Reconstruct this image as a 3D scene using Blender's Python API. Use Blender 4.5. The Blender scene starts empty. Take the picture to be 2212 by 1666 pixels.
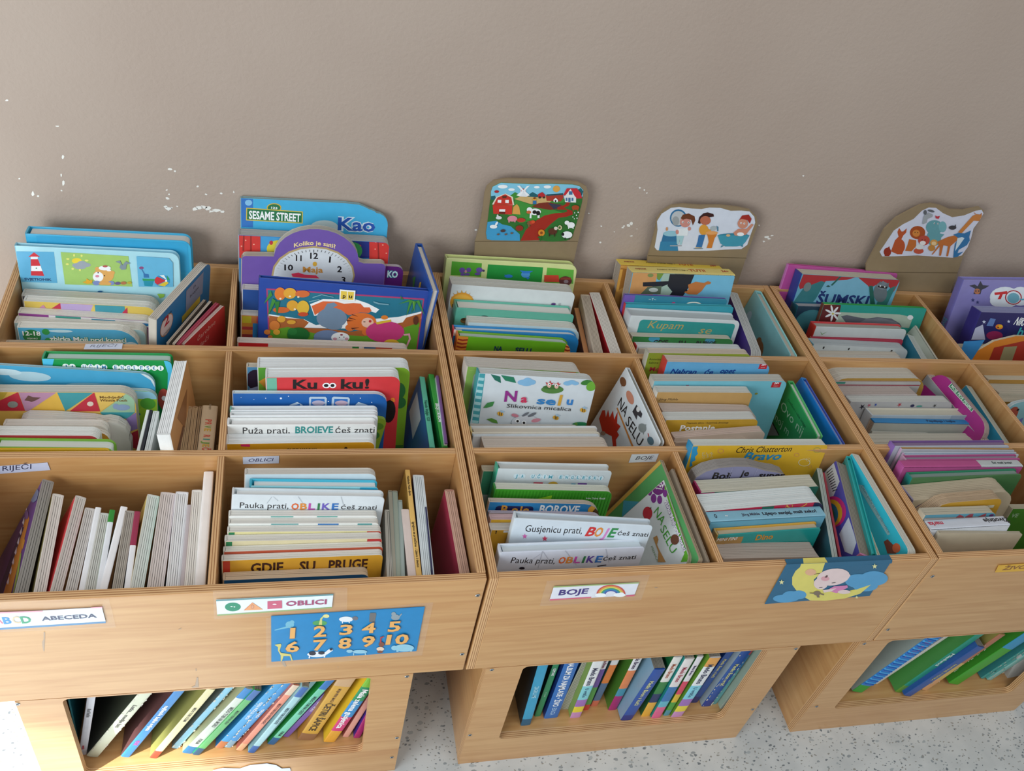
import bpy, math, random
from mathutils import Vector, Matrix
random.seed(7)
C = bpy.context.scene.collection
scn = bpy.context.scene

# ------------------------------------------------------------------ camera
cam_d = bpy.data.cameras.new('camera'); cam = bpy.data.objects.new('camera', cam_d); C.objects.link(cam)
cam.location = (-0.2681, -0.6784, 0.9839)
cam.rotation_mode = 'XYZ'; cam.rotation_euler = (0.8360, -0.1747, -0.1776)
cam_d.sensor_fit = 'HORIZONTAL'; cam_d.sensor_width = 36.0; cam_d.lens = 36.0 * 1941.3 / 2212.0
cam_d.clip_start = 0.02; cam_d.clip_end = 60
scn.camera = cam

# ------------------------------------------------------------------ light and exposure
vs = scn.view_settings
vs.view_transform = 'Standard'; vs.look = 'None'; vs.gamma = 1.0; vs.exposure = 0.0; vs.use_curve_mapping = False
world = bpy.data.worlds.new('world'); scn.world = world; world.use_nodes = True
bg = world.node_tree.nodes['Background']; bg.inputs[0].default_value = (0.86, 0.93, 1.0, 1); bg.inputs[1].default_value = 0.46
def area(name, loc, target, size, power, color, sy=None):
    l = bpy.data.lights.new(name, 'AREA'); l.energy = power; l.color = color; l.shape = 'RECTANGLE'; l.size = size; l.size_y = sy or size
    o = bpy.data.objects.new(name, l); C.objects.link(o); o.location = loc
    o.rotation_euler = (Vector(target) - Vector(loc)).to_track_quat('-Z', 'Y').to_euler(); return o
area('window_light', (-1.75, -1.25, 0.55), (-0.5, 0.1, -0.15), 1.3, 40, (0.90, 0.96, 1.0), 1.3)
area('ceiling_light', (0.6, -1.2, 2.2), (0.5, 0.3, -0.1), 1.8, 18, (1.0, 0.97, 0.92), 1.2)
sun_d = bpy.data.lights.new('sun_beam', 'SPOT'); sun_d.energy = 1900; sun_d.spot_size = math.radians(21); sun_d.spot_blend = .3; sun_d.shadow_soft_size = .03; sun_d.color = (.93, .97, 1.0)
sun = bpy.data.objects.new('sun_beam', sun_d); C.objects.link(sun); sun.location = (-2.9, -1.5, 1.5)
sun.rotation_euler = (Vector((-1.08, -0.28, -0.551)) - sun.location).to_track_quat('-Z', 'Y').to_euler()

# ------------------------------------------------------------------ helpers
def lin(v): return v / 12.92 if v <= .04045 else ((v + .055) / 1.055) ** 2.4
def hexc(h):
    if not isinstance(h, str): return tuple(lin(v / 255) for v in h) + (1.0,)
    h = h.lstrip('#'); return tuple(lin(int(h[i:i+2], 16) / 255) for i in (0, 2, 4)) + (1.0,)
def new_mat(name):
    m = bpy.data.materials.new(name); m.use_nodes = True
    return m, m.node_tree.nodes, m.node_tree.links, m.node_tree.nodes['Principled BSDF']
def mat_attr(name, rough, coat=0.0, lines=False):
    m, N, L, b = new_mat(name)
    a = N.new('ShaderNodeVertexColor'); a.layer_name = 'Col'
    b.inputs['Roughness'].default_value = rough; b.inputs['Coat Weight'].default_value = coat; b.inputs['Coat Roughness'].default_value = .25
    tc = N.new('ShaderNodeTexCoord'); n = N.new('ShaderNodeTexNoise'); n.inputs['Scale'].default_value = 60 if not lines else 30
    n.inputs['Detail'].default_value = 3
    mp = N.new('ShaderNodeMapping'); L.new(tc.outputs['Object'], mp.inputs[0]); L.new(mp.outputs[0], n.inputs['Vector'])
    if lines: mp.inputs['Scale'].default_value = (.12, 60, .12)
    r = N.new('ShaderNodeMapRange'); r.inputs[1].default_value = .3; r.inputs[2].default_value = .7
    r.inputs[3].default_value = .95 if lines else 1.02; r.inputs[4].default_value = 1.12 if lines else 1.09
    L.new(n.outputs['Fac'], r.inputs[0])
    mx = N.new('ShaderNodeVectorMath'); mx.operation = 'SCALE'
    L.new(a.outputs['Color'], mx.inputs[0]); L.new(r.outputs[0], mx.inputs['Scale']); L.new(mx.outputs[0], b.inputs['Base Color'])
    return m
M_PRINT = mat_attr('printed_card', .42, .12)
M_GLOSS = mat_attr('glossy_cover', .30, .35)
M_PAGE = mat_attr('page_stock', .75, 0, True)
def mat_plain(name, hx, rough=.6, metal=0.0, alpha=None):
    m, N, L, b = new_mat(name); b.inputs['Base Color'].default_value = hexc(hx); b.inputs['Roughness'].default_value = rough; b.inputs['Metallic'].default_value = metal
    if alpha is not None: b.inputs['Alpha'].default_value = alpha
    return m
def mat_wood():
    m, N, L, b = new_mat('birch_ply_face'); uv = N.new('ShaderNodeUVMap'); uv.uv_map = 'UVMap'
    mp = N.new('ShaderNodeMapping'); mp.inputs['Scale'].default_value = (2.4, 38, 1); L.new(uv.outputs[0], mp.inputs[0])
    oi = N.new('ShaderNodeObjectInfo'); ad = N.new('ShaderNodeVectorMath'); ad.operation = 'ADD'
    mu = N.new('ShaderNodeMath'); mu.operation = 'MULTIPLY'; mu.inputs[1].default_value = 37; L.new(oi.outputs['Random'], mu.inputs[0])
    L.new(mp.outputs[0], ad.inputs[0]); L.new(mu.outputs[0], ad.inputs[1])
    n = N.new('ShaderNodeTexNoise'); n.inputs['Scale'].default_value = 2.6; n.inputs['Detail'].default_value = 6; n.inputs['Distortion'].default_value = .7; L.new(ad.outputs[0], n.inputs['Vector'])
    cr = N.new('ShaderNodeValToRGB'); e = cr.color_ramp.elements; e[0].position = .28; e[0].color = hexc('#bb8953'); e[1].position = .72; e[1].color = hexc('#cda16b')
    L.new(n.outputs['Fac'], cr.inputs[0])
    n2 = N.new('ShaderNodeTexNoise'); n2.inputs['Scale'].default_value = .35; n2.inputs['Detail'].default_value = 2; L.new(ad.outputs[0], n2.inputs['Vector'])
    mix = N.new('ShaderNodeMixRGB'); mix.blend_type = 'MULTIPLY'; mix.inputs[2].default_value = (.90, .80, .70, 1)
    r2 = N.new('ShaderNodeMapRange'); r2.inputs[1].default_value = .5; r2.inputs[2].default_value = .78; r2.inputs[4].default_value = .6; L.new(n2.outputs['Fac'], r2.inputs[0])
    L.new(r2.outputs[0], mix.inputs[0]); L.new(cr.outputs[0], mix.inputs[1]); L.new(mix.outputs[0], b.inputs['Base Color'])
    b.inputs['Roughness'].default_value = .36; b.inputs['Coat Weight'].default_value = .45; b.inputs['Coat Roughness'].default_value = .32
    return m
def mat_ply():
    m, N, L, b = new_mat('birch_ply_edge'); uv = N.new('ShaderNodeUVMap'); uv.uv_map = 'UVMap'
    sp = N.new('ShaderNodeSeparateXYZ'); L.new(uv.outputs[0], sp.inputs[0])
    n = N.new('ShaderNodeTexNoise'); n.inputs['Scale'].default_value = 14; L.new(uv.outputs[0], n.inputs['Vector'])
    k = N.new('ShaderNodeMath'); k.operation = 'MULTIPLY_ADD'; k.inputs[1].default_value = .0012; L.new(n.outputs['Fac'], k.inputs[0]); L.new(sp.outputs['Y'], k.inputs[2])
    f = N.new('ShaderNodeMath'); f.operation = 'MULTIPLY'; f.inputs[1].default_value = 1 / .0032; L.new(k.outputs[0], f.inputs[0])
    fr = N.new('ShaderNodeMath'); fr.operation = 'FRACT'; L.new(f.outputs[0], fr.inputs[0])
    cr = N.new('ShaderNodeValToRGB'); e = cr.color_ramp.elements; e[0].position = .0; e[0].color = hexc('#93623a'); e[1].position = .48; e[1].color = hexc('#d4aa7a')
    x = cr.color_ramp.elements.new(.28); x.color = hexc('#9c6c42'); x = cr.color_ramp.elements.new(.36); x.color = hexc('#cda270')
    L.new(fr.outputs[0], cr.inputs[0]); L.new(cr.outputs[0], b.inputs['Base Color']); b.inputs['Roughness'].default_value = .5
    return m
M_WOOD = mat_wood(); M_PLY = mat_ply()
M_STEEL = mat_plain('zinc_screw', '#b9c0c4', .3, .9); M_DARK = mat_plain('screw_slot', '#2a2c30', .6)
M_FILM = mat_plain('clear_laminate', '#e8e4de', .25, 0, .05)

def mesh_obj(name, verts, faces, mats, fmat=None, parent=None, fcol=None, uvs=None, smooth=False):
    me = bpy.data.meshes.new(name); me.from_pydata(verts, [], faces)
    for m in mats: me.materials.append(m)
    if fmat: me.polygons.foreach_set('material_index', fmat)
    if fcol is not None:
        ca = me.color_attributes.new('Col', 'FLOAT_COLOR', 'CORNER'); buf = []
        for p in me.polygons: buf += list(fcol[p.index]) * p.loop_total
        ca.data.foreach_set('color', buf)
    if uvs is not None:
        ul = me.uv_layers.new(name='UVMap'); buf = []
        for p in me.polygons:
            for k in range(p.loop_total): buf += uvs[p.index][k]
        ul.data.foreach_set('uv', buf)
    me.update()
    o = bpy.data.objects.new(name, me); C.objects.link(o)
    if parent: o.parent = parent
    return o
def thing(name, label, cat, M=None, group=None):
    o = bpy.data.objects.new(name, None); C.objects.link(o); o.empty_display_size = .02
    if M is not None: o.matrix_world = M
    o['label'] = label; o['category'] = cat
    if group: o['group'] = group
    return o
def tag(o, label, cat, group=None):
    o['label'] = label; o['category'] = cat
    if group: o['group'] = group
    return o
def board(name, lo, hi, parent, grain=None, label=None, bevel=.0007):
    """plywood board: faces get grain, edges get the ply stripes"""
    (x0, y0, z0), (x1, y1, z1) = lo, hi; d = (x1-x0, y1-y0, z1-z0); th = d.index(min(d))
    v = [(x, y, z) for x in (x0, x1) for y in (y0, y1) for z in (z0, z1)]
    fs = [((0, 1, 3, 2), 0), ((4, 6, 7, 5), 0), ((0, 4, 5, 1), 1), ((2, 3, 7, 6), 1), ((0, 2, 6, 4), 2), ((1, 5, 7, 3), 2)]
    rest = [a for a in (0, 1, 2) if a != th]; ga = grain if grain is not None else (rest[0] if d[rest[0]] >= d[rest[1]] else rest[1]); gb = [a for a in rest if a != ga][0]
    faces, fm, uvs = [], [], []
    for f, ax in fs:
        faces.append(f)
        if ax == th: fm.append(0); uvs.append([(v[i][ga], v[i][gb]) for i in f])
        else:
            o_ = [a for a in (0, 1, 2) if a != ax and a != th][0]; fm.append(1); uvs.append([(v[i][o_], v[i][th] - lo[th]) for i in f])
    o = mesh_obj(name, v, faces, [M_WOOD, M_PLY], fm, parent, uvs=uvs)
    if bevel:
        b = o.modifiers.new('bevel', 'BEVEL'); b.width = bevel; b.segments = 2; b.limit_method = 'ANGLE'
    if label: o['label'] = label
    return o
def screw(parent, x, y, z, r=.0032):
    n = 14; v = [(x + r*math.cos(i*2*math.pi/n), y - .0006, z + r*math.sin(i*2*math.pi/n)) for i in range(n)]
    v += [(x + r*.8*math.cos(i*2*math.pi/n), y - .0011, z + r*.8*math.sin(i*2*math.pi/n)) for i in range(n)]
    f = [(i, (i+1) % n, n+(i+1) % n, n+i) for i in range(n)] + [tuple(range(n, 2*n))]; fm = [0]*(n+1)
    for a in (.6, .6 + math.pi/2):
        c, s = math.cos(a), math.sin(a); k = len(v); L_, w = r*.6, r*.16
        v += [(x + c*p*L_ - s*q*w, y - .00125, z + s*p*L_ + c*q*w) for p, q in ((-1, -1), (1, -1), (1, 1), (-1, 1))]; f.append((k, k+1, k+2, k+3)); fm.append(1)
    o = mesh_obj('screw', v, f, [M_STEEL, M_DARK], fm, parent); o['label'] = 'small zinc screw head'
    return o

# ------------------------------------------------------------------ room shell
def mat_wall():
    m, N, L, b = new_mat('greige_wall_paint'); tc = N.new('ShaderNodeTexCoord')
    n = N.new('ShaderNodeTexNoise'); n.inputs['Scale'].default_value = 3; n.inputs['Detail'].default_value = 4; L.new(tc.outputs['Object'], n.inputs['Vector'])
    cr = N.new('ShaderNodeValToRGB'); e = cr.color_ramp.elements; e[0].position = .3; e[0].color = hexc('#ab9a8d'); e[1].position = .7; e[1].color = hexc('#b1a194')
    L.new(n.outputs['Fac'], cr.inputs[0]); L.new(cr.outputs[0], b.inputs['Base Color']); b.inputs['Roughness'].default_value = .7
    n2 = N.new('ShaderNodeTexNoise'); n2.inputs['Scale'].default_value = 160; n2.inputs['Detail'].default_value = 3; L.new(tc.outputs['Object'], n2.inputs['Vector'])
    bp = N.new('ShaderNodeBump'); bp.inputs['Strength'].default_value = .35; bp.inputs['Distance'].default_value = .002; L.new(n2.outputs['Fac'], bp.inputs['Height']); L.new(bp.outputs[0], b.inputs['Normal'])
    return m
def mat_floor():
    m, N, L, b = new_mat('speckled_terrazzo'); tc = N.new('ShaderNodeTexCoord'); prev = None
    n = N.new('ShaderNodeTexNoise'); n.inputs['Scale'].default_value = 18; L.new(tc.outputs['Object'], n.inputs['Vector'])
    cr = N.new('ShaderNodeValToRGB'); e = cr.color_ramp.elements; e[0].position = .35; e[0].color = hexc('#bfc4c4'); e[1].position = .65; e[1].color = hexc('#cdd1d0'); L.new(n.outputs['Fac'], cr.inputs[0]); prev = cr.outputs[0]
    for sc, thr, c, seed in ((90, .33, '#939b9e', 0), (150, .32, '#94948e', 3), (60, .28, '#a8b0b2', 7), (110, .28, '#757d82', 11)):
        mp = N.new('ShaderNodeMapping'); mp.inputs['Location'].default_value = (seed, seed * .7, 0); mp.inputs['Scale'].default_value = (1, 1.5, 1); mp.inputs['Rotation'].default_value = (0, 0, .5 + seed); L.new(tc.outputs['Object'], mp.inputs[0])
        nd = N.new('ShaderNodeTexNoise'); nd.inputs['Scale'].default_value = 70; L.new(mp.outputs[0], nd.inputs['Vector'])
        mm = N.new('ShaderNodeVectorMath'); mm.operation = 'MULTIPLY_ADD'; mm.inputs[1].default_value = (.012, .012, 0); L.new(nd.outputs['Color'], mm.inputs[0]); L.new(mp.outputs[0], mm.inputs[2])
        vo = N.new('ShaderNodeTexVoronoi'); vo.inputs['Scale'].default_value = sc; L.new(mm.outputs[0], vo.inputs['Vector'])
        wn = N.new('ShaderNodeMath'); wn.operation = 'LESS_THAN'; L.new(vo.outputs['Distance'], wn.inputs[0]); 
        rs = N.new('ShaderNodeSeparateColor'); L.new(vo.outputs['Color'], rs.inputs[0]); th = N.new('ShaderNodeMath'); th.operation = 'MULTIPLY'; th.inputs[1].default_value = thr * 2; L.new(rs.outputs[0], th.inputs[0])
        sb = N.new('ShaderNodeMath'); sb.operation = 'SUBTRACT'; sb.inputs[1].default_value = thr * .9; L.new(th.outputs[0], sb.inputs[0]); L.new(sb.outputs[0], wn.inputs[1])
        mx = N.new('ShaderNodeMixRGB'); mx.inputs[2].default_value = hexc(c); L.new(wn.outputs[0], mx.inputs[0]); L.new(prev, mx.inputs[1]); prev = mx.outputs[0]
    L.new(prev, b.inputs['Base Color']); b.inputs['Roughness'].default_value = .45
    return m
FZ = -.551
def slab(name, lo, hi, m):
    (x0, y0, z0), (x1, y1, z1) = lo, hi
    v = [(x, y, z) for x in (x0, x1) for y in (y0, y1) for z in (z0, z1)]
    o = mesh_obj(name, v, [(0, 1, 3, 2), (4, 6, 7, 5), (0, 4, 5, 1), (2, 3, 7, 6), (0, 2, 6, 4), (1, 5, 7, 3)], [m]); o['kind'] = 'structure'; return o
floor = slab('floor', (-3.2, -2.4, FZ - .1), (4.2, .715, FZ), mat_floor())
wall = slab('wall_back', (-3.2, .715, FZ - .1), (4.2, .835, 2.4), mat_wall())

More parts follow.
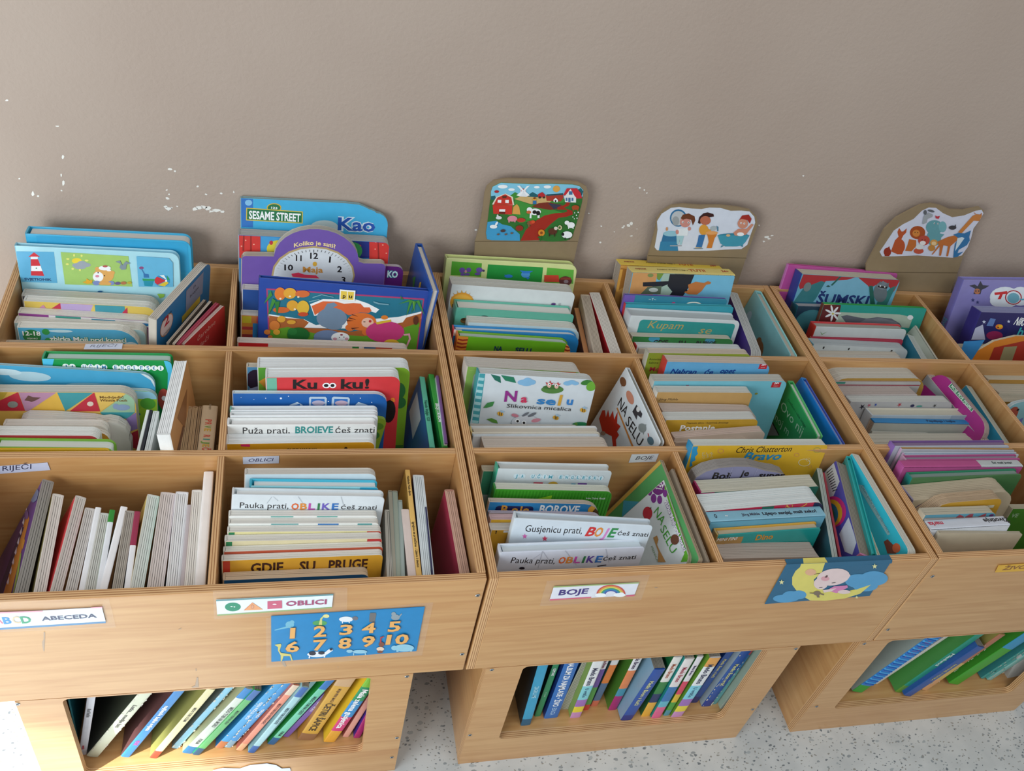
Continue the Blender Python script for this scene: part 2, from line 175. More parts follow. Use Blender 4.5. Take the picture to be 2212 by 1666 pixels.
PAL=["#d8c7ad","#d8c9b5","#4fa9cf","#e2dfd6","#1f7a3c","#eef1f2","#2f9548","#2f8f4a","#cfe6ee","#bfe0ea","#b7dbe0","#0d6b50","#0a5a43","#8e3f8c","#e2dfe0","#3f9a8c","#3a8fb0","#47a35e","#1f75ad","#dcc05a","#c23050","#b9a3cf","#d9c468","#3f97a8","#c98aa8","#c9c5bd","#c9c4b8","#5e6670","#a8d8e4","#7cc0d8","#8cc4da","#5ba9cf","#c9303c","#dfe8ec","#3f8a6a","#1f3f6a","#9fc46a","#e8cf3a","#98a1ab","#dfe07a","#dba55a","#d98aa0","#1d1a1c","#b85a5a","#7a8ac0","#e0a82c","#6a5a8a","#b0704a","#b8a83a","#7f8f98","#62b0d4","#8a4a7a","#3f78a8","#2f6fa8","#1f8fa8","#2f9a5a","#2f8fc0","#e0c23a","#d9e6e8","#2f5f8a","#8fbf4a","#38a6cf","#3fb0d4","#d3d2cc","#2f9cc8","#7b4a9e","#2f7db3","#c6c0b4","#c98a62","#ecd6cf","#c2263a","#8f93a8","#e0c14a","#5b5148","#b9aa98","#2d2222","#cdbfae","#a5293f","#b0465a","#c23a3c","#cdb7ae","#e8b0a8","#e1d6cb","#d8cfc4","#c9282c","#2f8a4a","#e8e8e8","#2b5c8c","#b8452f","#24479b","#1c3c8c","#3b3d8f","#a83a6a","#1f7088","#a8602f","#5f9a2a","#d9683a","#7088a0","#d9702f","#e6bda8","#b8303a","#5a2a1a","#c43a7a","#d9b838","#d98030","#d9b030","#e0a0b0","#6f84a8","#d9a0b0","#8a1f3a","#d9782f","#dba035","#cf6a35","#d9a035","#d9b03a","#c9652f","#cf7a35","#c04a2a","#f0e0c0","#1f6a2f","#2a7a3a","#3f8a3a","#2f7a35","#5a9a3a","#5a3020","#e0c24a","#6fa0b0","#cf8a42","#c9bb2e","#cf7f45","#c9445a","#c98a2e","#b03d3a","#c97a35","#2f86c4","#8a3030","#1d4a8f","#6a4f9f","#b9b4a8","#b39a6a","#cfd4d8","#e6cf96","#c98a3a","#d9a83a","#e83a5a","#5f2072","#b8b0b4","#2f9aa8","#d4ecee","#2f7dbd","#b5b2ab","#1c2a7a","#3f95cc","#c9352f","#e8a08a","#cfc23a","#b8303c","#8f2420","#3fa8d4","#8fb0b4","#2f6fb8","#7fb8dc","#b9c8c8","#cfae3a","#1f6f45","#cfb84a","#cfe0ea","#1c4fa8","#1c4f9f","#d6d0c2","#e0b23a","#3f8f4a","#e8c22e","#e3b92a","#7db93c","#dfe6e0","#b83440","#e8eae6","#c98d2c","#d9d3c8","#d8d2c8","#ddd8d0","#d9d6cf","#cfcac2","#dfb95c","#cfc8ba","#b9a03a","#bf2f42","#b88aa8","#e0b44a","#3f97a0","#e2be62","#9ac0a0","#8f78b0","#b02a3c","#7a5a2a","#6a4a45","#8f968f","#e0cfc0","#8aa0c0","#8fb82f","#b9ccc8","#8fc4d8","#7fae2c","#4f9a35","#2b4f8a","#3f9cc4","#9fc4d0","#a9cad6","#bcd6df","#7fbad0","#c9d6da","#168f45","#1fa06a","#b9d4cd","#49b6d9","#e6efe9","#3b7fa6","#b0483c","#e3ebe8","#1c2230","#dfe6e6","#cf9a62","#eef1f1","#e8eceb","#6b4638","#9a6a42","#e0c8a0","#a98a68","#b59872","#a5835f","#b2946e","#8c6c4c","#a88a66","#c9b290","#cbb594","#c9503a","#6f9a3c","#c9a02e","#3a8f86","#8a7a60","#dda525","#e9edee","#3b2b12","#d8276a","#e3e6e4","#eceff0","#e9ebeb","#2a8f8c","#dfe3e4","#e8ecec","#e9ecec","#dbe0e2","#6fb9a8","#e6eaea","#8fae35","#9ab54a","#5f8f2f","#3f7f35","#1f5fa8","#cfdde2","#dfe6ec","#dfe8f4","#b8ccdc","#b8b0c4","#c0a8b8","#cf3a3f","#e3e8e8","#6fb49c","#e08a2c","#7fae2e","#e3e8e9","#2f6f3a","#4f8f2e","#3f7a35","#4f88b0","#c9c2b2","#2a1a30","#9fa8c8","#1d5c96","#56b59a","#c9d0d4","#a8502f","#0d5a4a","#1a7a35","#2f9a3c","#d9dde6","#7a5a9a","#2f6fb0","#b84a8a","#f0f0ec",[244,243,242],"#e3e0d6",[233,231,225],[237,235,231],"#8f8088",[189,181,185],"#cfcff0",[238,240,242],[239,240,244],"#45b898","#4fc0a0",[221,212,207],[220,211,206],"#e3cd78","#e3cf7a",[225,230,225],[223,228,223],"#9a2f50",[195,137,155],"#eef0f4","#8f877c",[176,169,158],[173,166,156],"#f2f5f8",[245,246,249],"#2f8f35",[137,189,140],"#2f9035","#e9eef4","#b9bdb2",[210,211,204],[212,215,209],"#dfe5ee",[239,242,246],"#c2456a","#b84a6a",[210,205,200],[209,204,199],"#e0494e","#d8484c",[218,215,209],[216,212,205],"#8a7f4a","#c2b98a",[228,225,218],[226,223,216],"#5d3c80","#6a4a88",[155,152,149],[155,152,147],"#c9823a","#3a2a5a","#8aa04a","#e4dcf0","#6a7aa0","#235f8f","#d2bda2","#e0a936","#dedcd2","#c9402e","#3a1712","#b04a2c","#dcd9cf","#d9cfa8","#dddad2","#1f7a4a","#b82a2c","#d8d09a","#dfe2dd","#3f9090","#2b6fb0","#e2e4e0","#3f9a90","#d4dde2","#e2e8ea","#e4e8e8","#d9662f","#d98a3a","#b84aa8","#2f7a4a","#6a5ab8","#9fa8b0","#8fd0dc","#3fb4d0","#dfe3e2","#2fa4c8","#c3d3da","#d3d0c8","#a8a69e","#b9b6ac","#c9c6bc","#8f958c","#a09c8c","#a19d8e","#8fa39c","#a5a596","#9ca698","#8f9f98","#a3ada3","#9fada8","#d9c9c2","#dccdc6","#e0b45a","#e6bd6c","#4a3a20","#1d2a5a","#d9e4e8","#dfe7ea","#1f2552","#a82f4c","#a02a48","#b58a7c","#c9a898","#5fa01f","#6aa324","#d9792c","#b3c0bd","#c9802f","#8f2f1c","#e0954a","#14304f","#1f78b4","#2685c2","#cfd6d6","#d9c8bc","#b5ccd0","#d6d5cd","#5ba893","#5fb09b","#4f9c88","#d3d5ce","#7a5a2c","#3b2a18","#2f6a58","#2f4f48","#c6c6bf","#c9a25a","#d9962c","#e0a83a","#5a3a78","#8a8a90","#cbd490","#ccd68e","#c2cc88","#b9c088","#4fa02a","#1f8f3a","#5aa83a","#6a4fa0","#c98a9a","#4a3a60","#2f78c8","#4f98d8","#c9412f","#5a2a2a","#8a7a80","#8a3a2a","#7a2a3c","#c98a5a","#c9b8a6","#b8ab9a","#c9b9a2","#c21f2f","#d4cfc6","#cfc7b8","#cfd8dc","#d9dfe0","#c9303a","#2c7a3a","#c5bfae","#3f93b0","#cfd8da","#c4cdd0","#c6cfd6","#b6bdbf","#2f9490","#b9a060","#2f93a3","#3a9dac","#c42c3c","#b9ccc0","#2f7d94","#6a55a0","#7d86b0","#6d56a8","#c9e0e0","#b03a72","#d9d6c8","#6fb3cf","#b8ac9c","#e3cf78","#c9935a","#9fb8a8","#22242a","#5a6a55","#c0c8c0","#6f8f3a","#b9733a","#7a8a50","#5a4a1a","#c24a20","#b3202c","#a03a20","#c9934a","#e6c84c","#a8702f","#d9a34a","#4a2f8a","#b9bdbb","#8a7ab8","#7fb8bd","#8fcfd0","#8cc9cc","#b5afa3","#8f5f38","#7a4f2e","#c4507a","#a9c4d4","#d9cfc6","#cfc5ba","#d3dade","#d6dce0","#8f979c","#d9d3c2","#d8dde0","#d9bf7a","#c9c0b0","#c9c6c0","#c2bcb2","#ccd6dc","#cdd2d0","#3f9aa5","#9fd0d4","#1f6a5a","#257a5c","#7fb3d8","#3a7a35","#6aa83a","#4f7f3f","#3f6a35","#d9b0a0","#8f2f88","#2f7fc0","#cfa03a","#2f7fc8","#3f8a4a","#5a8f3a","#d9a42f","#9fc0d8","#c9ced4","#c07a8a","#cf8a98","#6a6f78","#c9305a","#5a8a3a","#7ba04a","#cbc7bf","#c9502f","#8fb05a","#8f9c94","#dbe5ea","#c9ced0","#8f9088","#7a5238","#c98a72","#3a3a40","#d9dcdc","#8a9494","#4f7080","#b83a2a","#c4301f","#a89080","#c9b9a9","#c4b3a3","#cbbcae","#c4b2a8","#b8912a","#c9ccc8","#bfb3aa","#beb0a6","#b8935a","#c9cbc4","#3a2f22","#6fb4c4","#b9bab2","#8f2f5a","#8a8a3a","#5a9fc9","#c6baae","#c23a38","#5c9fc8","#1c3f8a","#7d8c28","#c3b8a8","#b0b0a0","#3a4018","#8f2230","#2fa055","#4fb56c","#4fb06a","#c3cfc4","#b9e0c0","#14502c","#8f8590","#9aa0a0","#1c74c4","#3a55b0","#2f8ad0","#8f9cc0","#c9cfdc","#d3dbe4","#cfd6e0","#c9d3d8","#c04aa8","#5a3f98","#a4a8b4","#1a1a2a","#cdd9e2","#c2ccd4","#d3e0e8","#b9c3c9","#c9302f","#d080c0","#d060a8","#d03a5a","#c9962c","#d0cdc8","#cfd0d0","#d9a92a","#cbb0b4","#c9bcc0","#b9b2c0","#8a9ac8","#2a84c0","#bdb2a6","#1c2556","#d99a3a","#d9a23a","#4f3a22","#3f9a2a","#c9ccbf","#2f8a3a","#358a22","#8ac02a","#c9d3d6","#c9cfd0","#3fae8f","#c2c6c4","#cfe2ea","#4fa0b4","#c22f4a","#c9a02f","#2f93b8","#6a3a98","#3f8f6f","#bfb9a4","#b9c2bd","#4f9a5a","#a8987f","#c9a34a","#3f9ab0","#d6dfe2","#a59c84","#5fae28","#6f2a78","#7a3088","#b82a3a","#b98a52","#7a5a98","#6a4030","#7a9a6a","#a39684","#9c9080","#b9a99c","#b3a79d","#1f8f8a","#c99a3a","#b89a5a","#bcae92","#a8824a","#c98a2c","#5f9fb8","#c9c9c2","#7fb3c8","#3a3f55","#14182c","#b01f3f","#d3dbdb","#141c3f","#1f5f4a","#c9953a","#14604f","#c3c1b0","#a32563","#d9a0c0","#7a7a98","#8f8b88","#9a9ab5","#d3a92c","#cfd3cc","#2f93c4","#2a8ab8","#c9806a","#8f9a5a","#d9cfa0","#c9906a","#c9c090","#3a7a8a","#a9b5b0","#8f2a3c","#9fb0b4","#4a4aa8","#8a8478","#c97aa8","#c3cbd4","#c02a7a","#cfa32a","#1f6f8a","#2f6a30","#c3cfdc","#22222a","#1f9f9f","#1fa8a8","#14406a","#c9c6b0","#2fb4c9","#cfd0c6","#8fb4b9","#3f6a74","#7a3a2a","#c9603a","#d9d9d4","#c9c8c0","#c98a6a","#c9c0b4","#c2bbae","#c3cdd0","#aeb7ba","#7fb4c8","#a83248","#a88a4a","#bcc3c3","#c4383c","#c43a30","#9fa49c","#5a8a2c","#8a4a3a","#a8325a","#208f82","#2fa04a","#6a3a28","#5a1f20","#9fb0a0","#5a5f68","#6f747c","#cfb04a","#d3d8da","#b8b050","#163548","#125a70","#0f5566","#a9a3a8","#2f6a72","#356f78","#5f9db3","#c4bfae","#28408f","#2f6f75","#a02a2f","#6fa5bd","#1f5a50","#2f6f6a","#5f6a70","#6f7880","#6a7a7a","#1f4a45","#1c2f66","#b04a90","#b84a8c","#c070b4","#c4bba6","#6a2a5a","#2a7a94","#b9c0bc","#a9b0a4","#b4b5a8","#c97a28","#c9bfa6","#2f7fb8","#9a2f22","#8a8460","#4a2a5a","#2a6a78","#c3baa4","#28265e","#8f93b8","#34307a","#20205a","#8a2050","#d97a2a","#d9b02a","#c0c8e0","#5a78b0","#3fb0b8","#b0b4cc","#8580b8","#8f8ac4","#6f6cae","#8f8ac0","#3a3a44","#dfe6ea","#b02a30","#6fa8b8","#3a3f70","#5fa8c0","#5aa8c8","#c3bfb0","#bebbae","#b5b5ac","#b9b9b0","#9fa39c","#bba894","#1f78b0","#0f2f5a","#a9b4b8","#c9c4b4","#c4ccd2","#bfbdae","#2f6a2c","#93a0a8","#a8a9aa","#c3c6c2","#b4b8ba","#1d1a2a","#a83a5a","#2a4a9a","#a83040","#1f1f4a","#3f8a80","#3a3a3a","#b0a6a2","#b2a6a0","#a9a9a6","#b5a49c","#2a8070","#8f3040","#a8843c","#c2bfb4","#a3a8a8","#9fa8ae","#b8aaa4","#a0267f","#a8948f","#c3cfc8","#2a7a55","#c9dfd0","#2f8fb0","#adb0a4","#a8803a","#b9b2a0","#bdb8a8","#bab4a4","#a87f38","#c2bba8","#7fb0b8","#b9c8cc","#9a4a3a","#6a70b0","#b9af98","#b3a994","#c6ccd6","#c2304a","#a59a94","#a59a92","#4f8a9c","#b9b4a2","#8a3a44","#5a2a5a","#b58a2c","#b39c80","#bdbba8","#9a937a","#b3a68c","#b8ac94","#8f8aa8","#7d6c7c","#3f6f42","#1f7f5a","#1f8a80","#7f938c","#cfe0dc","#a84a80","#b04a84","#b85a9c","#b7bfc0","#28403f","#c9a0bc","#8f8a98","#c2c8d0","#c9a8c4","#3f8ab8","#a8aab0","#b8905a","#c9a9c2","#a9b0bc","#6f4f88","#8a6ab8","#86708f","#3f7a28","#a8a08a","#8fae8a","#2f97a8","#2a8898","#3fa3b4","#c6c4cc","#7a3a4a","#cfd0d8","#2a2a33","#4a4a3a","#2f3526","#c3c7b0","#a39c88","#4a4a44","#3f6f9a","#5a3a38","#1f78b8","#b9b4a6","#8a8a4a","#8f8c4c","#d8cf9f","#b3ab8f","#b8442f","#5a5340","#5f7f8f","#707a78","#86bfd8","#9a9a70","#a3a27a","#c9cfc4","#b9b4a0","#1f6f9f","#5a5f5a","#2f7a3a","#2f8a3f","#57a860","#8f8a80","#1f4f6a","#2a5f9f","#1f4a2c","#2a78b0","#3f9ad0","#b9bcb8","#b8754f","#dfe8ee","#2a6fa8","#2f78b0","#3f8fc8","#7f9fb0","#9a5040","#a85a48","#df8a70","#b0a090","#dfa880","#d9c0a8","#6a3028","#6fa0a8","#7fa8ae","#9fc6cc","#9f9a8f","#2f5f9f","#2f4a5a","#2f6a4a","#6fa0a4","#8fb8bc","#1f8a4a","#1f8a35","#6cc0a0","#1f5f8f","#1f4a44","#6a4a9a","#6a4a90","#7a5aa8","#dcd0ea","#b08a3a","#a8742f","#c99a3c","#8f8674","#8a6040","#c4a078","#3a2a14","#6a4a34","#d8b02c","#b5b0a4","#7ab83a","#1f8a5a","#2f86c0","#c9356f","#d99a30","#b9756a","#b0605a","#d99a8a","#b9b0a8","#a83a3a","#b0207a","#4a2a80","#a8206a","#0f2a3a","#0f2a33","#2f9ac0","#1f4a5a","#155a7a","#9fd0e0","#0f4a35","#103f38","#1f8a58","#9fd0b0","#1f4f9a","#152f6a","#2468b0","#c9c6ba","#9fc0e0","#6a8a3a","#1f4f7a","#c9c5b4","#5a8a2f","#7a9a4a","#e0e0e0","#b9b6a8","#e0e2e2","#7fc8cf","#9a6ab0","#e0cc3c","#c08ab8","#2a3050","#2f5f7a","#7a5aa0","#e0dcdc","#4a9a4a","#c93a30","#8a2a50","#b86a2f","#3f7a6a","#d9d6d2","#d9d9d9","#d97a2f","#4a6a8a","#c96a50","#8a2a40","#2f6a2f","#3f6f26","#dcdcdc","#8f8c80","#d9804a","#3f8aa0","#a0206a","#3a1a4a","#6f9ab8","#7a9ab0","#1f4a98","#8f8c84","#1a2f7a","#c9c890","#1f7a6a","#14592f","#dcdcd8","#9a968a","#e0ddd6","#1a2a5a","#e0a83c","#b05a3a","#2a8a84","#1f7f78","#dfd9d6","#5fb0c0","#d9608a","#a8304a","#4f8a3a","#3f7f3a","#dfd9dc","#d0405a","#4a9a3a","#4a90a0","#3a2a60","#3f7a8f","#5f8a2f","#7fc8d8","#d99a4a","#1f3f80","#1f3a80","#1f4a90","#1a2f70","#c9c080","#1f6f9a","#9aa8b0","#1f4f98","#1a3a8a","#cfcf90","#7fa8a8","#4f98a8","#3f8fa0","#c9283a","#1f6fa8","#5fa0a4","#98a898","#8f9f90","#a9b3a6","#2f86c8","#8f9a94","#8f9a98","#2f88c8","#2f9a3a","#c84a8a","#c9c4bc","#b0aca4","#cfc9c0","#8f9a90","#1f8a72","#a39c8a","#5a8a2a","#d9e8dc","#2f7a98","#1f4a88","#2a4f90","#8f8f8a","#b9b070","#a8906a","#8a8040","#d9b870","#8f8468","#a86a4a","#c9a85a","#d09a6a","#2f8a1f","#2f7a1c","#3a9a2a","#6a8a5a","#2f8fb8","#3a9a24","#e0cc8a","#2a7a78","#2a6f70","#3f8f88","#7f948f","#5a9a94","#4f8f88","#7fb0a8","#8fa09a","#b9bab4","#a9aaa4","#8c7a5e","#7fc4de","#c9ab70","#1f5f6a","#a83a2a","#1f4f5a","#2f6f2f","#3f8a35","#3f8f3a","#7a2f20","#3a3a50","#a02a1c","#3f9ac8","#d9a24a","#a82a30","#e0d8c8","#c43428","#c8362a","#6a2018","#d9a050","#dfe4e8","#b82f30","#b82a30","#3a2a2a","#7a3a20","#dfe4e4","#c42a35","#c9683a","#d98a9a","#b8402a","#d8502a","#7a5a3a","#8f2f22","#4a3a3a","#6a5a50","#d98a2a","#8a4a1a","#2a6a2a","#d9d4c4","#3a2018","#d9c8a0","#3f6a30","#a84a24","#2f6f9a","#b9bfc2","#9aa0a2","#2a6f9a","#8fc0d0","#2f7fa8","#c98a80","#6a3a22","#9fc8d0","#3a1a1a","#b86a50","#d9b060","#c97a2f","#e0a060","#a8b4b8","#4f7f98","#2f8098","#3f95ac","#2f7f98","#a02a22","#d9b080","#3f7fa8","#c99060","#d3dbe8","#b0502a","#8f3020","#a04a1f","#c9803a","#b8682f","#5f98a0","#6fa8b0","#b04a3a","#e0dcd8","#b8523a","#d0d4d4","#c9924a","#dcc090","#b8803a","#b86a30","#c07a3a","#2f6fa0","#c9d8de","#9aa0a4","#5a5f64","#ccd0e0","#d6e0ea","#d99aa8","#5a88b0","#4a5068","#d97088","#3f8ac8","#c9b89a","#3f9a72","#dde5ea","#5f8f94","#8fa870","#2a8a6a","#e0a070","#c4607a","#d88a5f","#d9a080","#a04a70","#1a7fb8","#6fb0c8","#c8c87a","#d9d490","#dde2e6","#6a6a74","#6a6a6a","#8a98a0","#c9c070","#dfe4ea","#2a2a3a","#8fc0d4","#7a4a38","#e0c8b0","#7a5a40","#e0a85f","#dcdfe8","#9ab070","#d0607a","#3f2f78","#c94f4a","#d9a04a","#d0d060","#3f9a6a","#2f7fb0","#4a4aa0","#eef2f4","#1f5f80","#d9ce6a","#4f98c4","#dfae8a","#5a4a3a","#e0cac8","#d9a0a8","#5a3a3a","#d080b0","#7a6a58","#e0dca0","#d9a832","#8a5a20","#c3cadb","#7a7f90","#c0c6dc","#2f2f4a","#c6cfe2","#2f2f5a","#c9ccd0","#ccd3e2","#2a3f8a"]
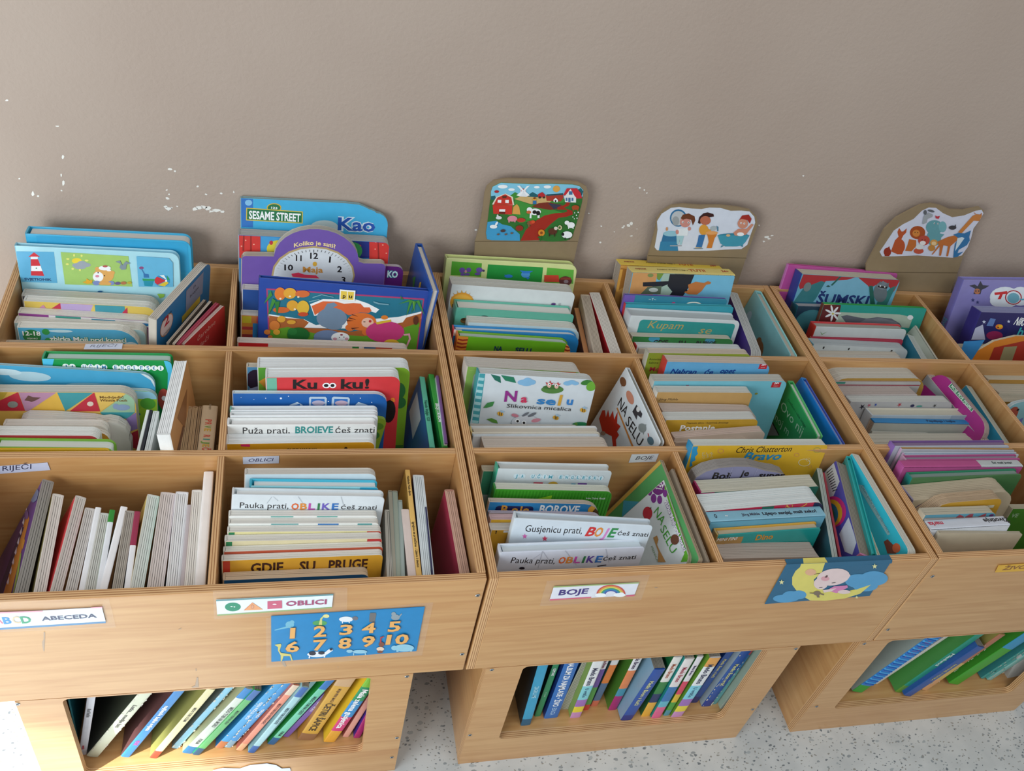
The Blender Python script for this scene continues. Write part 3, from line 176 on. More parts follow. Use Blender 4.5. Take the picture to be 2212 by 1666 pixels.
BOOKS=[
["plain cream board book lowest at the front of the back-left bin","books in the back-left bin of the left unit",[-0.6898,0.4691,-0.2158],[1.0,0.0008,0.0063],[-0.0064,0.1219,0.9925],[1723,221,1840],{"k":"b","c":[0,1,1,1],"r":12}],
["sky-blue rounded board book with a green 12-18 badge beside its title","books in the back-left bin of the left unit",[-0.6741,0.4922,-0.2157],[1.0,-0.0004,-0.003],[0.0031,0.1219,0.9925],[1755,189,2038],{"k":"b","c":[2,3,3,3],"r":35,"a":[["E",4,[184,1881,132,0,0,124]],["T",5,"12-18",[55,1897,313,1897,81],1],["T",5,"mjeseci",[109,1829,259,1829,36],0],["E",6,[395,1971,56,0,0,56]],["E",6,[412,1802,53,0,0,56]],["T",7,"zbirka Moji prvi koraci",[433,1803,1568,1803,89],9],["T",5,"zbirka Moji prvi koraci",[433,1803,1568,1803,89],1],["E",8,[1632,1746,105,0,0,68]],["E",9,[614,1993,175,0,0,27]]]}],
["thick white board book with dark green leaves on its left corner","books in the back-left bin of the left unit",[-0.691,0.5131,-0.2072],[0.999,-0.0054,-0.0442],[0.0446,0.1217,0.9916],[1931,224,1888],{"k":"b","c":[10,3,3,3],"r":12,"a":[["E",11,[154,1813,58,0,0,40]],["E",11,[97,1763,58,0,0,35]],["E",11,[193,1750,58,0,0,35]],["E",11,[116,1675,50,0,0,35]],["E",11,[183,1663,46,0,0,35]],["P",12,[141,1813,151,1813,151,1588,141,1588]]]}],
["board book with a purple, green and blue stripe under white pages","books in the back-left bin of the left unit",[-0.6899,0.5365,-0.2073],[0.999,-0.0055,-0.0446],[0.045,0.1217,0.9915],[1985,192,1901],{"k":"b","c":[13,3,3,3],"r":12,"a":[["P",14,[437,1901,1985,1901,1985,1774,437,1774]],["P",15,[536,1894,913,1894,913,1850,536,1850]],["P",16,[1072,1876,1429,1876,1429,1825,1072,1825]],["P",17,[1032,1825,1508,1825,1508,1774,1032,1774]],["P",18,[1508,1850,1985,1850,1985,1799,1508,1799]]]}],
["board book with yellow, lilac, teal and red triangles under its white top edge","books in the back-left bin of the left unit",[-0.6814,0.5562,-0.2109],[0.9997,-0.0032,-0.0262],[0.0264,0.1218,0.9922],[1982,195,2017],{"k":"b","c":[19,3,3,3],"r":16,"a":[["P",20,[396,1904,535,2017,535,1904]],["P",21,[535,2017,1031,2017,1031,1816,535,1816]],["P",22,[952,1816,1031,2017,1110,1816]],["P",23,[1051,2017,1507,2017,1507,1816,1051,1816]],["P",20,[1407,1816,1546,1992,1546,1816]],["P",24,[198,1891,278,1966,317,1891]]]}],
["worn grey board book with an orange tab at its top right","books in the back-left bin of the left unit",[-0.6891,0.5768,-0.2099],[0.9996,-0.0034,-0.0277],[0.0279,0.1218,0.9922],[2080,235,1957],{"k":"b","c":[25,26,26,26],"r":22,"a":[["P",27,[0,1957,104,1957,104,1852,0,1852]]]}],
["pale blue picture book with a lighthouse, a bear in a cap and a beach ball","books in the back-left bin of the left unit",[-0.691,0.6097,-0.2154],[1.0,-0.0008,-0.0075],[0.0075,0.1045,0.9945],[2478,123,2730],{"k":"h","c":[28,28,29,30],"r":14,"a":[["P",31,[5,2630,560,2652,542,2066,-6,2061]],["P",32,[197,2497,307,2503,359,2191,161,2192]],["P",5,[189,2374,328,2382,343,2284,174,2277]],["P",32,[168,2538,263,2630,342,2548]],["P",33,[203,2545,310,2551,302,2503,197,2497]],["E",34,[260,2334,11,1,-2,-13]],["T",35,"SVJETIONIK",[52,2097,462,2107,45],1],["P",36,[662,2658,1686,2640,1704,2055,656,2049]],["E",37,[886,2507,75,4,-6,-53]],["E",38,[894,2424,86,5,-5,-45]],["E",38,[961,2461,75,4,-5,-49]],["E",38,[1026,2438,65,4,-4,-40]],["E",38,[926,2388,90,5,-4,-36]],["E",39,[858,2610,14,1,-3,-26]],["E",39,[971,2608,16,1,-2,-22]],["E",39,[1038,2524,29,2,-2,-18]],["E",39,[757,2537,25,1,-2,-18]],["E",39,[737,2439,25,1,-2,-18]],["E",39,[810,2355,21,1,-2,-20]],["E",39,[917,2339,16,1,-2,-22]],["E",40,[1184,2373,33,2,-4,-40]],["E",40,[1410,2311,40,2,-4,-41]],["E",40,[1272,2254,161,8,-13,-141]],["E",5,[1184,2223,82,4,-9,-96]],["E",41,[1172,2236,31,2,-2,-25]],["E",42,[1286,2251,9,0,-1,-16]],["E",42,[1192,2304,9,0,-1,-14]],["E",5,[1303,2397,94,5,-4,-45]],["E",5,[1363,2358,36,2,-2,-18]],["E",43,[1312,2431,40,2,-2,-20]],["E",44,[1149,2103,62,3,-4,-46]],["E",44,[1377,2112,51,3,-4,-41]],["E",40,[1248,2099,66,3,-3,-34]],["E",40,[1321,2100,55,3,-3,-32]],["P",45,[932,2108,989,2134,1003,2184,1044,2148,1091,2161,1075,2093,1001,2078]],["E",46,[1478,2113,46,2,-2,-28]],["E",47,[1571,2124,46,2,-2,-30]],["E",48,[1664,2133,37,2,-2,-23]],["P",49,[1478,2529,1552,2556,1581,2468,1642,2549,1712,2509,1650,2490,1629,2393,1564,2378,1532,2421,1560,2494]],["P",50,[1814,2652,2317,2643,2377,2557,2357,2087,1807,2067]],["E",51,[1876,2433,37,2,-2,-29]],["P",52,[1865,2416,1884,2422,1927,2325,1904,2317]],["P",53,[1900,2328,1982,2319,1987,2250,1899,2246]],["P",54,[1886,2213,2065,2218,2022,2082,1899,2088]],["P",55,[1876,2229,2073,2230,2067,2195,1880,2188]],["E",56,[2189,2201,124,6,-7,-116]],["P",32,[2069,2223,2110,2282,2255,2209,2109,2121,2068,2158]],["P",57,[2114,2110,2254,2198,2293,2165,2220,2092]],["P",58,[2148,2307,2224,2318,2265,2221]],["P",55,[2270,2313,2312,2235,2270,2214]],["E",5,[2251,2204,17,1,-1,-21]],["E",59,[1188,1942,40,2,-1,-14]],["P",60,[2092,1941,2211,1939,2198,1880,2130,1848]]]}],
["bright turquoise padded picture book standing behind the lighthouse book","books in the back-left bin of the left unit",[-0.6753,0.626,-0.2153],[1.0,-0.0001,-0.001],[0.001,0.1045,0.9945],[2519,278,2851],{"k":"h","c":[61,61,62,63],"r":14,"a":[["P",64,[151,2820,2469,2820,2469,2243,151,2243]],["T",65,"100",[267,2538,489,2538,109],1]]}],
["blue board book leaning left with a round white 2 badge and thick worn pages","books in the back-left bin of the left unit",[-0.4835,0.4942,-0.2185],[0.3922,0.9199,0.0],[0.085,-0.0362,0.9957],[1796,135,2547],{"k":"b","c":[66,67,67,67],"r":20,"a":[["E",68,[305,2206,207,0,0,207]],["E",69,[305,2206,189,0,0,189]],["T",70,"2",[226,2217,385,2217,194],1],["T",42,"VEĆ ZNAM",[157,2363,454,2363,45],0],["T",42,"GODINE",[202,2040,408,2040,45],0],["P",71,[934,2475,1527,2475,1527,2008,934,2008]],["T",42,"ja",[1180,2353,1263,2353,65],0],["T",42,"brojim",[1074,2228,1369,2228,65],0],["P",72,[808,2008,1437,2008,1437,1865,808,1865]]]}],
["thin brown-edged board book first in the slanted stack of little books","books in the back-left bin of the left unit",[-0.4464,0.4761,-0.2185],[0.3889,0.9213,0.0],[0.0,0.0,1.0],[1272,40,2135],{"k":"b","c":[73,74,74,74]}],
["thin black-edged board book second in the slanted stack of little books","books in the back-left bin of the left unit",[-0.4374,0.4765,-0.2185],[0.3962,0.9181,0.0],[-0.0,-0.0,1.0],[1261,45,2115],{"k":"b","c":[75,76,76,76]}],
["thin crimson board book third in the slanted stack of little books","books in the back-left bin of the left unit",[-0.431,0.4784,-0.2185],[0.4425,0.8968,0.0],[0.0,0.0,1.0],[1243,60,2095],{"k":"b","c":[77,78,78,78]}],
["bright red board book with a handwritten title at the end of the slanted stack","books in the back-left bin of the left unit",[-0.4236,0.4827,-0.2185],[0.4729,0.8811,0.0],[0.0,0.0,1.0],[1180,60,2065],{"k":"b","c":[79,80,80,80],"a":[["T",81,"čarobne",[346,1876,881,1876,94],2],["T",81,"riječi",[316,1698,675,1698,94],2]]}],
["red-cornered board book lowest in front of the cats-by-the-river book","books in the back-right bin of the left unit",[-0.3463,0.4703,-0.21],[0.9998,-0.0034,-0.0194],[0.0196,0.1736,0.9846],[2830,173,1901],{"k":"b","c":[82,83,83,83],"r":10,"a":[["P",84,[0,1901,481,1901,481,1565,0,1565]],["P",85,[1868,1901,1981,1901,1981,1800,1868,1800]],["P",86,[1981,1901,2037,1901,2037,1800,1981,1800]],["P",87,[2066,1901,2264,1901,2264,1800,2066,1800]],["P",88,[2264,1901,2547,1901,2547,1800,2264,1800]]]}],
["dark blue hardcover picture book of a sleeping bear, tiger cub and bunny by a river","books in the back-right bin of the left unit",[-0.316,0.5107,-0.2122],[0.9984,-0.0552,-0.0137],[0.0248,0.2069,0.9781],[2825,119,2803],{"k":"h","c":[89,89,90,91],"a":[["P",92,[111,2621,2750,2656,2737,1634,186,1469]],["P",93,[136,2595,2727,2627,2716,1632,209,1470]],["P",5,[160,2146,479,2116,752,2093,953,1997,1264,2090,1935,2200,2333,2267,2726,2406,2737,2265,1952,1996,759,1936,171,2069]],["P",5,[836,2389,1044,2502,1316,2518,1590,2542,1792,2485,2000,2386,1945,2314,1782,2357,1137,2226,914,2174]],["P",94,[170,2120,479,2094,732,2099,833,2039,759,1936,1153,1944,1554,1919,1950,2019,2424,2171,2475,2267,2730,2374,2738,2104,1967,1812,178,1789]],["P",95,[192,1846,485,1926,921,1842,1358,1853,1761,1842,2356,2023,2715,2190,2716,1632,209,1470]],["P",96,[861,2358,1046,2462,1260,2474,1400,2444,1555,2472,1674,2471,1738,2405,1833,2413,1872,2349,1826,2305,1686,2304,1493,2232,1329,2320,1074,2305,923,2190]],["E",97,[1210,2153,256,21,12,-199]],["P",97,[1038,2240,1116,2424,1232,2456,1294,2406,1228,2363,1196,2230]],["E",97,[1259,1998,139,11,4,-64]],["E",98,[1720,2126,250,20,13,-171]],["E",98,[1529,1997,80,6,5,-68]],["E",98,[1819,1928,80,6,5,-64]],["E",99,[1821,2118,104,8,7,-95]],["E",100,[1862,2149,24,2,2,-27]],["E",42,[1765,2130,20,2,1,-7]],["E",42,[1888,2076,20,2,1,-7]],["P",101,[1459,2144,1589,2132,1471,2113]],["P",101,[1499,2199,1627,2157,1505,2170]],["P",101,[1545,1996,1688,2016,1571,1966]],["P",101,[1540,2263,1652,2223,1548,2241]],["E",102,[2137,1964,335,26,18,-208]],["P",103,[1956,2138,2216,2212,2224,2173,1984,2095]],["E",104,[2102,2243,60,5,4,-41]],["E",105,[2265,1729,143,11,9,-98]],["E",105,[2036,1719,106,8,4,-42]],["P",106,[2456,1943,2567,1970,2599,1860,2540,1662,2511,1665,2562,1857,2547,1926,2469,1916]],["E",107,[1161,1796,235,18,7,-127]],["E",107,[1028,1671,119,9,7,-139]],["E",5,[1377,1794,156,12,6,-102]],["E",108,[1287,1760,36,3,2,-28]],["E",108,[1487,1775,32,2,2,-28]],["E",109,[1394,1849,24,2,1,-14]],["E",42,[1361,1798,10,1,1,-9]],["E",42,[1437,1810,10,1,1,-9]],["E",109,[1410,1723,28,2,1,-16]],["E",110,[340,2544,91,8,4,-119]],["E",111,[498,2568,105,9,4,-100]],["E",112,[702,2575,119,10,3,-65]],["E",113,[548,2343,96,8,4,-99]],["E",114,[723,2320,101,8,6,-133]],["E",115,[368,2247,138,11,2,-57]],["E",111,[374,2074,70,6,2,-62]],["E",113,[540,2031,74,6,1,-40]],["E",116,[267,1942,87,7,3,-94]],["E",116,[148,1809,54,4,1,-50]],["E",113,[303,1821,58,5,2,-54]],["E",116,[199,1722,39,3,1,-32]],["E",117,[728,2197,87,7,2,-40]],["E",118,[347,2458,19,2,1,-17]],["E",118,[500,2514,19,2,1,-17]],["E",118,[638,2515,19,2,1,-15]],["E",118,[589,2281,19,2,1,-18]],["E",119,[666,1799,187,14,6,-142]],["E",120,[566,1853,78,6,3,-68]],["P",121,[2305,2520,2500,2626,2527,2599]],["P",121,[2472,2301,2497,2619,2552,2612]],["P",122,[2545,2341,2583,2604,2627,2607]],["P",121,[2792,2334,2613,2606,2662,2626]],["P",122,[2332,2694,2391,2610,2350,2617]],["P",123,[2605,2391,2543,2600,2583,2604]],["E",124,[2646,2235,45,4,9,-87]],["P",121,[79,2337,187,2595,214,2511]],["P",121,[142,2095,215,2457,273,2419]],["P",122,[301,2130,255,2395,338,2413]],["P",5,[1310,2715,1571,2716,1572,2513,1316,2518]],["P",125,[1331,2688,1432,2688,1437,2535,1333,2539]],["P",125,[1444,2687,1550,2690,1548,2540,1449,2534]],["T",42,"p",[1368,2567,1415,2566,74],1],["T",42,"u",[1470,2571,1525,2571,74],1],["P",126,[868,2535,1019,2602,1215,2569,1216,2554,1020,2585,873,2518]],["P",126,[1887,2545,1988,2520,2149,2511,2151,2493,1971,2492,1889,2520]],["P",126,[814,2454,985,2512,990,2497,819,2432]]]}],
["board book with a patchwork of yellow, orange and red squares, mostly hidden","books in the back-right bin of the left unit",[-0.344,0.5261,-0.2111],[0.9997,-0.005,-0.0236],[0.0241,0.2079,0.9779],[1238,214,1984],{"k":"b","c":[127,3,3,3],"r":12,"a":[["P",128,[12,1970,161,1970,161,1840,12,1840]],["P",129,[161,1970,248,1970,248,1840,161,1840]],["P",130,[248,1970,371,1970,371,1840,248,1840]],["P",131,[12,1840,371,1840,371,1783,12,1783]],["P",132,[12,1769,371,1769,371,1711,12,1711]],["P",133,[12,1697,371,1697,371,1640,12,1640]],["P",134,[186,1840,495,1840,495,1410,186,1410]],["P",135,[12,1625,186,1625,186,1568,12,1568]]]}],
["navy board book with a white top edge, mostly hidden behind the cats book","books in the back-right bin of the left unit",[-0.3417,0.5487,-0.2114],[0.9999,-0.0036,-0.0167],[0.0171,0.2079,0.978],[1417,226,2318],{"k":"b","c":[136,3,3,3],"r":8}],
["purple clock-shaped board book with a clock face under Koliko je sati?","books in the back-right bin of the left unit",[-0.348,0.5784,-0.2071],[0.9995,-0.0062,-0.0321],[0.0327,0.1907,0.9811],[2429,190,2730],{"k":"b","c":[137,138,138,138],"shape":"clock","a":[["E",139,[1201,2456,708,53,31,-552]],["E",140,[1202,2445,679,51,30,-529]],["T",141,"Koliko je sati?",[844,2978,1541,3014,77],5],["T",42,"10",[703,2518,851,2525,110],1],["T",42,"11",[887,2709,985,2713,109],1],["T",42,"12",[1124,2770,1258,2776,114],1],["T",42,"1",[1435,2724,1481,2723,115],1],["T",42,"2",[1597,2553,1678,2555,116],1],["T",42,"3",[1682,2356,1753,2356,113],1],["T",142,"Maja",[1016,2505,1357,2524,107],1],["E",143,[1209,2675,36,3,3,-44]],["P",144,[824,2461,941,2492,1042,2462,1241,2463,1304,2407,1025,2398,846,2407]],["P",42,[553,2343,560,2344,605,2351,598,2350]],["P",42,[547,2395,555,2396,626,2401,618,2401]],["P",42,[549,2448,557,2449,602,2448,594,2448]],["P",42,[558,2501,566,2501,610,2497,602,2497]],["P",42,[573,2552,581,2553,624,2545,616,2545]],["P",42,[596,2603,603,2603,645,2592,637,2592]],["P",42,[624,2651,632,2652,694,2629,687,2629]],["P",42,[659,2698,667,2698,704,2681,696,2680]],["P",42,[700,2741,708,2742,742,2721,734,2721]],["P",42,[746,2781,754,2782,785,2759,777,2758]],["P",42,[797,2818,804,2818,832,2793,824,2792]],["P",42,[852,2850,859,2851,897,2807,889,2806]],["P",42,[910,2878,918,2879,938,2849,930,2849]],["P",42,[972,2902,980,2903,996,2871,988,2870]],["P",42,[1037,2921,1044,2921,1055,2888,1048,2888]],["P",42,[1103,2934,1110,2935,1117,2901,1109,2900]],["P",42,[1170,2942,1178,2943,1181,2889,1173,2888]],["P",42,[1238,2945,1246,2946,1243,2911,1235,2911]],["P",42,[1305,2943,1313,2943,1306,2909,1298,2908]],["P",42,[1372,2935,1379,2935,1367,2901,1360,2901]],["P",42,[1436,2921,1444,2922,1428,2889,1420,2888]],["P",42,[1499,2903,1507,2904,1474,2854,1466,2853]],["P",42,[1558,2879,1566,2880,1541,2850,1533,2849]],["P",42,[1614,2851,1622,2852,1593,2823,1585,2823]],["P",42,[1665,2818,1673,2819,1640,2793,1632,2792]],["P",42,[1711,2781,1719,2782,1684,2758,1676,2758]],["P",42,[1752,2740,1760,2741,1699,2708,1691,2708]],["P",42,[1787,2696,1796,2696,1754,2679,1746,2678]],["P",42,[1816,2648,1824,2649,1781,2635,1773,2634]],["P",42,[1838,2599,1846,2599,1801,2588,1793,2588]],["P",42,[1853,2547,1861,2548,1815,2540,1807,2540]],["P",42,[1861,2494,1869,2495,1796,2489,1787,2489]],["P",42,[1862,2440,1870,2441,1823,2441,1815,2441]]]}],
["dark purple board book with letters KO peeking out right of the clock book","books in the back-right bin of the left unit",[-0.1021,0.5856,-0.2158],[0.9997,-0.0049,-0.0251],[0.0256,0.1907,0.9813],[323,100,2682],{"k":"b","c":[145,146,146,146],"r":12,"a":[["T",147,"KO",[41,2470,231,2470,127],9],["T",148,"KO",[41,2470,231,2470,127],1]]}],
["puppet-theatre board book with red curtains at both sides and coloured balls","books in the back-right bin of the left unit",[-0.3461,0.6025,-0.2122],[1.0,-0.0006,-0.0031],[0.0031,0.1908,0.9816],[2560,289,3004],{"k":"b","c":[149,150,150,150],"r":12,"a":[["P",151,[1700,3089,2206,3085,2229,2695,1718,2669]],["P",152,[364,3036,967,3048,974,2632,363,2645]],["P",153,[0,2994,96,3031,355,3035,354,2732,305,2598,-16,2582]],["P",153,[2198,3047,2496,3034,2562,2982,2583,2530,2230,2513]],["E",154,[253,3008,13,1,0,-11]],["E",154,[114,2914,13,1,0,-11]],["E",154,[248,2846,14,1,0,-11]],["E",154,[2313,3002,14,1,1,-11]],["E",154,[2440,2953,14,1,1,-11]],["E",154,[2312,2868,14,1,1,-11]],["E",154,[2513,2800,14,1,1,-11]],["E",154,[45,2803,13,1,0,-11]],["E",155,[656,2781,197,10,1,-165]],["E",156,[535,2894,31,2,0,-39]],["E",156,[2037,2909,28,2,2,-31]],["E",7,[1915,2814,173,9,8,-168]],["P",157,[76,2998,92,2999,84,2718,57,2717]],["P",157,[191,3005,207,3005,208,2725,185,2724]],["P",157,[2343,3026,2357,3027,2416,2522,2385,2520]]]}],
["tall sky-blue shaped board book with a green street sign and the word Kao","books in the back-right bin of the left unit",[-0.3471,0.6358,-0.2128],[0.9999,-0.0029,-0.0149],[0.0152,0.1908,0.9815],[2513,100,3483],{"k":"b","c":[158,159,159,159],"shape":"kao","a":[["P",160,[0,3479,195,3477,198,2962,7,2957]],["E",161,[124,3409,58,4,0,-53]],["E",162,[1405,3051,243,17,6,-132]],["E",163,[545,3352,121,9,1,-81]],["E",164,[545,3348,107,8,1,-68]],["P",165,[86,3317,1030,3318,1033,3095,83,3087]],["P",164,[102,3302,1014,3301,1016,3111,98,3103]],["T",5,"SESAME STREET",[131,3123,996,3127,150],1],["T",5,"123",[498,3331,600,3328,38],1],["T",166,"Kao",[1640,3023,2293,3035,242],9],["T",167,"Kao",[1640,3023,2293,3035,242],1]]}],
["dark blue hardcover with a tilted cover, standing at the right end behind the cats book","books in the back-right bin of the left unit",[-0.0653,0.6757,-0.2174],[0.1028,-0.9947,-0.0],[0.0867,0.009,0.9962],[1399,129,2885],{"k":"h","c":[168,168,168,169],"a":[["P",170,[699,2535,783,2605,839,2185,727,2046]],["P",171,[280,2325,420,2465,490,2116]]]}],
["yellow-edged thin board book right behind the rim of the middle-left bin","books in the middle-left bin of the left unit",[-0.6607,0.2422,-0.2162],[0.9999,-0.0018,-0.0113],[0.0115,0.1564,0.9876],[1482,42,1884],{"k":"p","c":[172,172,172,173]}],
["green-framed hardcover board book with white pages between two green edges","books in the middle-left bin of the left unit",[-0.6646,0.248,-0.2108],[0.9996,-0.0042,-0.0268],[0.0271,0.1564,0.9873],[1550,229,1827],{"k":"h","c":[174,174,174,175],"r":12}],
["white board book with a red line along its front edge","books in the middle-left bin of the left unit",[-0.6676,0.2716,-0.213],[0.9999,-0.0024,-0.0149],[0.015,0.1564,0.9876],[1366,223,1842],{"k":"b","c":[176,177,177,177],"r":12}],
["cream board book with an orange patch at its right corner","books in the middle-left bin of the left unit",[-0.6789,0.2955,-0.2103],[0.999,-0.0068,-0.0431],[0.0437,0.1563,0.9867],[1534,100,1707],{"k":"b","c":[178,179,179,179],"r":16}],
["cream board book with a rounded top left corner behind the white ones","books in the middle-left bin of the left unit",[-0.6623,0.3057,-0.2147],[0.9999,-0.0016,-0.0101],[0.0102,0.1564,0.9876],[1383,155,1730],{"k":"b","c":[180,181,181,181],"r":14}],
["large white book shaped like a polar animal with soft rounded shoulders","books in the middle-left bin of the left unit",[-0.6572,0.3248,-0.2053],[0.9978,-0.0104,-0.0656],[0.0664,0.1561,0.9855],[1540,200,1619],{"k":"b","c":[182,183,183,183],"shape":"bumpy"}],
["board book with coloured triangles, a striped tail and small animals on its cover","books in the middle-left bin of the left unit",[-0.6788,0.3475,-0.2154],[1.0,0.0005,0.0029],[-0.003,0.1564,0.9877],[1919,198,1968],{"k":"b","c":[184,185,185,185],"r":22,"a":[["P",186,[0,1968,187,1969,55,1764,-44,1685]],["P",187,[324,1969,372,1629,-52,1630,-31,1764]],["P",188,[331,1969,851,1972,423,1629,374,1629]],["P",189,[850,1962,922,1629,430,1629,840,1943]],["P",190,[850,1966,1350,1969,1003,1685,922,1629]],["P",187,[1357,1969,1406,1620,981,1621]],["P",191,[1372,1965,1827,1967,1414,1624]],["P",192,[1827,1967,1918,1948,1898,1603,1412,1604]],["P",190,[1404,1604,1898,1603,1779,1480,1455,1501]],["P",193,[1763,1480,1921,1603,1920,1291,1773,1229]],["P",194,[1785,1186,1926,1270,1903,863,1796,930]],["T",195,"Medvjedić",[1426,1862,1765,1863,44],1],["T",195,"Winnie Pooh",[1421,1806,1803,1803,48],1],["P",196,[391,1823,454,1912,509,1882,617,1873,545,1824,482,1794,448,1814]],["E",197,[224,1748,70,0,-9,-59]],["E",198,[1283,1761,45,0,-5,-44]],["E",199,[1727,1695,108,0,-5,-57]],["E",199,[1637,1715,43,0,-5,-51]]]}],
["small lime-green cloud-shaped board book right behind the triangle book","books in the middle-left bin of the left unit",[-0.5109,0.3686,-0.2156],[0.9993,-0.0057,-0.0359],[0.0363,0.1563,0.987],[453,80,1840],{"k":"b","c":[200,201,201,201],"r":16,"a":[["P",202,[0,1840,453,1840,453,1692,0,1692]],["E",203,[136,1574,100,0,0,95]],["E",204,[317,1603,113,0,0,106]],["E",205,[136,1396,68,0,0,35]]]}],
["worn sky-blue picture book with white clouds along its top","books in the middle-left bin of the left unit",[-0.691,0.3794,-0.2048],[0.9982,-0.0093,-0.0586],[0.0594,0.1562,0.9859],[2183,60,2094],{"k":"b","c":[206,207,207,207],"r":22,"a":[["E",208,[437,1922,284,0,0,86]],["E",209,[109,1980,218,0,0,57]],["E",210,[1354,1808,437,0,0,57]],["P",211,[1965,2094,2183,2094,2183,1836,2118,1980]]]}],
["bright green hardcover with round letter discs spelling JA UČIM ENGLESKI","books in the middle-left bin of the left unit",[-0.6191,0.3879,-0.2143],[1.0,-0.0005,-0.0032],[0.0032,0.1564,0.9877],[1814,229,2227],{"k":"h","c":[212,212,213,214],"r":8,"a":[["P",215,[0,2227,163,2227,127,2111,0,2041]],["P",215,[1705,2227,1814,2227,1814,1416,1724,1647,1751,1995]],["E",216,[308,2099,47,0,0,48]],["T",217,"J",[288,2067,329,2067,65],1],["E",216,[400,2099,47,0,0,48]],["T",217,"A",[380,2067,421,2067,65],1],["E",216,[566,2099,47,0,0,48]],["T",217,"U",[545,2067,587,2067,65],1],["E",216,[658,2099,47,0,0,48]],["T",217,"Č",[637,2067,679,2067,65],1],["E",216,[750,2099,47,0,0,48]],["T",217,"I",[738,2067,762,2067,65],1],["E",216,[842,2099,47,0,0,48]],["T",217,"M",[812,2067,872,2067,65],1],["E",216,[1008,2099,47,0,0,48]],["T",217,"E",[987,2067,1028,2067,65],1],["E",216,[1100,2099,47,0,0,48]],["T",217,"N",[1079,2067,1120,2067,65],1],["E",216,[1191,2099,47,0,0,48]],["T",217,"G",[1171,2067,1212,2067,65],1],["E",216,[1283,2099,47,0,0,48]],["T",217,"L",[1263,2067,1304,2067,65],1],["E",216,[1375,2099,47,0,0,48]],["T",217,"E",[1355,2067,1396,2067,65],1],["E",216,[1467,2099,47,0,0,48]],["T",217,"S",[1447,2067,1488,2067,65],1],["E",216,[1559,2099,47,0,0,48]],["T",217,"K",[1539,2067,1580,2067,65],1],["E",216,[1651,2099,47,0,0,48]],["T",217,"I",[1640,2067,1663,2067,65],1],["E",218,[1669,1508,91,0,0,209]],["E",5,[1669,1532,36,0,0,46]]]}],
["thin white booklet leaning right, leftmost of the upright booklets in the middle-left bin","books in the middle-left bin of the left unit",[-0.4815,0.3508,-0.2182],[-0.0541,-0.9985,-0.0],[0.0697,-0.0038,0.9976],[962,46,1886],{"k":"p","c":[219,219,219,3],"sp":"T"}],
["thin black-covered booklet leaning right among white booklets","books in the middle-left bin of the left unit",[-0.4769,0.3508,-0.2182],[-0.0514,-0.9987,-0.0],[0.0697,-0.0036,0.9976],[962,43,1887],{"k":"p","c":[220,220,220,3],"sp":"T"}],
["white board booklet with three leaves leaning right behind the black one","books in the middle-left bin of the left unit",[-0.4716,0.3484,-0.2179],[-0.046,-0.9989,-0.0],[0.0697,-0.0032,0.9976],[940,85,1884],{"k":"b","c":[221,221,221,221]}],
["tall white-leaved board book leaning right with an orange picture cover","books in the middle-left bin of the left unit",[-0.4032,0.241,-0.2173],[0.0629,0.998,0.0],[-0.0696,0.0044,0.9976],[1567,179,2479],{"k":"b","c":[222,223,224,223],"a":[["P",225,[0,2008,784,1961,470,1695]],["P",226,[470,2322,1254,2165,784,1773]],["P",227,[157,1617,1254,1695,1097,1225,313,1225]]]}],
["brown kraft board book standing third from the partition in the middle-left bin","books in the middle-left bin of the left unit",[-0.4305,0.3583,-0.2176],[-0.008,-1.0,-0.0],[0.0698,-0.0006,0.9976],[1039,133,1880],{"k":"b","c":[228,229,228,229]}],
["brown kraft board book standing second from the partition in the middle-left bin","books in the middle-left bin of the left unit",[-0.4164,0.3584,-0.218],[-0.0072,-1.0,-0.0],[0.0698,-0.0005,0.9976],[1041,79,1884],{"k":"b","c":[230,231,230,231]}],
["thin brown kraft booklet squeezed beside the PRVE RIJEČI book","books in the middle-left bin of the left unit",[-0.4073,0.3585,-0.2182],[-0.012,-0.9999,-0.0],[0.0698,-0.0008,0.9976],[1042,43,1887],{"k":"b","c":[232,233,232,233]}],
["kraft-brown book with PRVE RIJEČI in coloured letters down its spine, beside the partition","books in the middle-left bin of the left unit",[-0.4019,0.3604,-0.2169],[-0.0131,-0.9999,-0.0],[0.0698,-0.0009,0.9976],[1062,223,1874],{"k":"b","c":[234,3,235,3],"sp":"T","st":[["PRVE RIJEČI",0.62,0.42,[236,236,237,238,236,236,239,237,238,236]],["SAVJETI",0.03,0.12,240]]}],
["white board book with a yellow cover reading along its base, right behind the rim","books in the middle-right bin of the left unit",[-0.346,0.2421,-0.2161],[1.0,0.001,0.0096],[-0.0096,0.1045,0.9945],[2133,228,2035],{"k":"b","c":[241,242,242,242],"r":10,"a":[["T",243,"OUR'S MANUAL",[840,1874,1293,1874,63],1],["E",243,[1707,1905,26,0,0,43]],["P",244,[192,2035,320,2035,320,1978,192,1992]]]}],
["white hardcover board book titled Puža prati BROJEVE ćeš znati","books in the middle-right bin of the left unit",[-0.3468,0.2657,-0.2166],[1.0,0.0002,0.0023],[-0.0023,0.1045,0.9945],[2169,177,2182],{"k":"h","c":[245,245,246,247],"r":8,"a":[["T",42,"Puža prati,",[205,2018,880,2018,125],0],["T",248,"BROJEVE",[959,2024,1514,2024,129],1],["T",42,"ćeš znati",[1549,2018,2139,2018,125],0]]}],
["plain white hardcover board book second of three white ones in the middle bin","books in the middle-right bin of the left unit",[-0.3433,0.2842,-0.2175],[1.0,0.0006,0.0056],[-0.0056,0.1045,0.9945],[2171,97,2198],{"k":"h","c":[249,249,250,251],"r":8}],
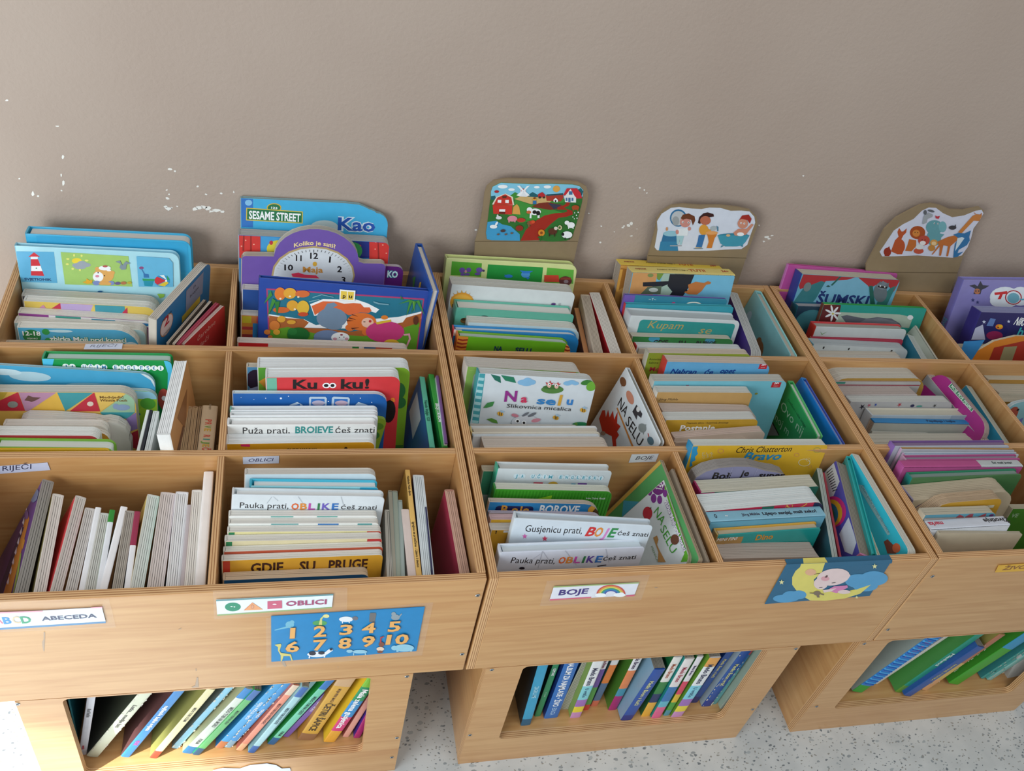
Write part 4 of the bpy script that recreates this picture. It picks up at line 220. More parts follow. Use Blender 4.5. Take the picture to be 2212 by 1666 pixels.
["white hardcover board book with a mint spine corner behind the plain white one","books in the middle-right bin of the left unit",[-0.3434,0.2948,-0.2173],[1.0,0.0008,0.0074],[-0.0075,0.1045,0.9945],[2182,112,2201],{"k":"h","c":[252,252,253,254],"r":8}],
["lime-green board book with small trees peeking out right of the white ones","books in the middle-right bin of the left unit",[-0.1629,0.3074,-0.2143],[0.9869,-0.0168,-0.1603],[0.1612,0.1032,0.9815],[222,60,1949],{"k":"b","c":[255,256,256,256],"r":14,"a":[["E",257,[111,1784,89,0,0,69]],["E",258,[89,1591,89,0,0,83]]]}],
["dark blue board book with rounded corners, white stars and blocks with sheep","books in the middle-right bin of the left unit",[-0.3415,0.3141,-0.2177],[1.0,0.0003,0.003],[-0.003,0.1045,0.9945],[2306,78,2355],{"k":"b","c":[259,260,261,260],"r":20,"a":[["P",259,[50,2344,67,2367,75,2345]],["E",262,[472,2268,7,0,0,-9]],["E",262,[695,2267,16,0,0,-18]],["E",262,[807,2308,9,0,0,-9]],["E",262,[1888,2275,9,0,0,-9]],["E",262,[1404,2210,11,0,0,-11]],["E",262,[2068,2193,7,0,1,-9]],["E",262,[301,2245,5,0,0,-7]],["E",262,[116,2283,5,0,0,-7]],["E",262,[1780,2353,7,0,0,-7]],["P",263,[1112,2282,1129,2300,1357,2301,1379,2271,1378,2076,1116,2076]],["P",160,[1144,2264,1344,2264,1355,2076,1142,2076]],["E",264,[1254,2180,97,0,1,-51]],["P",263,[1455,2283,1480,2306,1703,2295,1728,2261,1722,2076,1453,2076]],["P",160,[1491,2265,1695,2261,1700,2076,1488,2076]],["E",265,[1601,2180,98,0,2,-51]],["P",263,[826,2145,938,2202,1018,2145,1019,2076,800,2076]],["P",160,[852,2122,974,2168,996,2076,835,2076]],["P",263,[1817,2146,1860,2204,2007,2146,2011,2076,1821,2076]]]}],
["red board book with round eyes in the title Ku-ku!","books in the middle-right bin of the left unit",[-0.288,0.3261,-0.2158],[0.9997,0.0026,0.0244],[-0.0245,0.1045,0.9942],[2014,255,2538],{"k":"b","c":[266,267,267,267],"r":14,"a":[["P",268,[0,2538,151,2538,151,-28,0,-28]],["T",269,"a",[1888,2046,1959,2046,111],1],["E",42,[1873,1845,101,0,0,231]],["T",42,"Ku",[386,2329,746,2323,174],1],["T",42,"ku!",[1104,2318,1538,2316,185],1],["E",5,[887,2380,60,-1,0,-50]],["E",5,[982,2379,53,-1,1,-50]],["E",42,[883,2380,34,0,0,-32]],["E",42,[979,2379,30,0,0,-32]]]}],
["large white-paged board book with a green tree-covered cover behind the red one","books in the middle-right bin of the left unit",[-0.3027,0.3538,-0.2156],[0.9999,0.0017,0.0164],[-0.0165,0.1045,0.9944],[2326,278,2490],{"k":"b","c":[270,271,271,271],"r":14,"a":[["E",272,[2163,2020,116,0,0,176]],["E",272,[2210,1785,93,0,0,118]],["E",273,[93,2343,140,0,0,176]],["P",131,[0,2225,116,2313,209,2225,116,2078]],["P",274,[1977,874,2326,874,2326,-448,1977,-448]]]}],
["blue board book with a dark figure peeking out at the left behind the white-paged one","books in the middle-right bin of the left unit",[-0.3251,0.3836,-0.217],[1.0,-0.0004,-0.0041],[0.0042,0.1045,0.9945],[545,119,2265],{"k":"b","c":[275,276,276,276],"r":8,"a":[["E",277,[120,2019,136,0,0,196]],["P",278,[27,1844,218,1914,245,1563,27,1563]]]}],
["blue book with a mint-green spine and a white barcode label, leaning right","books in the middle-right bin of the left unit",[-0.0806,0.4314,-0.2169],[-0.0046,-1.0,0.0],[0.1736,-0.0008,0.9848],[1624,91,1898],{"k":"p","c":[279,279,280,3],"sp":"T","a":[["P",281,[162,1703,812,1703,812,1216,162,1216]],["E",282,[1218,761,487,0,0,406]]],"tt":[["Vesela knjiga 123",0.5,0.6,283]]}],
["slim green book with white capitals printed along its spine","books in the middle-right bin of the left unit",[-0.0597,0.4326,-0.2171],[0.0161,-0.9999,0.0],[0.1392,0.0022,0.9903],[1674,100,1930],{"k":"p","c":[284,284,285,3],"sp":"T","tt":[["BROJI S BOBOM",0.55,0.62,5]]}],
["thin white booklet with colourful letters against the right side of the middle bin","books in the middle-right bin of the left unit",[-0.0497,0.4236,-0.2178],[-0.0254,-0.9997,0.0],[0.1391,-0.0035,0.9903],[1551,50,1997],{"k":"p","c":[286,286,287,3],"sp":"T","a":[["T",288,"BROJEVI",[105,1775,825,1775,134],1],["E",289,[1086,1610,155,0,0,124]],["E",288,[1318,1532,93,0,0,124]]]}],
["very tall white booklet standing against the column partition in the front-left bin","books in the front-left bin of the left unit",[-0.378,0.2244,-0.2185],[0.0066,-1.0,-0.0],[0.0,0.0,1.0],[2039,131,1885],{"k":"p","c":[290,290,291,3],"sp":"T"}],  # spine and page colours in this bin are whitened to paint in sun glare
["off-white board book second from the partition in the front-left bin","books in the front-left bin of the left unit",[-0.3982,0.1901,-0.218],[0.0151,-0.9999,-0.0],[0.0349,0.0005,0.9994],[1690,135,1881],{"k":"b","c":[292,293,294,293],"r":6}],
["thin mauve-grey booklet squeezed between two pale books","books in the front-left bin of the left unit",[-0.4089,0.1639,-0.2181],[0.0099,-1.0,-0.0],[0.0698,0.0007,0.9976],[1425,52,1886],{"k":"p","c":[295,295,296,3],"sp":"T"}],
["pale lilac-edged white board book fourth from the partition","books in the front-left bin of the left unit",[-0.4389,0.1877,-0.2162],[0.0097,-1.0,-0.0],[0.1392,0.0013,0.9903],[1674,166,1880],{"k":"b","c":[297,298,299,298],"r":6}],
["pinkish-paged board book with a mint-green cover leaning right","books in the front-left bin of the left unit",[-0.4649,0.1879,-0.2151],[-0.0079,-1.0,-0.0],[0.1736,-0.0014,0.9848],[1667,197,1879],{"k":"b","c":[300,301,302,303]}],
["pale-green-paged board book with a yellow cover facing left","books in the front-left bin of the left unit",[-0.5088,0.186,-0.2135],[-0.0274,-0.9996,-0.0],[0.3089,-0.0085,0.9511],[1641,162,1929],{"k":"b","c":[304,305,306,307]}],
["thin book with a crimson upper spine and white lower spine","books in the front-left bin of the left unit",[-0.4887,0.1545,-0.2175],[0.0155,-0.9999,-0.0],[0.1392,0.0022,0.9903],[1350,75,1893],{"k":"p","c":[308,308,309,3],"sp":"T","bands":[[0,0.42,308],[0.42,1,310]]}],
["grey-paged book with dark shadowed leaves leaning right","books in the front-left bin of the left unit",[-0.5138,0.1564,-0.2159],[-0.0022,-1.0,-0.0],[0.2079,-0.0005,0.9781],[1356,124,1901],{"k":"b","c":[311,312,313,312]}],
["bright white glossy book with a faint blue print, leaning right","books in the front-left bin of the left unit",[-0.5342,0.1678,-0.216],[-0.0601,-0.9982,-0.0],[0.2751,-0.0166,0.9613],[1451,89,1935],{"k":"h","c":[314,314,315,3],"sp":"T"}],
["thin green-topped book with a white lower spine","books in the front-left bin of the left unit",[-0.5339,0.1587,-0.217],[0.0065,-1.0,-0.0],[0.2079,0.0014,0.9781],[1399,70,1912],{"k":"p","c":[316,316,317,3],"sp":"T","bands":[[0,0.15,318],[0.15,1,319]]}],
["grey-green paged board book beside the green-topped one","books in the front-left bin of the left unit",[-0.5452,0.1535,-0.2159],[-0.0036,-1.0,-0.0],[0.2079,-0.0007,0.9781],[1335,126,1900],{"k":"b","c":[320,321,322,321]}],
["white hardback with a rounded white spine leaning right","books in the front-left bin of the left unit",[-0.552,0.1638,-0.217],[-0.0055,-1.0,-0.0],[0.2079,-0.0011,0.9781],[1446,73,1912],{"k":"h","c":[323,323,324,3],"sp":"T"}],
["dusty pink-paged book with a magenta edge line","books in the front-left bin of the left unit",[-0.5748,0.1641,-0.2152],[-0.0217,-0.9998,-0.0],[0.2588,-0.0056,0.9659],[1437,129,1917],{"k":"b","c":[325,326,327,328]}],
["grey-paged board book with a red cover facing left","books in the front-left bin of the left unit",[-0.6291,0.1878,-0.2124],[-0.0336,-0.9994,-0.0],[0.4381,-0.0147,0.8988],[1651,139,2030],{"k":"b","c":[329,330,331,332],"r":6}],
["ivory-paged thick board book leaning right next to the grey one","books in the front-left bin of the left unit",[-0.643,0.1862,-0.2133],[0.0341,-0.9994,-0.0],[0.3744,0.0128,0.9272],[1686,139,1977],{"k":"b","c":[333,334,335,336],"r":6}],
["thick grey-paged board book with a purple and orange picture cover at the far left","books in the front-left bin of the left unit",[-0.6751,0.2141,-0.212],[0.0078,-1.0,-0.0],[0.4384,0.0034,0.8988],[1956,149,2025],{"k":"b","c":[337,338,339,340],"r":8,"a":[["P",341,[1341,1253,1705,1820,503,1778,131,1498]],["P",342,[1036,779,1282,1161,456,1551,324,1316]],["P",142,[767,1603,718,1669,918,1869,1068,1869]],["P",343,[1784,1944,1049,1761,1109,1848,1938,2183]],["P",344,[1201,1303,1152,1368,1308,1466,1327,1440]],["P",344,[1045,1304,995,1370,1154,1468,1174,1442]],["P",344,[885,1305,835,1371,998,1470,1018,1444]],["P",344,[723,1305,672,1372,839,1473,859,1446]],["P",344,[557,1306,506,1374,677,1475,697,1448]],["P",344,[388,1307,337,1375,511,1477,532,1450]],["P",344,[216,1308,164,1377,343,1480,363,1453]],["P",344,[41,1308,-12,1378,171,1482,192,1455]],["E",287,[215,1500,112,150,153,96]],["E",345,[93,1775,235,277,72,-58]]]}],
["small blue-covered board book leaning in front of the yellow GDJE SU PRUGE book","books in the front-right bin of the left unit",[-0.3475,0.0094,-0.2089],[0.9987,0.0291,-0.0407],[0.0362,0.1404,0.9894],[1863,142,1839],{"k":"b","c":[346,347,347,347],"r":10}],
["yellow board book with a red spine corner and the title GDJE SU PRUGE","books in the front-right bin of the left unit",[-0.3466,0.0269,-0.2132],[0.9997,0.0149,-0.0179],[0.0156,0.1394,0.9901],[2071,112,2028],{"k":"b","c":[348,349,349,349],"r":6,"a":[["P",350,[0,2028,93,2028,93,1131,0,1131]],["T",351,"GDJE",[352,1787,766,1787,183],1],["T",351,"SU",[973,1787,1180,1787,183],1],["T",351,"PRUGE",[1356,1787,1874,1787,183],1]]}],
["white-edged board book with a crimson and yellow stripe, lowest of the five alike","books in the front-right bin of the left unit",[-0.3459,0.0391,-0.2126],[0.9997,0.0144,-0.0216],[0.0194,0.1395,0.99],[2064,105,2046],{"k":"b","c":[352,353,353,353],"r":6}],
["white-edged board book with a cream stripe and red right corner, fourth of the five alike","books in the front-right bin of the left unit",[-0.3478,0.0509,-0.2091],[0.9992,0.0122,-0.0375],[0.0354,0.1397,0.9896],[2047,123,2072],{"k":"b","c":[354,355,355,355],"r":6,"a":[["P",356,[0,2072,82,2072,82,1985,0,1985]],["P",357,[1842,2072,2047,2072,2047,1985,1842,1985]]]}],
["white-edged board book with a pale yellow stripe and red corner, middle of the five alike","books in the front-right bin of the left unit",[-0.3478,0.0645,-0.2067],[0.9987,0.0103,-0.0504],[0.0485,0.1399,0.989],[2022,113,2071],{"k":"b","c":[358,355,355,355],"r":6,"a":[["P",356,[0,2071,81,2071,81,1986,0,1986]],["P",357,[1820,2071,2022,2071,2022,1986,1820,1986]]]}],
["white-edged board book with thin blue dashes, second of the five alike","books in the front-right bin of the left unit",[-0.3478,0.0768,-0.2065],[0.9985,0.0099,-0.0535],[0.0516,0.1399,0.9888],[1988,101,2089],{"k":"b","c":[359,355,355,355],"r":6,"a":[["P",360,[537,2089,895,2089,895,2067,537,2067]],["P",361,[1153,2089,1432,2089,1432,2061,1153,2061]],["P",360,[1690,2089,1889,2089,1889,2061,1690,2061]]]}],
["white-edged board book with thin teal dashes, top of the five alike","books in the front-right bin of the left unit",[-0.3478,0.0877,-0.2065],[0.9986,0.01,-0.0526],[0.0507,0.1399,0.9889],[1973,115,2108],{"k":"b","c":[362,355,355,355],"r":6,"a":[["P",363,[533,2108,828,2108,828,2086,533,2086]],["P",363,[1144,2108,1420,2108,1420,2086,1144,2086]]]}],
["white padded hardcover titled Pauka prati, OBLIKE ćeš znati in the front-left unit","books in the front-right bin of the left unit",[-0.3477,0.1018,-0.2028],[0.9977,0.008,-0.0672],[0.0654,0.14,0.988],[2030,150,2311],{"k":"h","c":[364,364,365,366],"r":8,"a":[["T",42,"Pauka prati,",[94,2080,732,2074,104],0],["T",367,"O",[770,2060,870,2062,115],1],["T",368,"B",[887,2062,981,2064,115],1],["T",369,"L",[998,2064,1090,2065,116],1],["T",370,"I",[1103,2065,1168,2066,116],1],["T",371,"K",[1181,2067,1291,2068,116],1],["T",160,"E",[1308,2069,1411,2070,116],1],["T",42,"ćeš znati",[1441,2078,1934,2078,84],0],["P",372,[498,2290,503,2291,444,2165,439,2165]],["P",372,[515,2291,520,2291,589,2213,584,2213]],["P",372,[841,2298,846,2298,915,2185,910,2185]],["P",372,[1416,2310,1421,2310,1470,2160,1465,2160]],["P",372,[584,2281,589,2281,1222,2248,1217,2248]]]}],
["turquoise hardcover with white pages between the padded book and a grey-white one","books in the front-right bin of the left unit",[-0.3232,0.1199,-0.2065],[0.9984,0.0096,-0.0557],[0.0538,0.1399,0.9887],[1732,168,2300],{"k":"h","c":[373,374,374,375],"r":6,"a":[["P",376,[1472,2300,1732,2300,1732,1834,1472,1834]]]}],
["pale board book with stacked grey-white leaves standing rearmost in the OBLICI bin","books in the front-right bin of the left unit",[-0.3248,0.1382,-0.2111],[0.9994,0.0131,-0.0311],[0.029,0.1396,0.9898],[1784,132,2371],{"k":"b","c":[377,378,378,378],"r":12}],
["small board booklet with grey leaves right of the white stack","books in the front-right bin of the left unit",[-0.1398,0.147,-0.2178],[-0.0474,-0.9989,-0.0],[0.0697,-0.0033,0.9976],[1233,102,1882],{"k":"b","c":[379,380,381,380]}],
["taller of two worn grey booklets with curled tops","books in the front-right bin of the left unit",[-0.1322,0.1831,-0.2181],[-0.0303,-0.9995,-0.0],[0.0697,-0.0021,0.9976],[1600,63,1885],{"k":"p","c":[382,382,383,384]}],
["worn grey-green booklet pressed against the curled one","books in the front-right bin of the left unit",[-0.1255,0.1826,-0.218],[-0.045,-0.999,-0.0],[0.0697,-0.0031,0.9976],[1586,69,1885],{"k":"p","c":[385,385,386,387]}],
["short grey-green booklet right of the two curled ones","books in the front-right bin of the left unit",[-0.119,0.1652,-0.2181],[-0.0575,-0.9983,-0.0],[0.0696,-0.004,0.9976],[1404,60,1885],{"k":"p","c":[388,388,389,390]}],
["pinkish-cream small book beside the yellow spine","books in the front-right bin of the left unit",[-0.1163,0.1469,-0.2177],[-0.0067,-1.0,-0.0],[0.0698,-0.0005,0.9976],[1230,117,1881],{"k":"p","c":[391,391,392,3],"sp":"T"}],
["slim yellow book with small black print down its tall spine","books in the front-right bin of the left unit",[-0.1041,0.2227,-0.218],[-0.0071,-1.0,-0.0],[0.0698,-0.0005,0.9976],[1984,76,1884],{"k":"p","c":[393,393,394,3],"sp":"T","st":[["Naklada Nula djeca",0.16,0.45,395],["Igrajmo se prstićima - Lijevo i desno",0.7,0.45,395]]}],
["white board book with many blue-edged leaves fanned open","books in the front-right bin of the left unit",[-0.093,0.2119,-0.2174],[-0.022,-0.9998,-0.0],[0.0697,-0.0015,0.9976],[1879,163,1878],{"k":"b","c":[396,397,398,397]}],
["thin navy booklet leaning against the fanned white leaves","books in the front-right bin of the left unit",[-0.081,0.1507,-0.2184],[-0.0309,-0.9995,-0.0],[0.0697,-0.0022,0.9976],[1266,18,1888],{"k":"p","c":[399,399,399,3],"sp":"T"}],
["crimson board book with pink-edged leaves standing by the right side panel","books in the front-right bin of the left unit",[-0.0485,0.1815,-0.2175],[0.0158,-0.9999,-0.0],[0.0697,0.0011,0.9976],[1574,144,1880],{"k":"b","c":[400,401,402,403]}],
["lime-green hardcover titled NA SELU with orange striped ends at the back of the middle unit","books in the back-left bin of the middle unit",[0.013,0.4706,-0.2056],[0.9988,-0.0069,-0.0492],[0.0497,0.139,0.989],[2093,190,2115],{"k":"h","c":[404,405,406,407],"r":20,"a":[["P",408,[0,2115,178,2115,178,1184,0,1184]],["P",409,[0,2069,89,2052,178,2069,178,2035,89,2018,0,2035]],["P",409,[0,1995,89,1978,178,1995,178,1961,89,1944,0,1961]],["P",409,[0,1921,89,1904,178,1921,178,1887,89,1870,0,1887]],["P",409,[0,1847,89,1830,178,1847,178,1813,89,1796,0,1813]],["P",409,[0,1774,89,1757,178,1774,178,1740,89,1723,0,1740]],["P",409,[0,1700,89,1683,178,1700,178,1666,89,1649,0,1666]],["P",409,[0,1626,89,1609,178,1626,178,1592,89,1575,0,1592]],["P",409,[0,1553,89,1536,178,1553,178,1519,89,1502,0,1519]],["P",409,[0,1479,89,1462,178,1479,178,1445,89,1428,0,1445]],["P",409,[0,1405,89,1388,178,1405,178,1371,89,1354,0,1371]],["P",409,[0,1332,89,1315,178,1332,178,1298,89,1281,0,1298]],["P",409,[0,1258,89,1241,178,1258,178,1224,89,1207,0,1224]],["P",410,[1978,2115,2093,2115,2093,1184,1978,1184]],["P",409,[1978,2069,2036,2052,2093,2069,2093,2035,2036,2018,1978,2035]],["P",409,[1978,1995,2036,1978,2093,1995,2093,1961,2036,1944,1978,1961]],["P",409,[1978,1921,2036,1904,2093,1921,2093,1887,2036,1870,1978,1887]],["P",409,[1978,1847,2036,1830,2093,1847,2093,1813,2036,1796,1978,1813]],["P",409,[1978,1774,2036,1757,2093,1774,2093,1740,2036,1723,1978,1740]],["P",409,[1978,1700,2036,1683,2093,1700,2093,1666,2036,1649,1978,1666]],["P",409,[1978,1626,2036,1609,2093,1626,2093,1592,2036,1575,1978,1592]],["P",409,[1978,1553,2036,1536,2093,1553,2093,1519,2036,1502,1978,1519]],["P",409,[1978,1479,2036,1462,2093,1479,2093,1445,2036,1428,1978,1445]],["P",409,[1978,1405,2036,1388,2093,1405,2093,1371,2036,1354,1978,1371]],["P",409,[1978,1332,2036,1315,2093,1332,2093,1298,2036,1281,1978,1298]],["P",409,[1978,1258,2036,1241,2093,1258,2093,1224,2036,1207,1978,1224]],["T",411,"NA",[680,1867,828,1867,101],1],["T",411,"SELU",[1066,1867,1362,1867,101],1]]}],
["blue hardcover with a red spine corner right behind the lime NA SELU book","books in the back-left bin of the middle unit",[0.013,0.4899,-0.2102],[0.9997,-0.0036,-0.0259],[0.0262,0.1391,0.9899],[2338,159,2145],{"k":"h","c":[412,413,32,414],"r":20,"a":[["P",415,[0,2145,140,2145,140,2015,0,2015]]]}],
["white-leaved board book with rounded right corner in front of the jade one","books in the back-left bin of the middle unit",[0.0398,0.5072,-0.2078],[0.9994,-0.0049,-0.0351],[0.0354,0.1391,0.9896],[2100,240,2146],{"k":"b","c":[416,417,417,417],"r":20}],
["jade-green hardcover with a small pine cone drawing on its corner","books in the back-left bin of the middle unit",[0.0203,0.5325,-0.2068],[0.9994,-0.0046,-0.033],[0.0333,0.1391,0.9897],[2205,320,2247],{"k":"h","c":[418,419,420,421],"r":6,"a":[["E",422,[187,1993,88,0,0,60]],["E",423,[154,2017,44,0,0,29]],["E",424,[1940,2066,44,0,0,19]],["E",425,[529,2102,66,0,0,19]]]}],
["large thick pale grey board book with a smiling orange sun and a violet flower","books in the back-left bin of the middle unit",[0.013,0.5668,-0.2064],[0.9994,-0.0047,-0.0335],[0.0338,0.1391,0.9897],[2331,305,2480],{"k":"b","c":[414,426,426,426],"r":12,"a":[["P",427,[183,2312,198,2357,222,2310]],["P",427,[62,2011,97,2014,24,1972]],["P",427,[32,2073,66,2076,-19,2057]],["P",427,[22,2140,56,2143,-32,2149]],["P",427,[34,2205,68,2207,-15,2237]],["P",427,[67,2258,101,2261,31,2311]],["P",427,[116,2296,150,2298,99,2362]],["P",427,[177,2312,211,2314,183,2384]],["P",427,[240,2305,275,2307,271,2375]],["P",427,[300,2275,334,2278,354,2335]],["P",427,[349,2227,383,2229,422,2269]],["P",427,[381,2166,415,2168,466,2184]],["P",427,[391,2098,426,2101,481,2092]],["P",427,[380,2033,414,2035,465,2002]],["E",428,[230,2121,220,15,32,-207]],["E",429,[233,2102,194,13,29,-190]],["T",42,"P",[59,2016,97,2019,64],1],["E",430,[1951,2211,45,3,5,-25]],["T",431,"Q",[2051,2198,2096,2201,45],0]]}],
["pale lime padded picture book with butterflies, blue birds and a red tractor","books in the back-left bin of the middle unit",[0.0158,0.6028,-0.2109],[0.9999,-0.0025,-0.0098],[0.0101,0.2419,0.9702],[2523,212,2678],{"k":"h","c":[432,433,434,435],"r":16,"a":[["P",436,[98,2619,662,2611,677,2344,104,2350]],["P",437,[780,2595,1845,2594,1863,2261,786,2279]],["P",438,[1926,2593,2457,2574,2490,2292,1940,2289]],["E",439,[309,2453,57,3,6,-55]],["E",439,[429,2467,48,3,5,-46]],["E",439,[329,2373,48,3,3,-28]],["E",439,[417,2382,44,2,3,-28]],["E",440,[377,2434,22,1,3,-28]],["E",439,[628,2477,62,3,6,-51]],["E",439,[604,2399,55,3,3,-28]],["E",441,[711,2468,22,1,3,-23]],["E",442,[1202,2383,79,4,5,-35]],["P",442,[1118,2414,1189,2394,1173,2346]],["E",443,[1525,2435,86,4,10,-66]],["P",442,[1400,2511,1515,2505,1662,2513,1590,2462,1476,2456]],["P",442,[1534,2376,1586,2331,1623,2393]],["P",444,[1892,2442,2169,2456,2216,2315,1909,2307]],["E",445,[2328,2345,128,6,17,-96]],["E",446,[2342,2333,47,2,6,-36]],["P",447,[2223,2411,2420,2421,2440,2374,2219,2363]]]}],
["thin orange-brown booklet at the left of the leaning books, showing its crimson side","books in the back-left bin of the middle unit",[0.2943,0.6362,-0.2185],[-0.0922,-0.9957,-0.0],[-0.1041,0.0096,0.9945],[1475,93,1845],{"k":"p","c":[448,448,449,3],"sp":"T"}],
["worn beige board book leaning right with a small yellow figure at its corner","books in the back-left bin of the middle unit",[0.3003,0.6498,-0.2185],[-0.0989,-0.9951,-0.0],[-0.0694,0.0069,0.9976],[1809,178,2070],{"k":"b","c":[450,451,452,451]}],
["white board book with a bright red cover edge on its left","books in the back-left bin of the middle unit",[0.3155,0.6558,-0.2185],[-0.0276,-0.9996,-0.0],[-0.0523,0.0014,0.9986],[1872,205,2088],{"k":"b","c":[453,454,454,454]}],
["cream-topped board book with a red corner just behind the olive one","books in the back-right bin of the middle unit",[0.3599,0.4703,-0.21],[0.9994,-0.006,-0.0341],[0.0346,0.1735,0.9842],[2323,35,1926],{"k":"b","c":[185,455,455,455],"r":10}],
["white-topped board book with a bright red spine corner near the row rail","books in the back-right bin of the middle unit",[0.3626,0.4737,-0.2151],[1.0,-0.0003,-0.0015],[0.0015,0.1736,0.9848],[2187,174,1989],{"k":"b","c":[456,457,458,457],"r":10}],
["dark green board book titled GDJE SU RUPICE behind the white-topped one","books in the back-right bin of the middle unit",[0.3576,0.4922,-0.2152],[1.0,-0.0006,-0.0033],[0.0034,0.1736,0.9848],[2072,152,2070],{"k":"b","c":[459,460,460,460],"r":12,"a":[["E",461,[435,2028,114,0,0,64]],["E",461,[1575,2028,104,0,0,64]],["T",42,"GDJE",[434,1918,727,1918,92],1],["T",42,"SU",[942,1918,1089,1918,92],1],["T",42,"RUPICE",[1309,1918,1717,1918,92],1]]}],
["white padded hardcover with a teal panel titled Kupam se","books in the back-right bin of the middle unit",[0.348,0.5107,-0.2086],[0.9998,-0.0033,-0.0189],[0.0192,0.1736,0.9846],[2259,323,2315],{"k":"h","c":[462,463,464,465],"r":12,"a":[["P",466,[2101,2247,2135,2238,2159,2213,2169,2179,2169,1020,2159,986,2135,961,2101,952,271,952,237,961,212,986,203,1020,203,2179,212,2213,237,2238,271,2247]],["T",467,"Kupam",[383,2074,1108,2074,164],2],["T",467,"se",[1448,2006,1714,2006,164],2]]}],
["teal hardcover with a red spine lettered in white standing behind the padded one","books in the back-right bin of the middle unit",[0.354,0.5429,-0.2168],[1.0,0.0016,0.0093],[-0.0094,0.1736,0.9848],[2232,96,2401],{"k":"h","c":[468,469,470,471],"r":6}],
["slim teal-blue hardcover with a violet spine and a small curl drawing","books in the back-right bin of the middle unit",[0.348,0.5537,-0.2157],[1.0,-0.0014,-0.008],[0.0081,0.1736,0.9848],[2126,65,2516],{"k":"h","c":[472,473,439,474],"r":6,"a":[["P",475,[0,2516,213,2516,213,1876,0,1876]],["T",476,"~Y~",[499,2421,649,2421,61],0],["E",477,[1020,2367,43,0,0,43]],["E",478,[1446,2367,170,0,0,64]],["E",472,[1446,2356,149,0,0,53]]]}],
["yellow-spined book with a black and white cow and a brown creature, front one of two","books in the back-right bin of the middle unit",[0.3725,0.5657,-0.2106],[0.9999,0.0033,0.0131],[-0.0135,0.2419,0.9702],[2121,325,2779],{"k":"b","c":[479,480,481,480],"sp":"T","r":6,"a":[["P",482,[22,2786,558,2783,501,2709,488,2297,-86,2284,-43,2694]],["P",483,[606,2779,846,2786,900,2306,584,2299]],["P",484,[754,2764,1263,2767,1217,2534,1120,2311,827,2304,879,2404,756,2523]],["P",484,[239,2582,772,2620,773,2560,574,2470,447,2503,256,2498]],["P",485,[353,2488,636,2520,647,2349,238,2340]],["E",486,[485,2431,96,2,9,-44]],["P",487,[486,2781,630,2780,566,2627,511,2662]],["P",488,[1175,2558,1320,2623,1497,2603,1575,2641,1647,2619,1638,2582,1555,2567,1488,2430,1406,2354,1232,2358,1125,2397,1209,2461]],["E",42,[1161,2435,29,1,4,-20]],["E",489,[365,2729,59,2,7,-36]]],"tt":[["Posebno drukčija knjiga o",0.41,0.15,490],["TUTI!",0.65,0.4,491],["24+",0.93,0.3,492],["KNJIGOM",0.1,0.18,493]]}],
["yellow-spined book in back of its twin, with only its orange left part in view","books in the back-right bin of the middle unit",[0.3599,0.6112,-0.2106],[1.0,-0.0005,-0.0019],[0.002,0.2419,0.9703],[2147,311,2642],{"k":"b","c":[494,480,495,480],"sp":"T","r":6,"a":[["P",496,[-98,2590,175,2553,171,2210,-18,2053]],["P",497,[-65,2543,55,2548,50,2081,-47,2077]]],"tt":[["Posebno drukčija knjiga o",0.41,0.15,490],["TUTI!",0.65,0.4,491],["24+",0.93,0.3,492],["KNJIGOM",0.1,0.18,493]]}],
["thick white-edged violet board book leaning on the pale turquoise one","books in the back-right bin of the middle unit",[0.5854,0.6769,-0.2163],[-0.1198,-0.9928,0.0],[0.1038,-0.0125,0.9945],[1977,210,2095],{"k":"b","c":[498,499,499,499],"r":20,"a":[["E",500,[1582,1600,40,0,0,20]],["E",500,[1384,1106,40,0,0,20]]]}],
["pale turquoise hardcover with a brown bear holding a pink flower, leaning at the right side","books in the back-right bin of the middle unit",[0.6365,0.677,-0.2163],[-0.0346,-0.9994,0.0],[0.1391,-0.0048,0.9903],[2008,160,2144],{"k":"h","c":[501,502,503,504],"a":[["E",505,[1104,1441,221,0,0,241]],["E",505,[1004,1581,100,0,0,120]],["E",506,[1245,1180,161,0,0,120]],["E",507,[1446,1421,100,0,0,100]],["E",508,[281,1642,100,0,0,161]]]}],
["thick beige-leaved board book frontmost in the middle bin of the middle unit","books in the middle-left bin of the middle unit",[0.0407,0.2432,-0.2104],[0.9999,-0.0019,-0.0107],[0.0109,0.1736,0.9847],[2160,331,1743],{"k":"b","c":[509,510,510,510],"r":16}],
["grey and white hardcover with a black shape on its spine corner","books in the middle-left bin of the middle unit",[0.0277,0.2766,-0.2163],[1.0,-0.0008,-0.0044],[0.0044,0.1736,0.9848],[2196,71,1738],{"k":"h","c":[511,512,513,512],"r":8}],
["white board book with a yellow stripe at its left corner behind the black-spotted one","books in the middle-left bin of the middle unit",[0.0277,0.2847,-0.2152],[1.0,0.0,0.0],[-0.0,0.1736,0.9848],[2212,189,1726],{"k":"h","c":[514,515,516,517],"r":8}],
["thin worn grey board book pressed under the white Na selu cover","books in the middle-left bin of the middle unit",[0.0263,0.3047,-0.2157],[0.9999,-0.0021,-0.0117],[0.0119,0.1736,0.9847],[1879,33,1707],{"k":"b","c":[518,519,519,519],"r":10}],
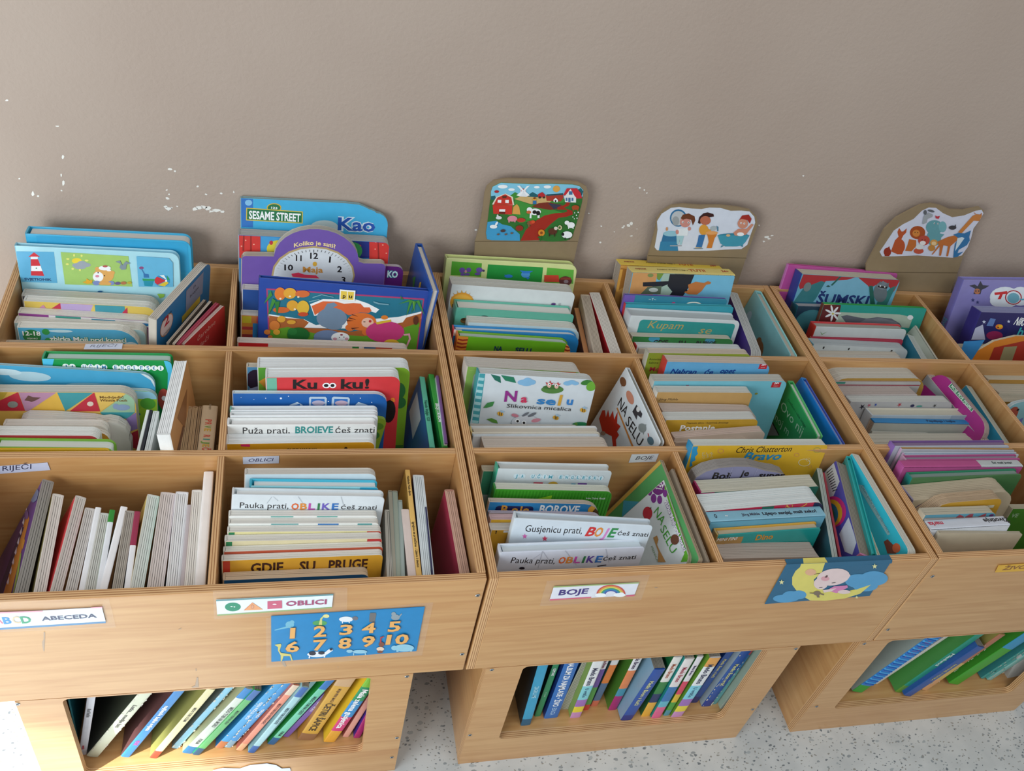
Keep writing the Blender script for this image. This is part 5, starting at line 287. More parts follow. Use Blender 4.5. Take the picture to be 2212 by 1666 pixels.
["white board book titled Na selu - Slikovnica micalica with a goat, bees and leaves","books in the middle-left bin of the middle unit",[0.025,0.3153,-0.2036],[0.9987,-0.0121,-0.0486],[0.0501,0.2416,0.9691],[2035,207,2427],{"k":"b","c":[520,521,522,521],"r":18,"a":[["P",522,[-26,2433,99,2420,141,1485,26,1490]],["P",523,[-17,2352,96,2342,93,2290,-17,2300]],["P",523,[-12,2240,101,2229,98,2176,-11,2187]],["P",523,[-6,2126,106,2115,103,2062,-5,2074]],["P",523,[-1,2012,111,2001,108,1947,0,1959]],["P",523,[5,1897,116,1885,113,1832,6,1844]],["P",523,[11,1781,121,1769,118,1715,11,1728]],["P",523,[16,1665,126,1652,123,1598,17,1611]],["P",523,[22,1547,131,1534,128,1479,23,1493]],["P",524,[190,2421,354,2388,388,2270,277,2318]],["P",525,[363,2415,581,2392,644,2286,455,2318]],["E",526,[761,2304,96,6,10,-52]],["E",526,[829,2348,72,4,9,-48]],["E",526,[906,2317,68,4,9,-48]],["E",526,[822,2281,100,6,7,-39]],["E",526,[1525,2333,73,4,9,-40]],["E",526,[1592,2359,74,4,9,-40]],["E",526,[1664,2341,57,3,8,-35]],["E",527,[1859,2371,101,26,19,-48]],["E",528,[1958,2305,74,59,56,-71]],["E",529,[1285,2202,193,11,16,-75]],["E",530,[1266,2246,152,9,8,-40]],["P",100,[1139,2338,1202,2309,1210,2371,1244,2322,1289,2332,1238,2284,1178,2274]],["P",100,[1280,2325,1336,2306,1353,2351,1375,2315,1414,2322,1363,2274]],["E",531,[1213,2283,36,2,10,-48]],["E",531,[1342,2273,37,2,10,-49]],["E",5,[1210,2298,22,1,4,-22]],["E",5,[1334,2285,22,1,5,-22]],["E",42,[1217,2296,10,1,2,-11]],["E",42,[1339,2281,10,1,2,-11]],["T",532,"N",[499,1933,707,1945,205],1],["T",533,"se",[1061,1919,1397,1910,147],1],["T",534,"l",[1418,1911,1502,1909,206],1],["T",535,"u",[1538,1933,1741,1933,149],1],["P",536,[167,1792,220,1891,335,1924,320,1834,227,1795]],["P",537,[259,1577,339,1604,436,1568,467,1505,374,1519]],["T",42,"Slikovnica micalica",[560,1820,1696,1811,76],0],["E",538,[475,1693,53,-18,-5,-37]],["P",42,[454,1723,466,1724,477,1661,465,1660]],["P",42,[482,1725,495,1721,505,1662,493,1662]],["E",539,[483,1743,18,1,4,-22]],["E",539,[516,1736,24,1,2,-14]],["E",538,[1906,1838,56,-18,-4,-37]],["P",42,[1882,1869,1895,1870,1909,1806,1896,1805]],["P",42,[1911,1871,1925,1867,1938,1807,1926,1806]],["E",539,[1911,1889,19,1,5,-23]],["E",539,[1947,1882,25,1,3,-14]],["E",538,[1454,1669,55,-18,-4,-37]],["P",42,[1430,1700,1443,1701,1456,1636,1444,1636]],["P",42,[1459,1701,1473,1697,1485,1638,1473,1637]],["E",539,[1460,1720,19,1,5,-23]],["E",539,[1495,1712,25,1,3,-14]],["E",540,[941,1546,246,12,27,-143]],["E",541,[732,1678,66,-16,-2,-31]],["E",542,[1113,1601,78,20,13,-36]],["E",543,[910,1710,53,42,14,-19]],["E",543,[1024,1707,67,42,15,-24]],["E",5,[796,1574,41,2,8,-41]],["E",5,[913,1545,41,2,8,-41]],["E",42,[797,1571,22,1,5,-25]],["E",42,[913,1545,22,1,5,-25]],["E",356,[1916,1553,144,7,12,-56]],["T",544,"a",[745,1936,923,1945,148],1],["E",545,[1839,1566,30,1,7,-33]]]}],
["green checked board book with an orange patch behind the white Na selu one","books in the middle-left bin of the middle unit",[0.013,0.34,-0.202],[0.9992,-0.0096,-0.0386],[0.0398,0.2417,0.9695],[2011,363,2343],{"k":"b","c":[546,547,547,547],"r":14,"a":[["P",548,[1589,2343,1870,2343,1870,2235,1589,2235]],["P",549,[40,2278,2011,2278,2011,2272,40,2272]],["P",550,[1951,2235,1981,2227,2003,2203,2011,2171,2011,467,2003,435,1981,411,1951,402,181,402,151,411,129,435,121,467,121,2171,129,2203,151,2227,181,2235]]]}],
["white hardcover NA SELU with a red rooster comb and small farm animals, leaning","books in the middle-left bin of the middle unit",[0.2696,0.4299,-0.2166],[0.0523,-0.9986,-0.0],[0.2105,0.011,0.9775],[1807,90,2175],{"k":"h","c":[551,552,456,553],"r":6,"a":[["E",554,[144,1967,59,75,101,-20]],["P",554,[131,1897,156,1936,203,1880]],["E",555,[543,1963,54,80,156,-14]],["P",556,[800,1872,791,2034,1052,2068,1084,2001,967,1954,1007,1881]],["E",557,[896,2025,41,41,40,-28]],["E",558,[1248,1928,60,94,95,-9]],["P",558,[1124,1886,1286,2051,1370,1884,1297,1893,1277,1843]],["E",559,[1594,1978,43,71,87,-8]],["P",560,[1431,1990,1448,2007,1515,1993,1496,1973]],["P",561,[117,1007,73,1176,134,1243,268,1190,204,1331,359,1283,336,1433,501,1367,462,1535,622,1401,747,1454,743,1317,840,1328,837,1205,945,1153,865,1068,690,1141,396,955]],["E",562,[437,952,62,65,32,-22]],["T",42,"NA",[361,1596,712,1639,193],0],["T",42,"SELU",[811,1593,1456,1672,190],0],["P",341,[382,1544,403,1576,1317,1552,1279,1512]]]}],
["beige board book with worn page edges lying lowest left beneath the planet book","books in the middle-right bin of the middle unit",[0.3689,0.242,-0.2171],[0.9996,0.0039,0.0275],[-0.0277,0.1391,0.9899],[1378,102,1950],{"k":"b","c":[563,564,564,564],"r":12}],
["pinkish-grey thick-leaved board book tilted up to the right","books in the middle-right bin of the middle unit",[0.3699,0.2455,-0.2163],[0.9978,0.0571,0.0342],[-0.0418,0.1371,0.9897],[1695,161,2014],{"k":"b","c":[565,566,566,566],"r":10}],
["mustard board book with a white line of title, behind the tilted beige ones","books in the middle-right bin of the middle unit",[0.3525,0.2716,-0.2153],[1.0,0.0013,0.009],[-0.0091,0.1392,0.9902],[1708,228,2142],{"k":"b","c":[567,568,568,568],"r":10,"a":[["T",42,"Napisale ažice i ilustrirala životinje",[384,2060,1153,2060,34],0],["T",5,"Postanje",[292,1913,937,1913,121],1]]}],
["pink-grey leaved board book with a rounded right shoulder","books in the middle-right bin of the middle unit",[0.3491,0.2962,-0.2118],[0.9998,-0.0027,-0.0189],[0.0191,0.1391,0.9901],[1817,237,2083],{"k":"b","c":[569,570,570,570],"r":22}],
["tan board book with a small author name standing in front of a large blue one","books in the middle-right bin of the middle unit",[0.3483,0.3236,-0.2157],[1.0,0.0002,0.0012],[-0.0012,0.1392,0.9903],[1794,198,2275],{"k":"b","c":[571,572,572,572],"r":8,"a":[["T",573,"Jörg Mühle",[56,2107,410,2107,49],2]]}],
["large light blue board book with a red 24+ badge and a small bee","books in the middle-right bin of the middle unit",[0.3507,0.3466,-0.2154],[0.9999,0.0016,0.0117],[-0.0118,0.1392,0.9902],[2547,221,2312],{"k":"b","c":[574,575,575,575],"r":10,"a":[["P",5,[0,2312,3,2312,3,2309,0,2309]],["P",492,[2255,2290,2433,2290,2433,2177,2255,2177]],["T",5,"24+",[2294,2250,2393,2250,43],3],["T",5,"mjeseci",[2299,2203,2388,2203,18],0],["T",576,"ošo",[524,2141,749,2141,98],1],["E",577,[2013,2041,31,0,0,22]]]}],
["blue board book reading Nabran će opet with a red spine and a 24+ badge","books in the middle-right bin of the middle unit",[0.3764,0.3792,-0.2139],[1.0,-0.001,-0.0069],[0.007,0.1392,0.9902],[2026,226,2444],{"k":"b","c":[578,579,580,579],"r":16,"a":[["P",581,[1935,2433,1966,2425,1988,2402,1996,2370,1996,1454,1988,1422,1966,1399,1935,1390,122,1390,91,1399,69,1422,61,1454,61,2370,69,2402,91,2425,122,2433]],["P",492,[1793,2444,1956,2444,1956,2339,1793,2339]],["T",5,"24+",[1830,2408,1919,2408,38],3],["T",5,"mjeseci",[1835,2365,1914,2365,15],0],["T",582,"Nabran",[114,2201,615,2201,106],3],["T",582,"će",[768,2201,935,2201,106],3],["T",582,"opet",[1067,2233,1365,2233,106],3]]}],
["olive-green board book with two author names poking out left of the blue one","books in the middle-right bin of the middle unit",[0.3532,0.4027,-0.2161],[1.0,0.0011,0.008],[-0.0081,0.1392,0.9902],[1996,171,2456],{"k":"b","c":[583,584,585,584],"r":12,"a":[["T",586,"Annette L.",[34,2307,325,2307,45],0],["T",586,"Sabine K.",[44,2233,315,2233,45],0],["T",587,"Moje",[98,2074,381,2074,91],1]]}],
["green leaning hardcover reading Ovo nij moj with a grey mouse at its corner","books in the middle-right bin of the middle unit",[0.6284,0.4104,-0.2185],[-0.0342,-0.9994,0.0],[0.0,0.0,1.0],[1400,120,2065],{"k":"h","c":[588,589,590,591],"r":3,"a":[["T",592,"Ovo nij",[163,1532,1048,1698,181],0],["T",592,"moj m",[106,1228,729,1366,163],0],["T",593,"Dođoni i ošta knjiga",[267,1820,1037,1896,54],0],["E",594,[71,1035,69,69,61,-59]],["P",42,[36,1173,107,1166,511,1170,491,1130,76,1135]],["P",595,[52,1127,504,1147,185,815]]]}],
["bright blue hardcover with a dark blue back cover leaning at the right side panel","books in the middle-right bin of the middle unit",[0.6174,0.4206,-0.216],[-0.0015,-1.0,0.0],[0.2079,-0.0003,0.9781],[1684,120,2086],{"k":"h","c":[596,597,598,599]}],
["padded white hardcover Pauka prati, OBLIKE ćeš znati frontmost in the BOJE bin","books in the front-left bin of the middle unit",[0.0136,0.0098,-0.2072],[0.9987,0.0292,-0.0407],[0.0362,0.1404,0.9894],[2163,178,2131],{"k":"h","c":[600,601,602,603],"r":6,"a":[["T",42,"Pauka prati,",[171,1925,827,1876,116],0],["T",367,"O",[877,1878,979,1873,129],1],["T",368,"B",[991,1877,1093,1871,129],1],["T",604,"L",[1107,1875,1211,1870,129],1],["T",370,"I",[1222,1874,1288,1870,130],1],["T",605,"K",[1302,1875,1419,1868,130],1],["T",160,"E",[1433,1872,1543,1866,130],1],["T",42,"ćeš znati",[1560,1898,2063,1904,92],0],["P",606,[589,2134,597,2134,604,1802,598,1802]],["P",606,[593,2134,600,2134,768,1904,763,1904]],["P",606,[927,2130,935,2129,1173,1832,1167,1832]],["P",606,[1538,2137,1545,2136,1669,1854,1663,1855]],["P",606,[385,1876,392,1876,581,2086,575,2086]],["P",606,[1166,1819,1174,1819,1574,1885,1568,1885]],["E",607,[360,1816,41,-2,5,-25]],["P",607,[1498,1801,1630,1818,1638,1800,1507,1782]]]}],
["white hardcover BOJE ćeš znati with a pink star, tilted over the others","books in the front-left bin of the middle unit",[0.0336,0.0459,-0.2093],[0.9966,-0.0746,-0.0349],[0.0449,0.1363,0.9897],[2034,152,2400],{"k":"h","c":[608,609,610,611],"r":6,"a":[["T",42,"Gusjenicu prati,",[178,2162,1010,2177,134],0],["T",612,"B",[1062,2141,1205,2146,180],3],["T",368,"O",[1201,2140,1313,2143,180],3],["T",613,"J",[1303,2132,1406,2134,180],3],["T",85,"E",[1396,2139,1537,2143,181],3],["T",42,"ćeš znati",[1540,2188,2004,2187,88],0],["P",614,[186,2126,203,2091,231,2092,214,2067,229,2031,201,2050,182,2028,182,2065,156,2087,183,2090]],["P",615,[483,2107,502,2069,533,2069,514,2042,531,2003,501,2024,480,2000,480,2040,450,2064,480,2068]]]}],
["mustard board book with small black figures at far left beneath others","books in the front-left bin of the middle unit",[0.013,0.055,-0.2133],[0.9996,-0.0049,-0.028],[0.0284,0.1736,0.9844],[879,159,2045],{"k":"b","c":[616,617,617,617],"a":[["E",42,[308,1869,70,0,0,110]],["P",618,[176,2045,791,2045,791,2001,176,2001]],["T",42,"!",[59,1980,82,1980,63],1]]}],
["thin yellow-edged book above the mustard one at the left of the BOJE bin","books in the front-left bin of the middle unit",[0.013,0.072,-0.2131],[0.9993,-0.0064,-0.0365],[0.0371,0.1735,0.9841],[894,122,2065],{"k":"b","c":[619,620,620,620]}],
["board book with a pink striped hair tuft peeking above the titles","books in the front-left bin of the middle unit",[0.013,0.0973,-0.2078],[0.9985,-0.0095,-0.0538],[0.0546,0.1734,0.9833],[1795,58,1891],{"k":"b","c":[621,622,622,622],"r":20,"a":[["P",440,[732,1967,799,2017,832,2042,852,1909,745,1907]],["P",623,[799,2017,868,2054,901,1910,842,1909]],["P",108,[888,2055,929,2044,975,1972,940,1911,911,1910]]]}],
["blue board book with the words Boje and BOROVE and a pine cone in a flower","books in the front-left bin of the middle unit",[0.013,0.1074,-0.2068],[0.9984,-0.0099,-0.0561],[0.057,0.1734,0.9832],[1777,99,1982],{"k":"b","c":[624,625,625,625],"r":30,"a":[["P",626,[640,1918,666,1910,686,1887,693,1855,693,1410,686,1378,666,1355,640,1346,160,1346,133,1355,114,1378,107,1410,107,1855,114,1887,133,1910,160,1918]],["T",627,"B",[196,1779,301,1779,153],1],["T",627,"o",[356,1779,461,1779,153],1],["T",627,"je",[469,1779,633,1779,153],1],["T",5,"BOROVE",[788,1800,1416,1800,153],1],["E",628,[1653,1876,98,0,0,106]],["E",629,[1724,1791,89,0,0,148]]]}],
["bright green ribbed board book with small author line at its right edge","books in the front-left bin of the middle unit",[0.0258,0.1295,-0.2064],[0.9987,-0.009,-0.0511],[0.0519,0.1734,0.9835],[1872,148,2006],{"k":"b","c":[630,631,632,631],"r":12,"a":[["P",633,[13,1980,28,1980,28,902,13,902]],["P",633,[65,1980,80,1980,80,902,65,902]],["P",633,[117,1980,132,1980,132,902,117,902]],["P",633,[169,1980,184,1980,184,902,169,902]],["P",633,[221,1980,236,1980,236,902,221,902]],["P",633,[273,1980,288,1980,288,902,273,902]],["P",633,[325,1980,340,1980,340,902,325,902]],["P",633,[377,1980,392,1980,392,902,377,902]],["P",633,[429,1980,444,1980,444,902,429,902]],["P",633,[481,1980,496,1980,496,902,481,902]],["P",633,[533,1980,548,1980,548,902,533,902]],["P",633,[585,1980,600,1980,600,902,585,902]],["P",633,[637,1980,652,1980,652,902,637,902]],["P",633,[689,1980,704,1980,704,902,689,902]],["P",633,[741,1980,756,1980,756,902,741,902]],["P",633,[793,1980,808,1980,808,902,793,902]],["P",633,[845,1980,860,1980,860,902,845,902]],["P",633,[897,1980,912,1980,912,902,897,902]],["P",633,[949,1980,964,1980,964,902,949,902]],["P",633,[1001,1980,1016,1980,1016,902,1001,902]],["P",633,[1053,1980,1068,1980,1068,902,1053,902]],["P",633,[1105,1980,1120,1980,1120,902,1105,902]],["P",633,[1157,1980,1172,1980,1172,902,1157,902]],["P",633,[1209,1980,1224,1980,1224,902,1209,902]],["P",633,[1261,1980,1276,1980,1276,902,1261,902]],["P",633,[1313,1980,1328,1980,1328,902,1313,902]],["P",633,[1365,1980,1380,1980,1380,902,1365,902]],["P",633,[1417,1980,1432,1980,1432,902,1417,902]],["P",633,[1469,1980,1484,1980,1484,902,1469,902]],["P",633,[1521,1980,1536,1980,1536,902,1521,902]],["P",633,[1573,1980,1588,1980,1588,902,1573,902]],["P",633,[1625,1980,1640,1980,1640,902,1625,902]],["P",633,[1677,1980,1692,1980,1692,902,1677,902]],["P",633,[1729,1980,1744,1980,1744,902,1729,902]],["P",633,[1781,1980,1796,1980,1796,902,1781,902]],["P",633,[1833,1980,1848,1980,1848,902,1833,902]],["P",634,[562,1807,899,1918,899,1807]],["T",5,"Irén Dóra Rnáll",[1455,1856,1766,1856,35],0]]}],
["white hardcover JA UČIM ENGLESKI with coloured letters BOJE and a teal spine","books in the front-left bin of the middle unit",[0.0333,0.1564,-0.2072],[0.999,-0.0078,-0.0442],[0.0449,0.1735,0.9838],[1836,185,2132],{"k":"h","c":[635,636,637,638],"r":6,"a":[["E",639,[312,2004,48,0,0,45]],["T",640,"J",[291,1974,333,1974,60],1],["E",639,[405,2004,48,0,0,45]],["T",640,"A",[384,1974,426,1974,60],1],["E",639,[572,2004,48,0,0,45]],["T",640,"U",[551,1974,594,1974,60],1],["E",639,[666,2004,48,0,0,45]],["T",640,"Č",[644,1974,687,1974,60],1],["E",639,[759,2004,48,0,0,45]],["T",640,"I",[747,1974,771,1974,60],1],["E",639,[852,2004,48,0,0,45]],["T",640,"M",[821,1974,882,1974,60],1],["E",639,[1019,2004,48,0,0,45]],["T",640,"E",[998,1974,1040,1974,60],1],["E",639,[1112,2004,48,0,0,45]],["T",640,"N",[1091,1974,1134,1974,60],1],["E",639,[1206,2004,48,0,0,45]],["T",640,"G",[1184,1974,1227,1974,60],1],["E",639,[1299,2004,48,0,0,45]],["T",640,"L",[1278,1974,1320,1974,60],1],["E",639,[1392,2004,48,0,0,45]],["T",640,"E",[1371,1974,1413,1974,60],1],["E",639,[1485,2004,48,0,0,45]],["T",640,"S",[1464,1974,1506,1974,60],1],["E",639,[1578,2004,48,0,0,45]],["T",640,"K",[1557,1974,1599,1974,60],1],["E",639,[1671,2004,48,0,0,45]],["T",640,"I",[1659,1974,1683,1974,60],1],["P",641,[606,1897,753,1897,753,1704,606,1704]],["E",642,[918,1832,92,0,0,86]],["P",643,[1212,1886,1286,1886,1286,1704,1212,1704]],["P",644,[1322,1897,1469,1897,1469,1704,1322,1704]]]}],
["worn board book with a dark teal cover, its left edge showing behind the white one","books in the front-left bin of the middle unit",[0.0194,0.1756,-0.211],[0.9993,-0.0067,-0.0378],[0.0384,0.1735,0.9841],[1278,155,1937],{"k":"b","c":[645,646,646,646],"a":[["P",647,[0,1481,1278,1481,1278,1024,0,1024]]]}],
["large worn picture book with a yellow frame behind the lime NA SELU board book","books in the front-left bin of the middle unit",[0.2155,0.211,-0.2152],[0.0011,-1.0,0.0],[0.4067,0.0005,0.9135],[1940,80,2334],{"k":"b","c":[648,649,649,649],"r":6,"a":[["P",650,[0,2334,78,2334,78,589,0,589]],["P",651,[78,1364,582,1946,388,1170]]]}],
["white and lime board book NA SELU with a purple 18-24 paw badge","books in the front-left bin of the middle unit",[0.2114,0.1792,-0.2134],[-0.0501,-0.9987,0.0],[0.4221,-0.0212,0.9063],[1547,120,2267],{"k":"b","c":[652,653,653,653],"r":16,"a":[["P",654,[-164,2040,-106,2141,-17,1300,-36,1274]],["P",654,[90,2233,160,2324,1438,2318,1530,2241,1446,2098,1366,2211]],["E",655,[41,2120,93,121,120,-44]],["E",656,[-12,1939,33,43,65,-24]],["E",656,[150,1971,39,52,72,-26]],["E",656,[255,2076,35,46,67,-25]],["E",656,[233,2214,31,41,59,-22]],["T",5,"18-24",[-33,2074,111,2210,71],1],["T",5,"mjeseca",[8,2053,135,2186,24],1],["E",657,[300,1771,66,91,103,-37]],["P",101,[254,1827,254,1879,290,1859]],["T",630,"NA",[374,1889,677,1954,138],0],["T",630,"SELU",[721,1914,1237,1985,131],0],["P",658,[757,1742,773,1824,853,1830,909,1774,1010,1786,1275,1838,1179,1694,1040,1760,942,1753]],["T",659,"zbirka Moji prvi koraci",[346,2154,1344,2212,61],9],["T",5,"zbirka Moji prvi koraci",[346,2154,1344,2212,61],1],["E",660,[1057,2124,52,75,76,-30]],["T",661,"PŠENICA",[870,1648,1169,1678,38],0]]}],
["thin grey-beige board booklet leaning flat on the column partition","books in the front-left bin of the middle unit",[0.2378,0.1969,-0.2165],[-0.013,-0.9999,0.0],[0.3907,-0.0051,0.9205],[1786,50,2287],{"k":"b","c":[662,663,663,663]}],
["beige multi-leaf board book lowest in the right front bin, nine grey leaves showing","books in the front-right bin of the middle unit",[0.3548,0.0125,-0.2061],[0.9986,0.0112,-0.051],[0.0492,0.1226,0.9912],[1675,317,1823],{"k":"b","c":[664,665,665,665],"r":6}],
["teal padded hardcover titled Dino with a tan MINI FINI corner","books in the front-right bin of the middle unit",[0.3638,0.0417,-0.2166],[0.9993,0.0358,0.0072],[-0.0115,0.1215,0.9925],[1772,155,2069],{"k":"h","c":[666,667,668,669],"r":6,"a":[["P",670,[0,2008,443,2008,443,1825,0,1825]],["T",5,"MINI FINI",[6,1945,348,1945,66],2],["T",671,"Dino",[666,1909,964,1909,117],1]]}],
["light blue board book with its spine up reading Lijepo sanjaj, mali zeko!","books in the front-right bin of the middle unit",[0.351,0.0579,-0.2139],[0.9994,0.0337,-0.0099],[0.0057,0.1221,0.9925],[1986,213,2150],{"k":"b","c":[672,673,674,673],"sp":"T","r":3,"tt":[["Jörg Mühle",0.36,0.28,675],["Lijepo sanjaj, mali zeko!",0.7,0.34,676],["O",0.06,0.4,676],["~",0.15,0.4,5]]}],
["white-leaved board book with a crimson, green and navy stripe and a golden scribble","books in the front-right bin of the middle unit",[0.361,0.0808,-0.2139],[0.9987,0.0388,0.0317],[-0.0361,0.1206,0.992],[2067,377,2125],{"k":"b","c":[677,678,678,678],"r":20,"a":[["P",679,[0,2125,124,2125,124,1887,0,1887]],["P",680,[951,2125,1158,2125,1158,1887,951,1887]],["P",679,[1860,2125,2067,2125,2067,1887,1860,1887]],["O",681,[1426,2078,62,0,0,60]],["O",681,[1550,2125,186,0,0,95]]]}],
["cream-paged book with a magenta spine and dark green cover","books in the front-right bin of the middle unit",[0.3613,0.1196,-0.215],[0.9994,0.0353,0.0034],[-0.0077,0.1217,0.9925],[2098,289,2107],{"k":"b","c":[682,683,684,683],"a":[["P",684,[0,2107,231,2107,231,1639,0,1639]],["T",685,"*",[74,1972,136,1972,84],0]]}],
["grey-violet curved board book titled Boš je super with wavy stacked leaves","books in the front-right bin of the middle unit",[0.3488,0.1535,-0.2047],[0.9978,0.0274,-0.0608],[0.057,0.1237,0.9907],[1833,218,2188],{"k":"b","c":[686,687,687,687],"shape":"hump","a":[["T",42,"Boš",[315,1965,638,1965,138],1],["T",42,"je",[804,2030,956,2030,124],1],["T",42,"super",[1150,1992,1636,1992,124],1],["P",688,[367,2131,372,1612,367,1612]],["P",688,[605,2188,612,2188,612,1612,605,1612]],["P",688,[1063,2188,1070,2188,1070,1612,1063,1612]]]}],
["yellow board book Bravo with handwritten author name and a blue scalloped spine","books in the front-right bin of the middle unit",[0.3589,0.1805,-0.2061],[0.999,0.028,-0.0353],[0.0293,0.1918,0.981],[2526,183,2269],{"k":"b","c":[689,690,691,690],"r":6,"a":[["P",691,[-6,2252,93,2257,93,2182,134,2107,100,2045,131,1982,74,1945,108,1868,59,1844]],["T",42,"Chris Chatterton",[814,2122,1849,2144,122],2],["T",692,"Bravo",[978,1978,1705,1978,158],3],["O",693,[530,2162,55,0,14,-45]],["O",693,[1984,2074,49,0,15,-39]],["O",694,[2345,2167,74,-1,23,-57]],["O",695,[2191,1912,119,-1,30,-80]],["O",695,[2242,1972,44,0,14,-37]],["O",696,[2335,1826,40,-1,12,-32]],["T",697,"P L A",[208,2102,398,2108,40],0],["T",697,"N E T",[220,2061,411,2067,41],0],["T",697,"O P O",[233,2016,425,2022,41],0]]}],
["grey-edged booklets fanned between the piles and the violet book","books in the front-right bin of the middle unit",[0.6136,0.2099,-0.2185],[-0.3059,-0.9521,-0.0],[-0.0498,0.016,0.9986],[1985,89,1888],{"k":"b","c":[698,699,699,699]}],
["slim crimson-edged booklet between the fanned booklets and the violet one","books in the front-right bin of the middle unit",[0.6197,0.2001,-0.2185],[-0.2921,-0.9564,-0.0],[-0.0501,0.0153,0.9986],[1878,41,1888],{"k":"p","c":[700,700,700,701],"sp":"T"}],
["violet-blue board book with a barcode label, a rainbow and a pink spine end","books in the front-right bin of the middle unit",[0.5849,0.227,-0.2137],[-0.2654,-0.9641,0.0],[0.2332,-0.0642,0.9703],[1955,200,2078],{"k":"b","c":[702,703,704,703],"sp":"R","r":2,"a":[["P",705,[-34,2015,449,2043,620,1820,558,1722,24,1769]],["E",706,[878,1747,208,275,274,-78]],["E",707,[880,1714,169,224,238,-67]],["E",708,[882,1681,124,165,194,-54]],["E",709,[884,1648,84,113,155,-43]],["P",710,[1220,2045,1742,2085,1893,1934,1739,1799,1366,1768]],["P",711,[58,1810,71,1959,85,1955,77,1805]],["P",711,[115,1815,131,1958,145,1954,133,1810]],["P",711,[171,1820,192,1958,206,1954,189,1815]],["P",711,[226,1824,252,1958,266,1954,245,1819]],["P",711,[282,1829,312,1957,325,1953,300,1824]],["P",711,[337,1834,371,1957,385,1953,355,1829]],["P",711,[392,1838,430,1956,444,1953,410,1833]],["P",711,[446,1843,489,1956,502,1952,464,1838]],["P",711,[500,1848,547,1956,561,1952,518,1842]]]}],
["turquoise-edged hardcover beside the violet rainbow book","books in the front-right bin of the middle unit",[0.6713,0.2144,-0.2185],[-0.2665,-0.9638,-0.0],[-0.084,0.0232,0.9962],[2067,82,2113],{"k":"h","c":[712,712,713,713]}],
["thin navy and green booklet under the wide turquoise board book","books in the front-right bin of the middle unit",[0.6825,0.2012,-0.2185],[-0.1711,-0.9852,-0.0],[-0.1711,0.0297,0.9848],[1902,47,2016],{"k":"b","c":[714,715,715,715]}],
["large turquoise board book with thick white leaves leaning on the right side panel","books in the front-right bin of the middle unit",[0.6033,0.2218,-0.2138],[-0.01,-1.0,0.0],[0.2756,-0.0027,0.9613],[2057,170,2183],{"k":"b","c":[716,717,717,717],"r":12,"a":[["P",718,[534,2003,602,2068,1594,2046,1582,1996,629,1971]],["T",719,"Čitam priču iz moje slikovnice",[597,2024,1559,2026,47],0],["P",720,[1619,1881,1630,1962,1783,2003,1915,1970,1816,1835]],["E",721,[1843,2020,45,61,61,-42]]]}],
["white board book with an orange dash, lowest at the front of the back-right unit","books in the back-left bin of the right unit",[0.7446,0.4692,-0.216],[0.9999,0.0017,0.0099],[-0.01,0.1736,0.9848],[1933,143,1844],{"k":"b","c":[722,723,723,723],"a":[["P",724,[1391,1844,1836,1844,1836,1806,1391,1806]]]}],
["beige-paged board book just behind the one with the orange dash","books in the back-left bin of the right unit",[0.7469,0.4846,-0.2155],[1.0,0.001,0.0054],[-0.0055,0.1736,0.9848],[1949,173,1808],{"k":"b","c":[725,726,726,726]}],
["light grey board book with small black seed marks and a pale blue corner","books in the back-left bin of the right unit",[0.7431,0.5043,-0.2083],[0.9996,-0.0047,-0.0266],[0.027,0.1736,0.9844],[2225,247,1838],{"k":"b","c":[727,728,729,728],"r":14,"a":[["E",42,[245,1771,18,0,0,31]],["E",42,[823,1771,18,0,0,27]],["E",42,[1824,1771,22,0,0,27]]]}],
["pink-edged board book just under the red-spined strawberry book","books in the back-left bin of the right unit",[0.7533,0.5288,-0.2162],[1.0,-0.0013,-0.0072],[0.0073,0.1736,0.9848],[2159,43,1887],{"k":"b","c":[730,730,731,730]}],
["white hardcover with a bright red spine and back, small green sprigs on it","books in the back-left bin of the right unit",[0.7604,0.5341,-0.2135],[1.0,-0.0008,-0.0043],[0.0043,0.1736,0.9848],[2125,235,2069],{"k":"h","c":[732,733,734,735],"r":10,"a":[["P",736,[127,1963,191,1909,297,1973,191,1888]],["E",737,[212,1793,106,0,0,17]],["P",738,[42,1782,1912,1782,1912,1750,42,1750]]]}],
["green-edged board book with a grey whale tail and a white edelweiss on a dark corner","books in the back-left bin of the right unit",[0.7889,0.5613,-0.2139],[0.9999,-0.0024,-0.0098],[0.0101,0.2419,0.9702],[2453,91,2328],{"k":"b","c":[739,740,741,740],"a":[["P",742,[-13,2327,396,2319,419,2176,392,1937,286,1927,-131,1911,-72,2182]],["P",743,[423,2163,1845,2168,2195,2115,2192,1870,394,1932]],["P",744,[482,2073,609,2105,900,2063,1102,2045,1339,2086,1685,2068,1923,1969,2011,1890,639,1941]],["P",745,[1079,2030,1457,2072,1828,1992,1949,1902,948,1932]],["P",746,[-46,2344,519,2358,528,2333,-7,2309]],["E",747,[373,2135,92,4,8,-23]],["E",747,[361,2056,81,-67,-14,-15]],["E",747,[281,2033,9,-87,-25,4]],["E",747,[193,2084,-70,-41,-18,21]],["E",747,[164,2170,-95,35,4,21]],["E",747,[216,2226,-49,85,22,6]],["E",747,[309,2209,34,70,24,-14]],["E",748,[274,2123,27,1,7,-21]],["E",747,[2124,2112,73,3,21,-53]]]}],
["dark teal book with a round bubble cover, its spine lettered in yellow","books in the back-left bin of the right unit",[0.7417,0.5719,-0.2122],[1.0,0.0003,0.0013],[-0.0013,0.2419,0.9703],[1677,259,2173],{"k":"h","c":[749,750,751,752],"a":[["E",753,[369,1837,335,0,0,268]],["E",754,[369,1837,302,0,0,235]]]}],
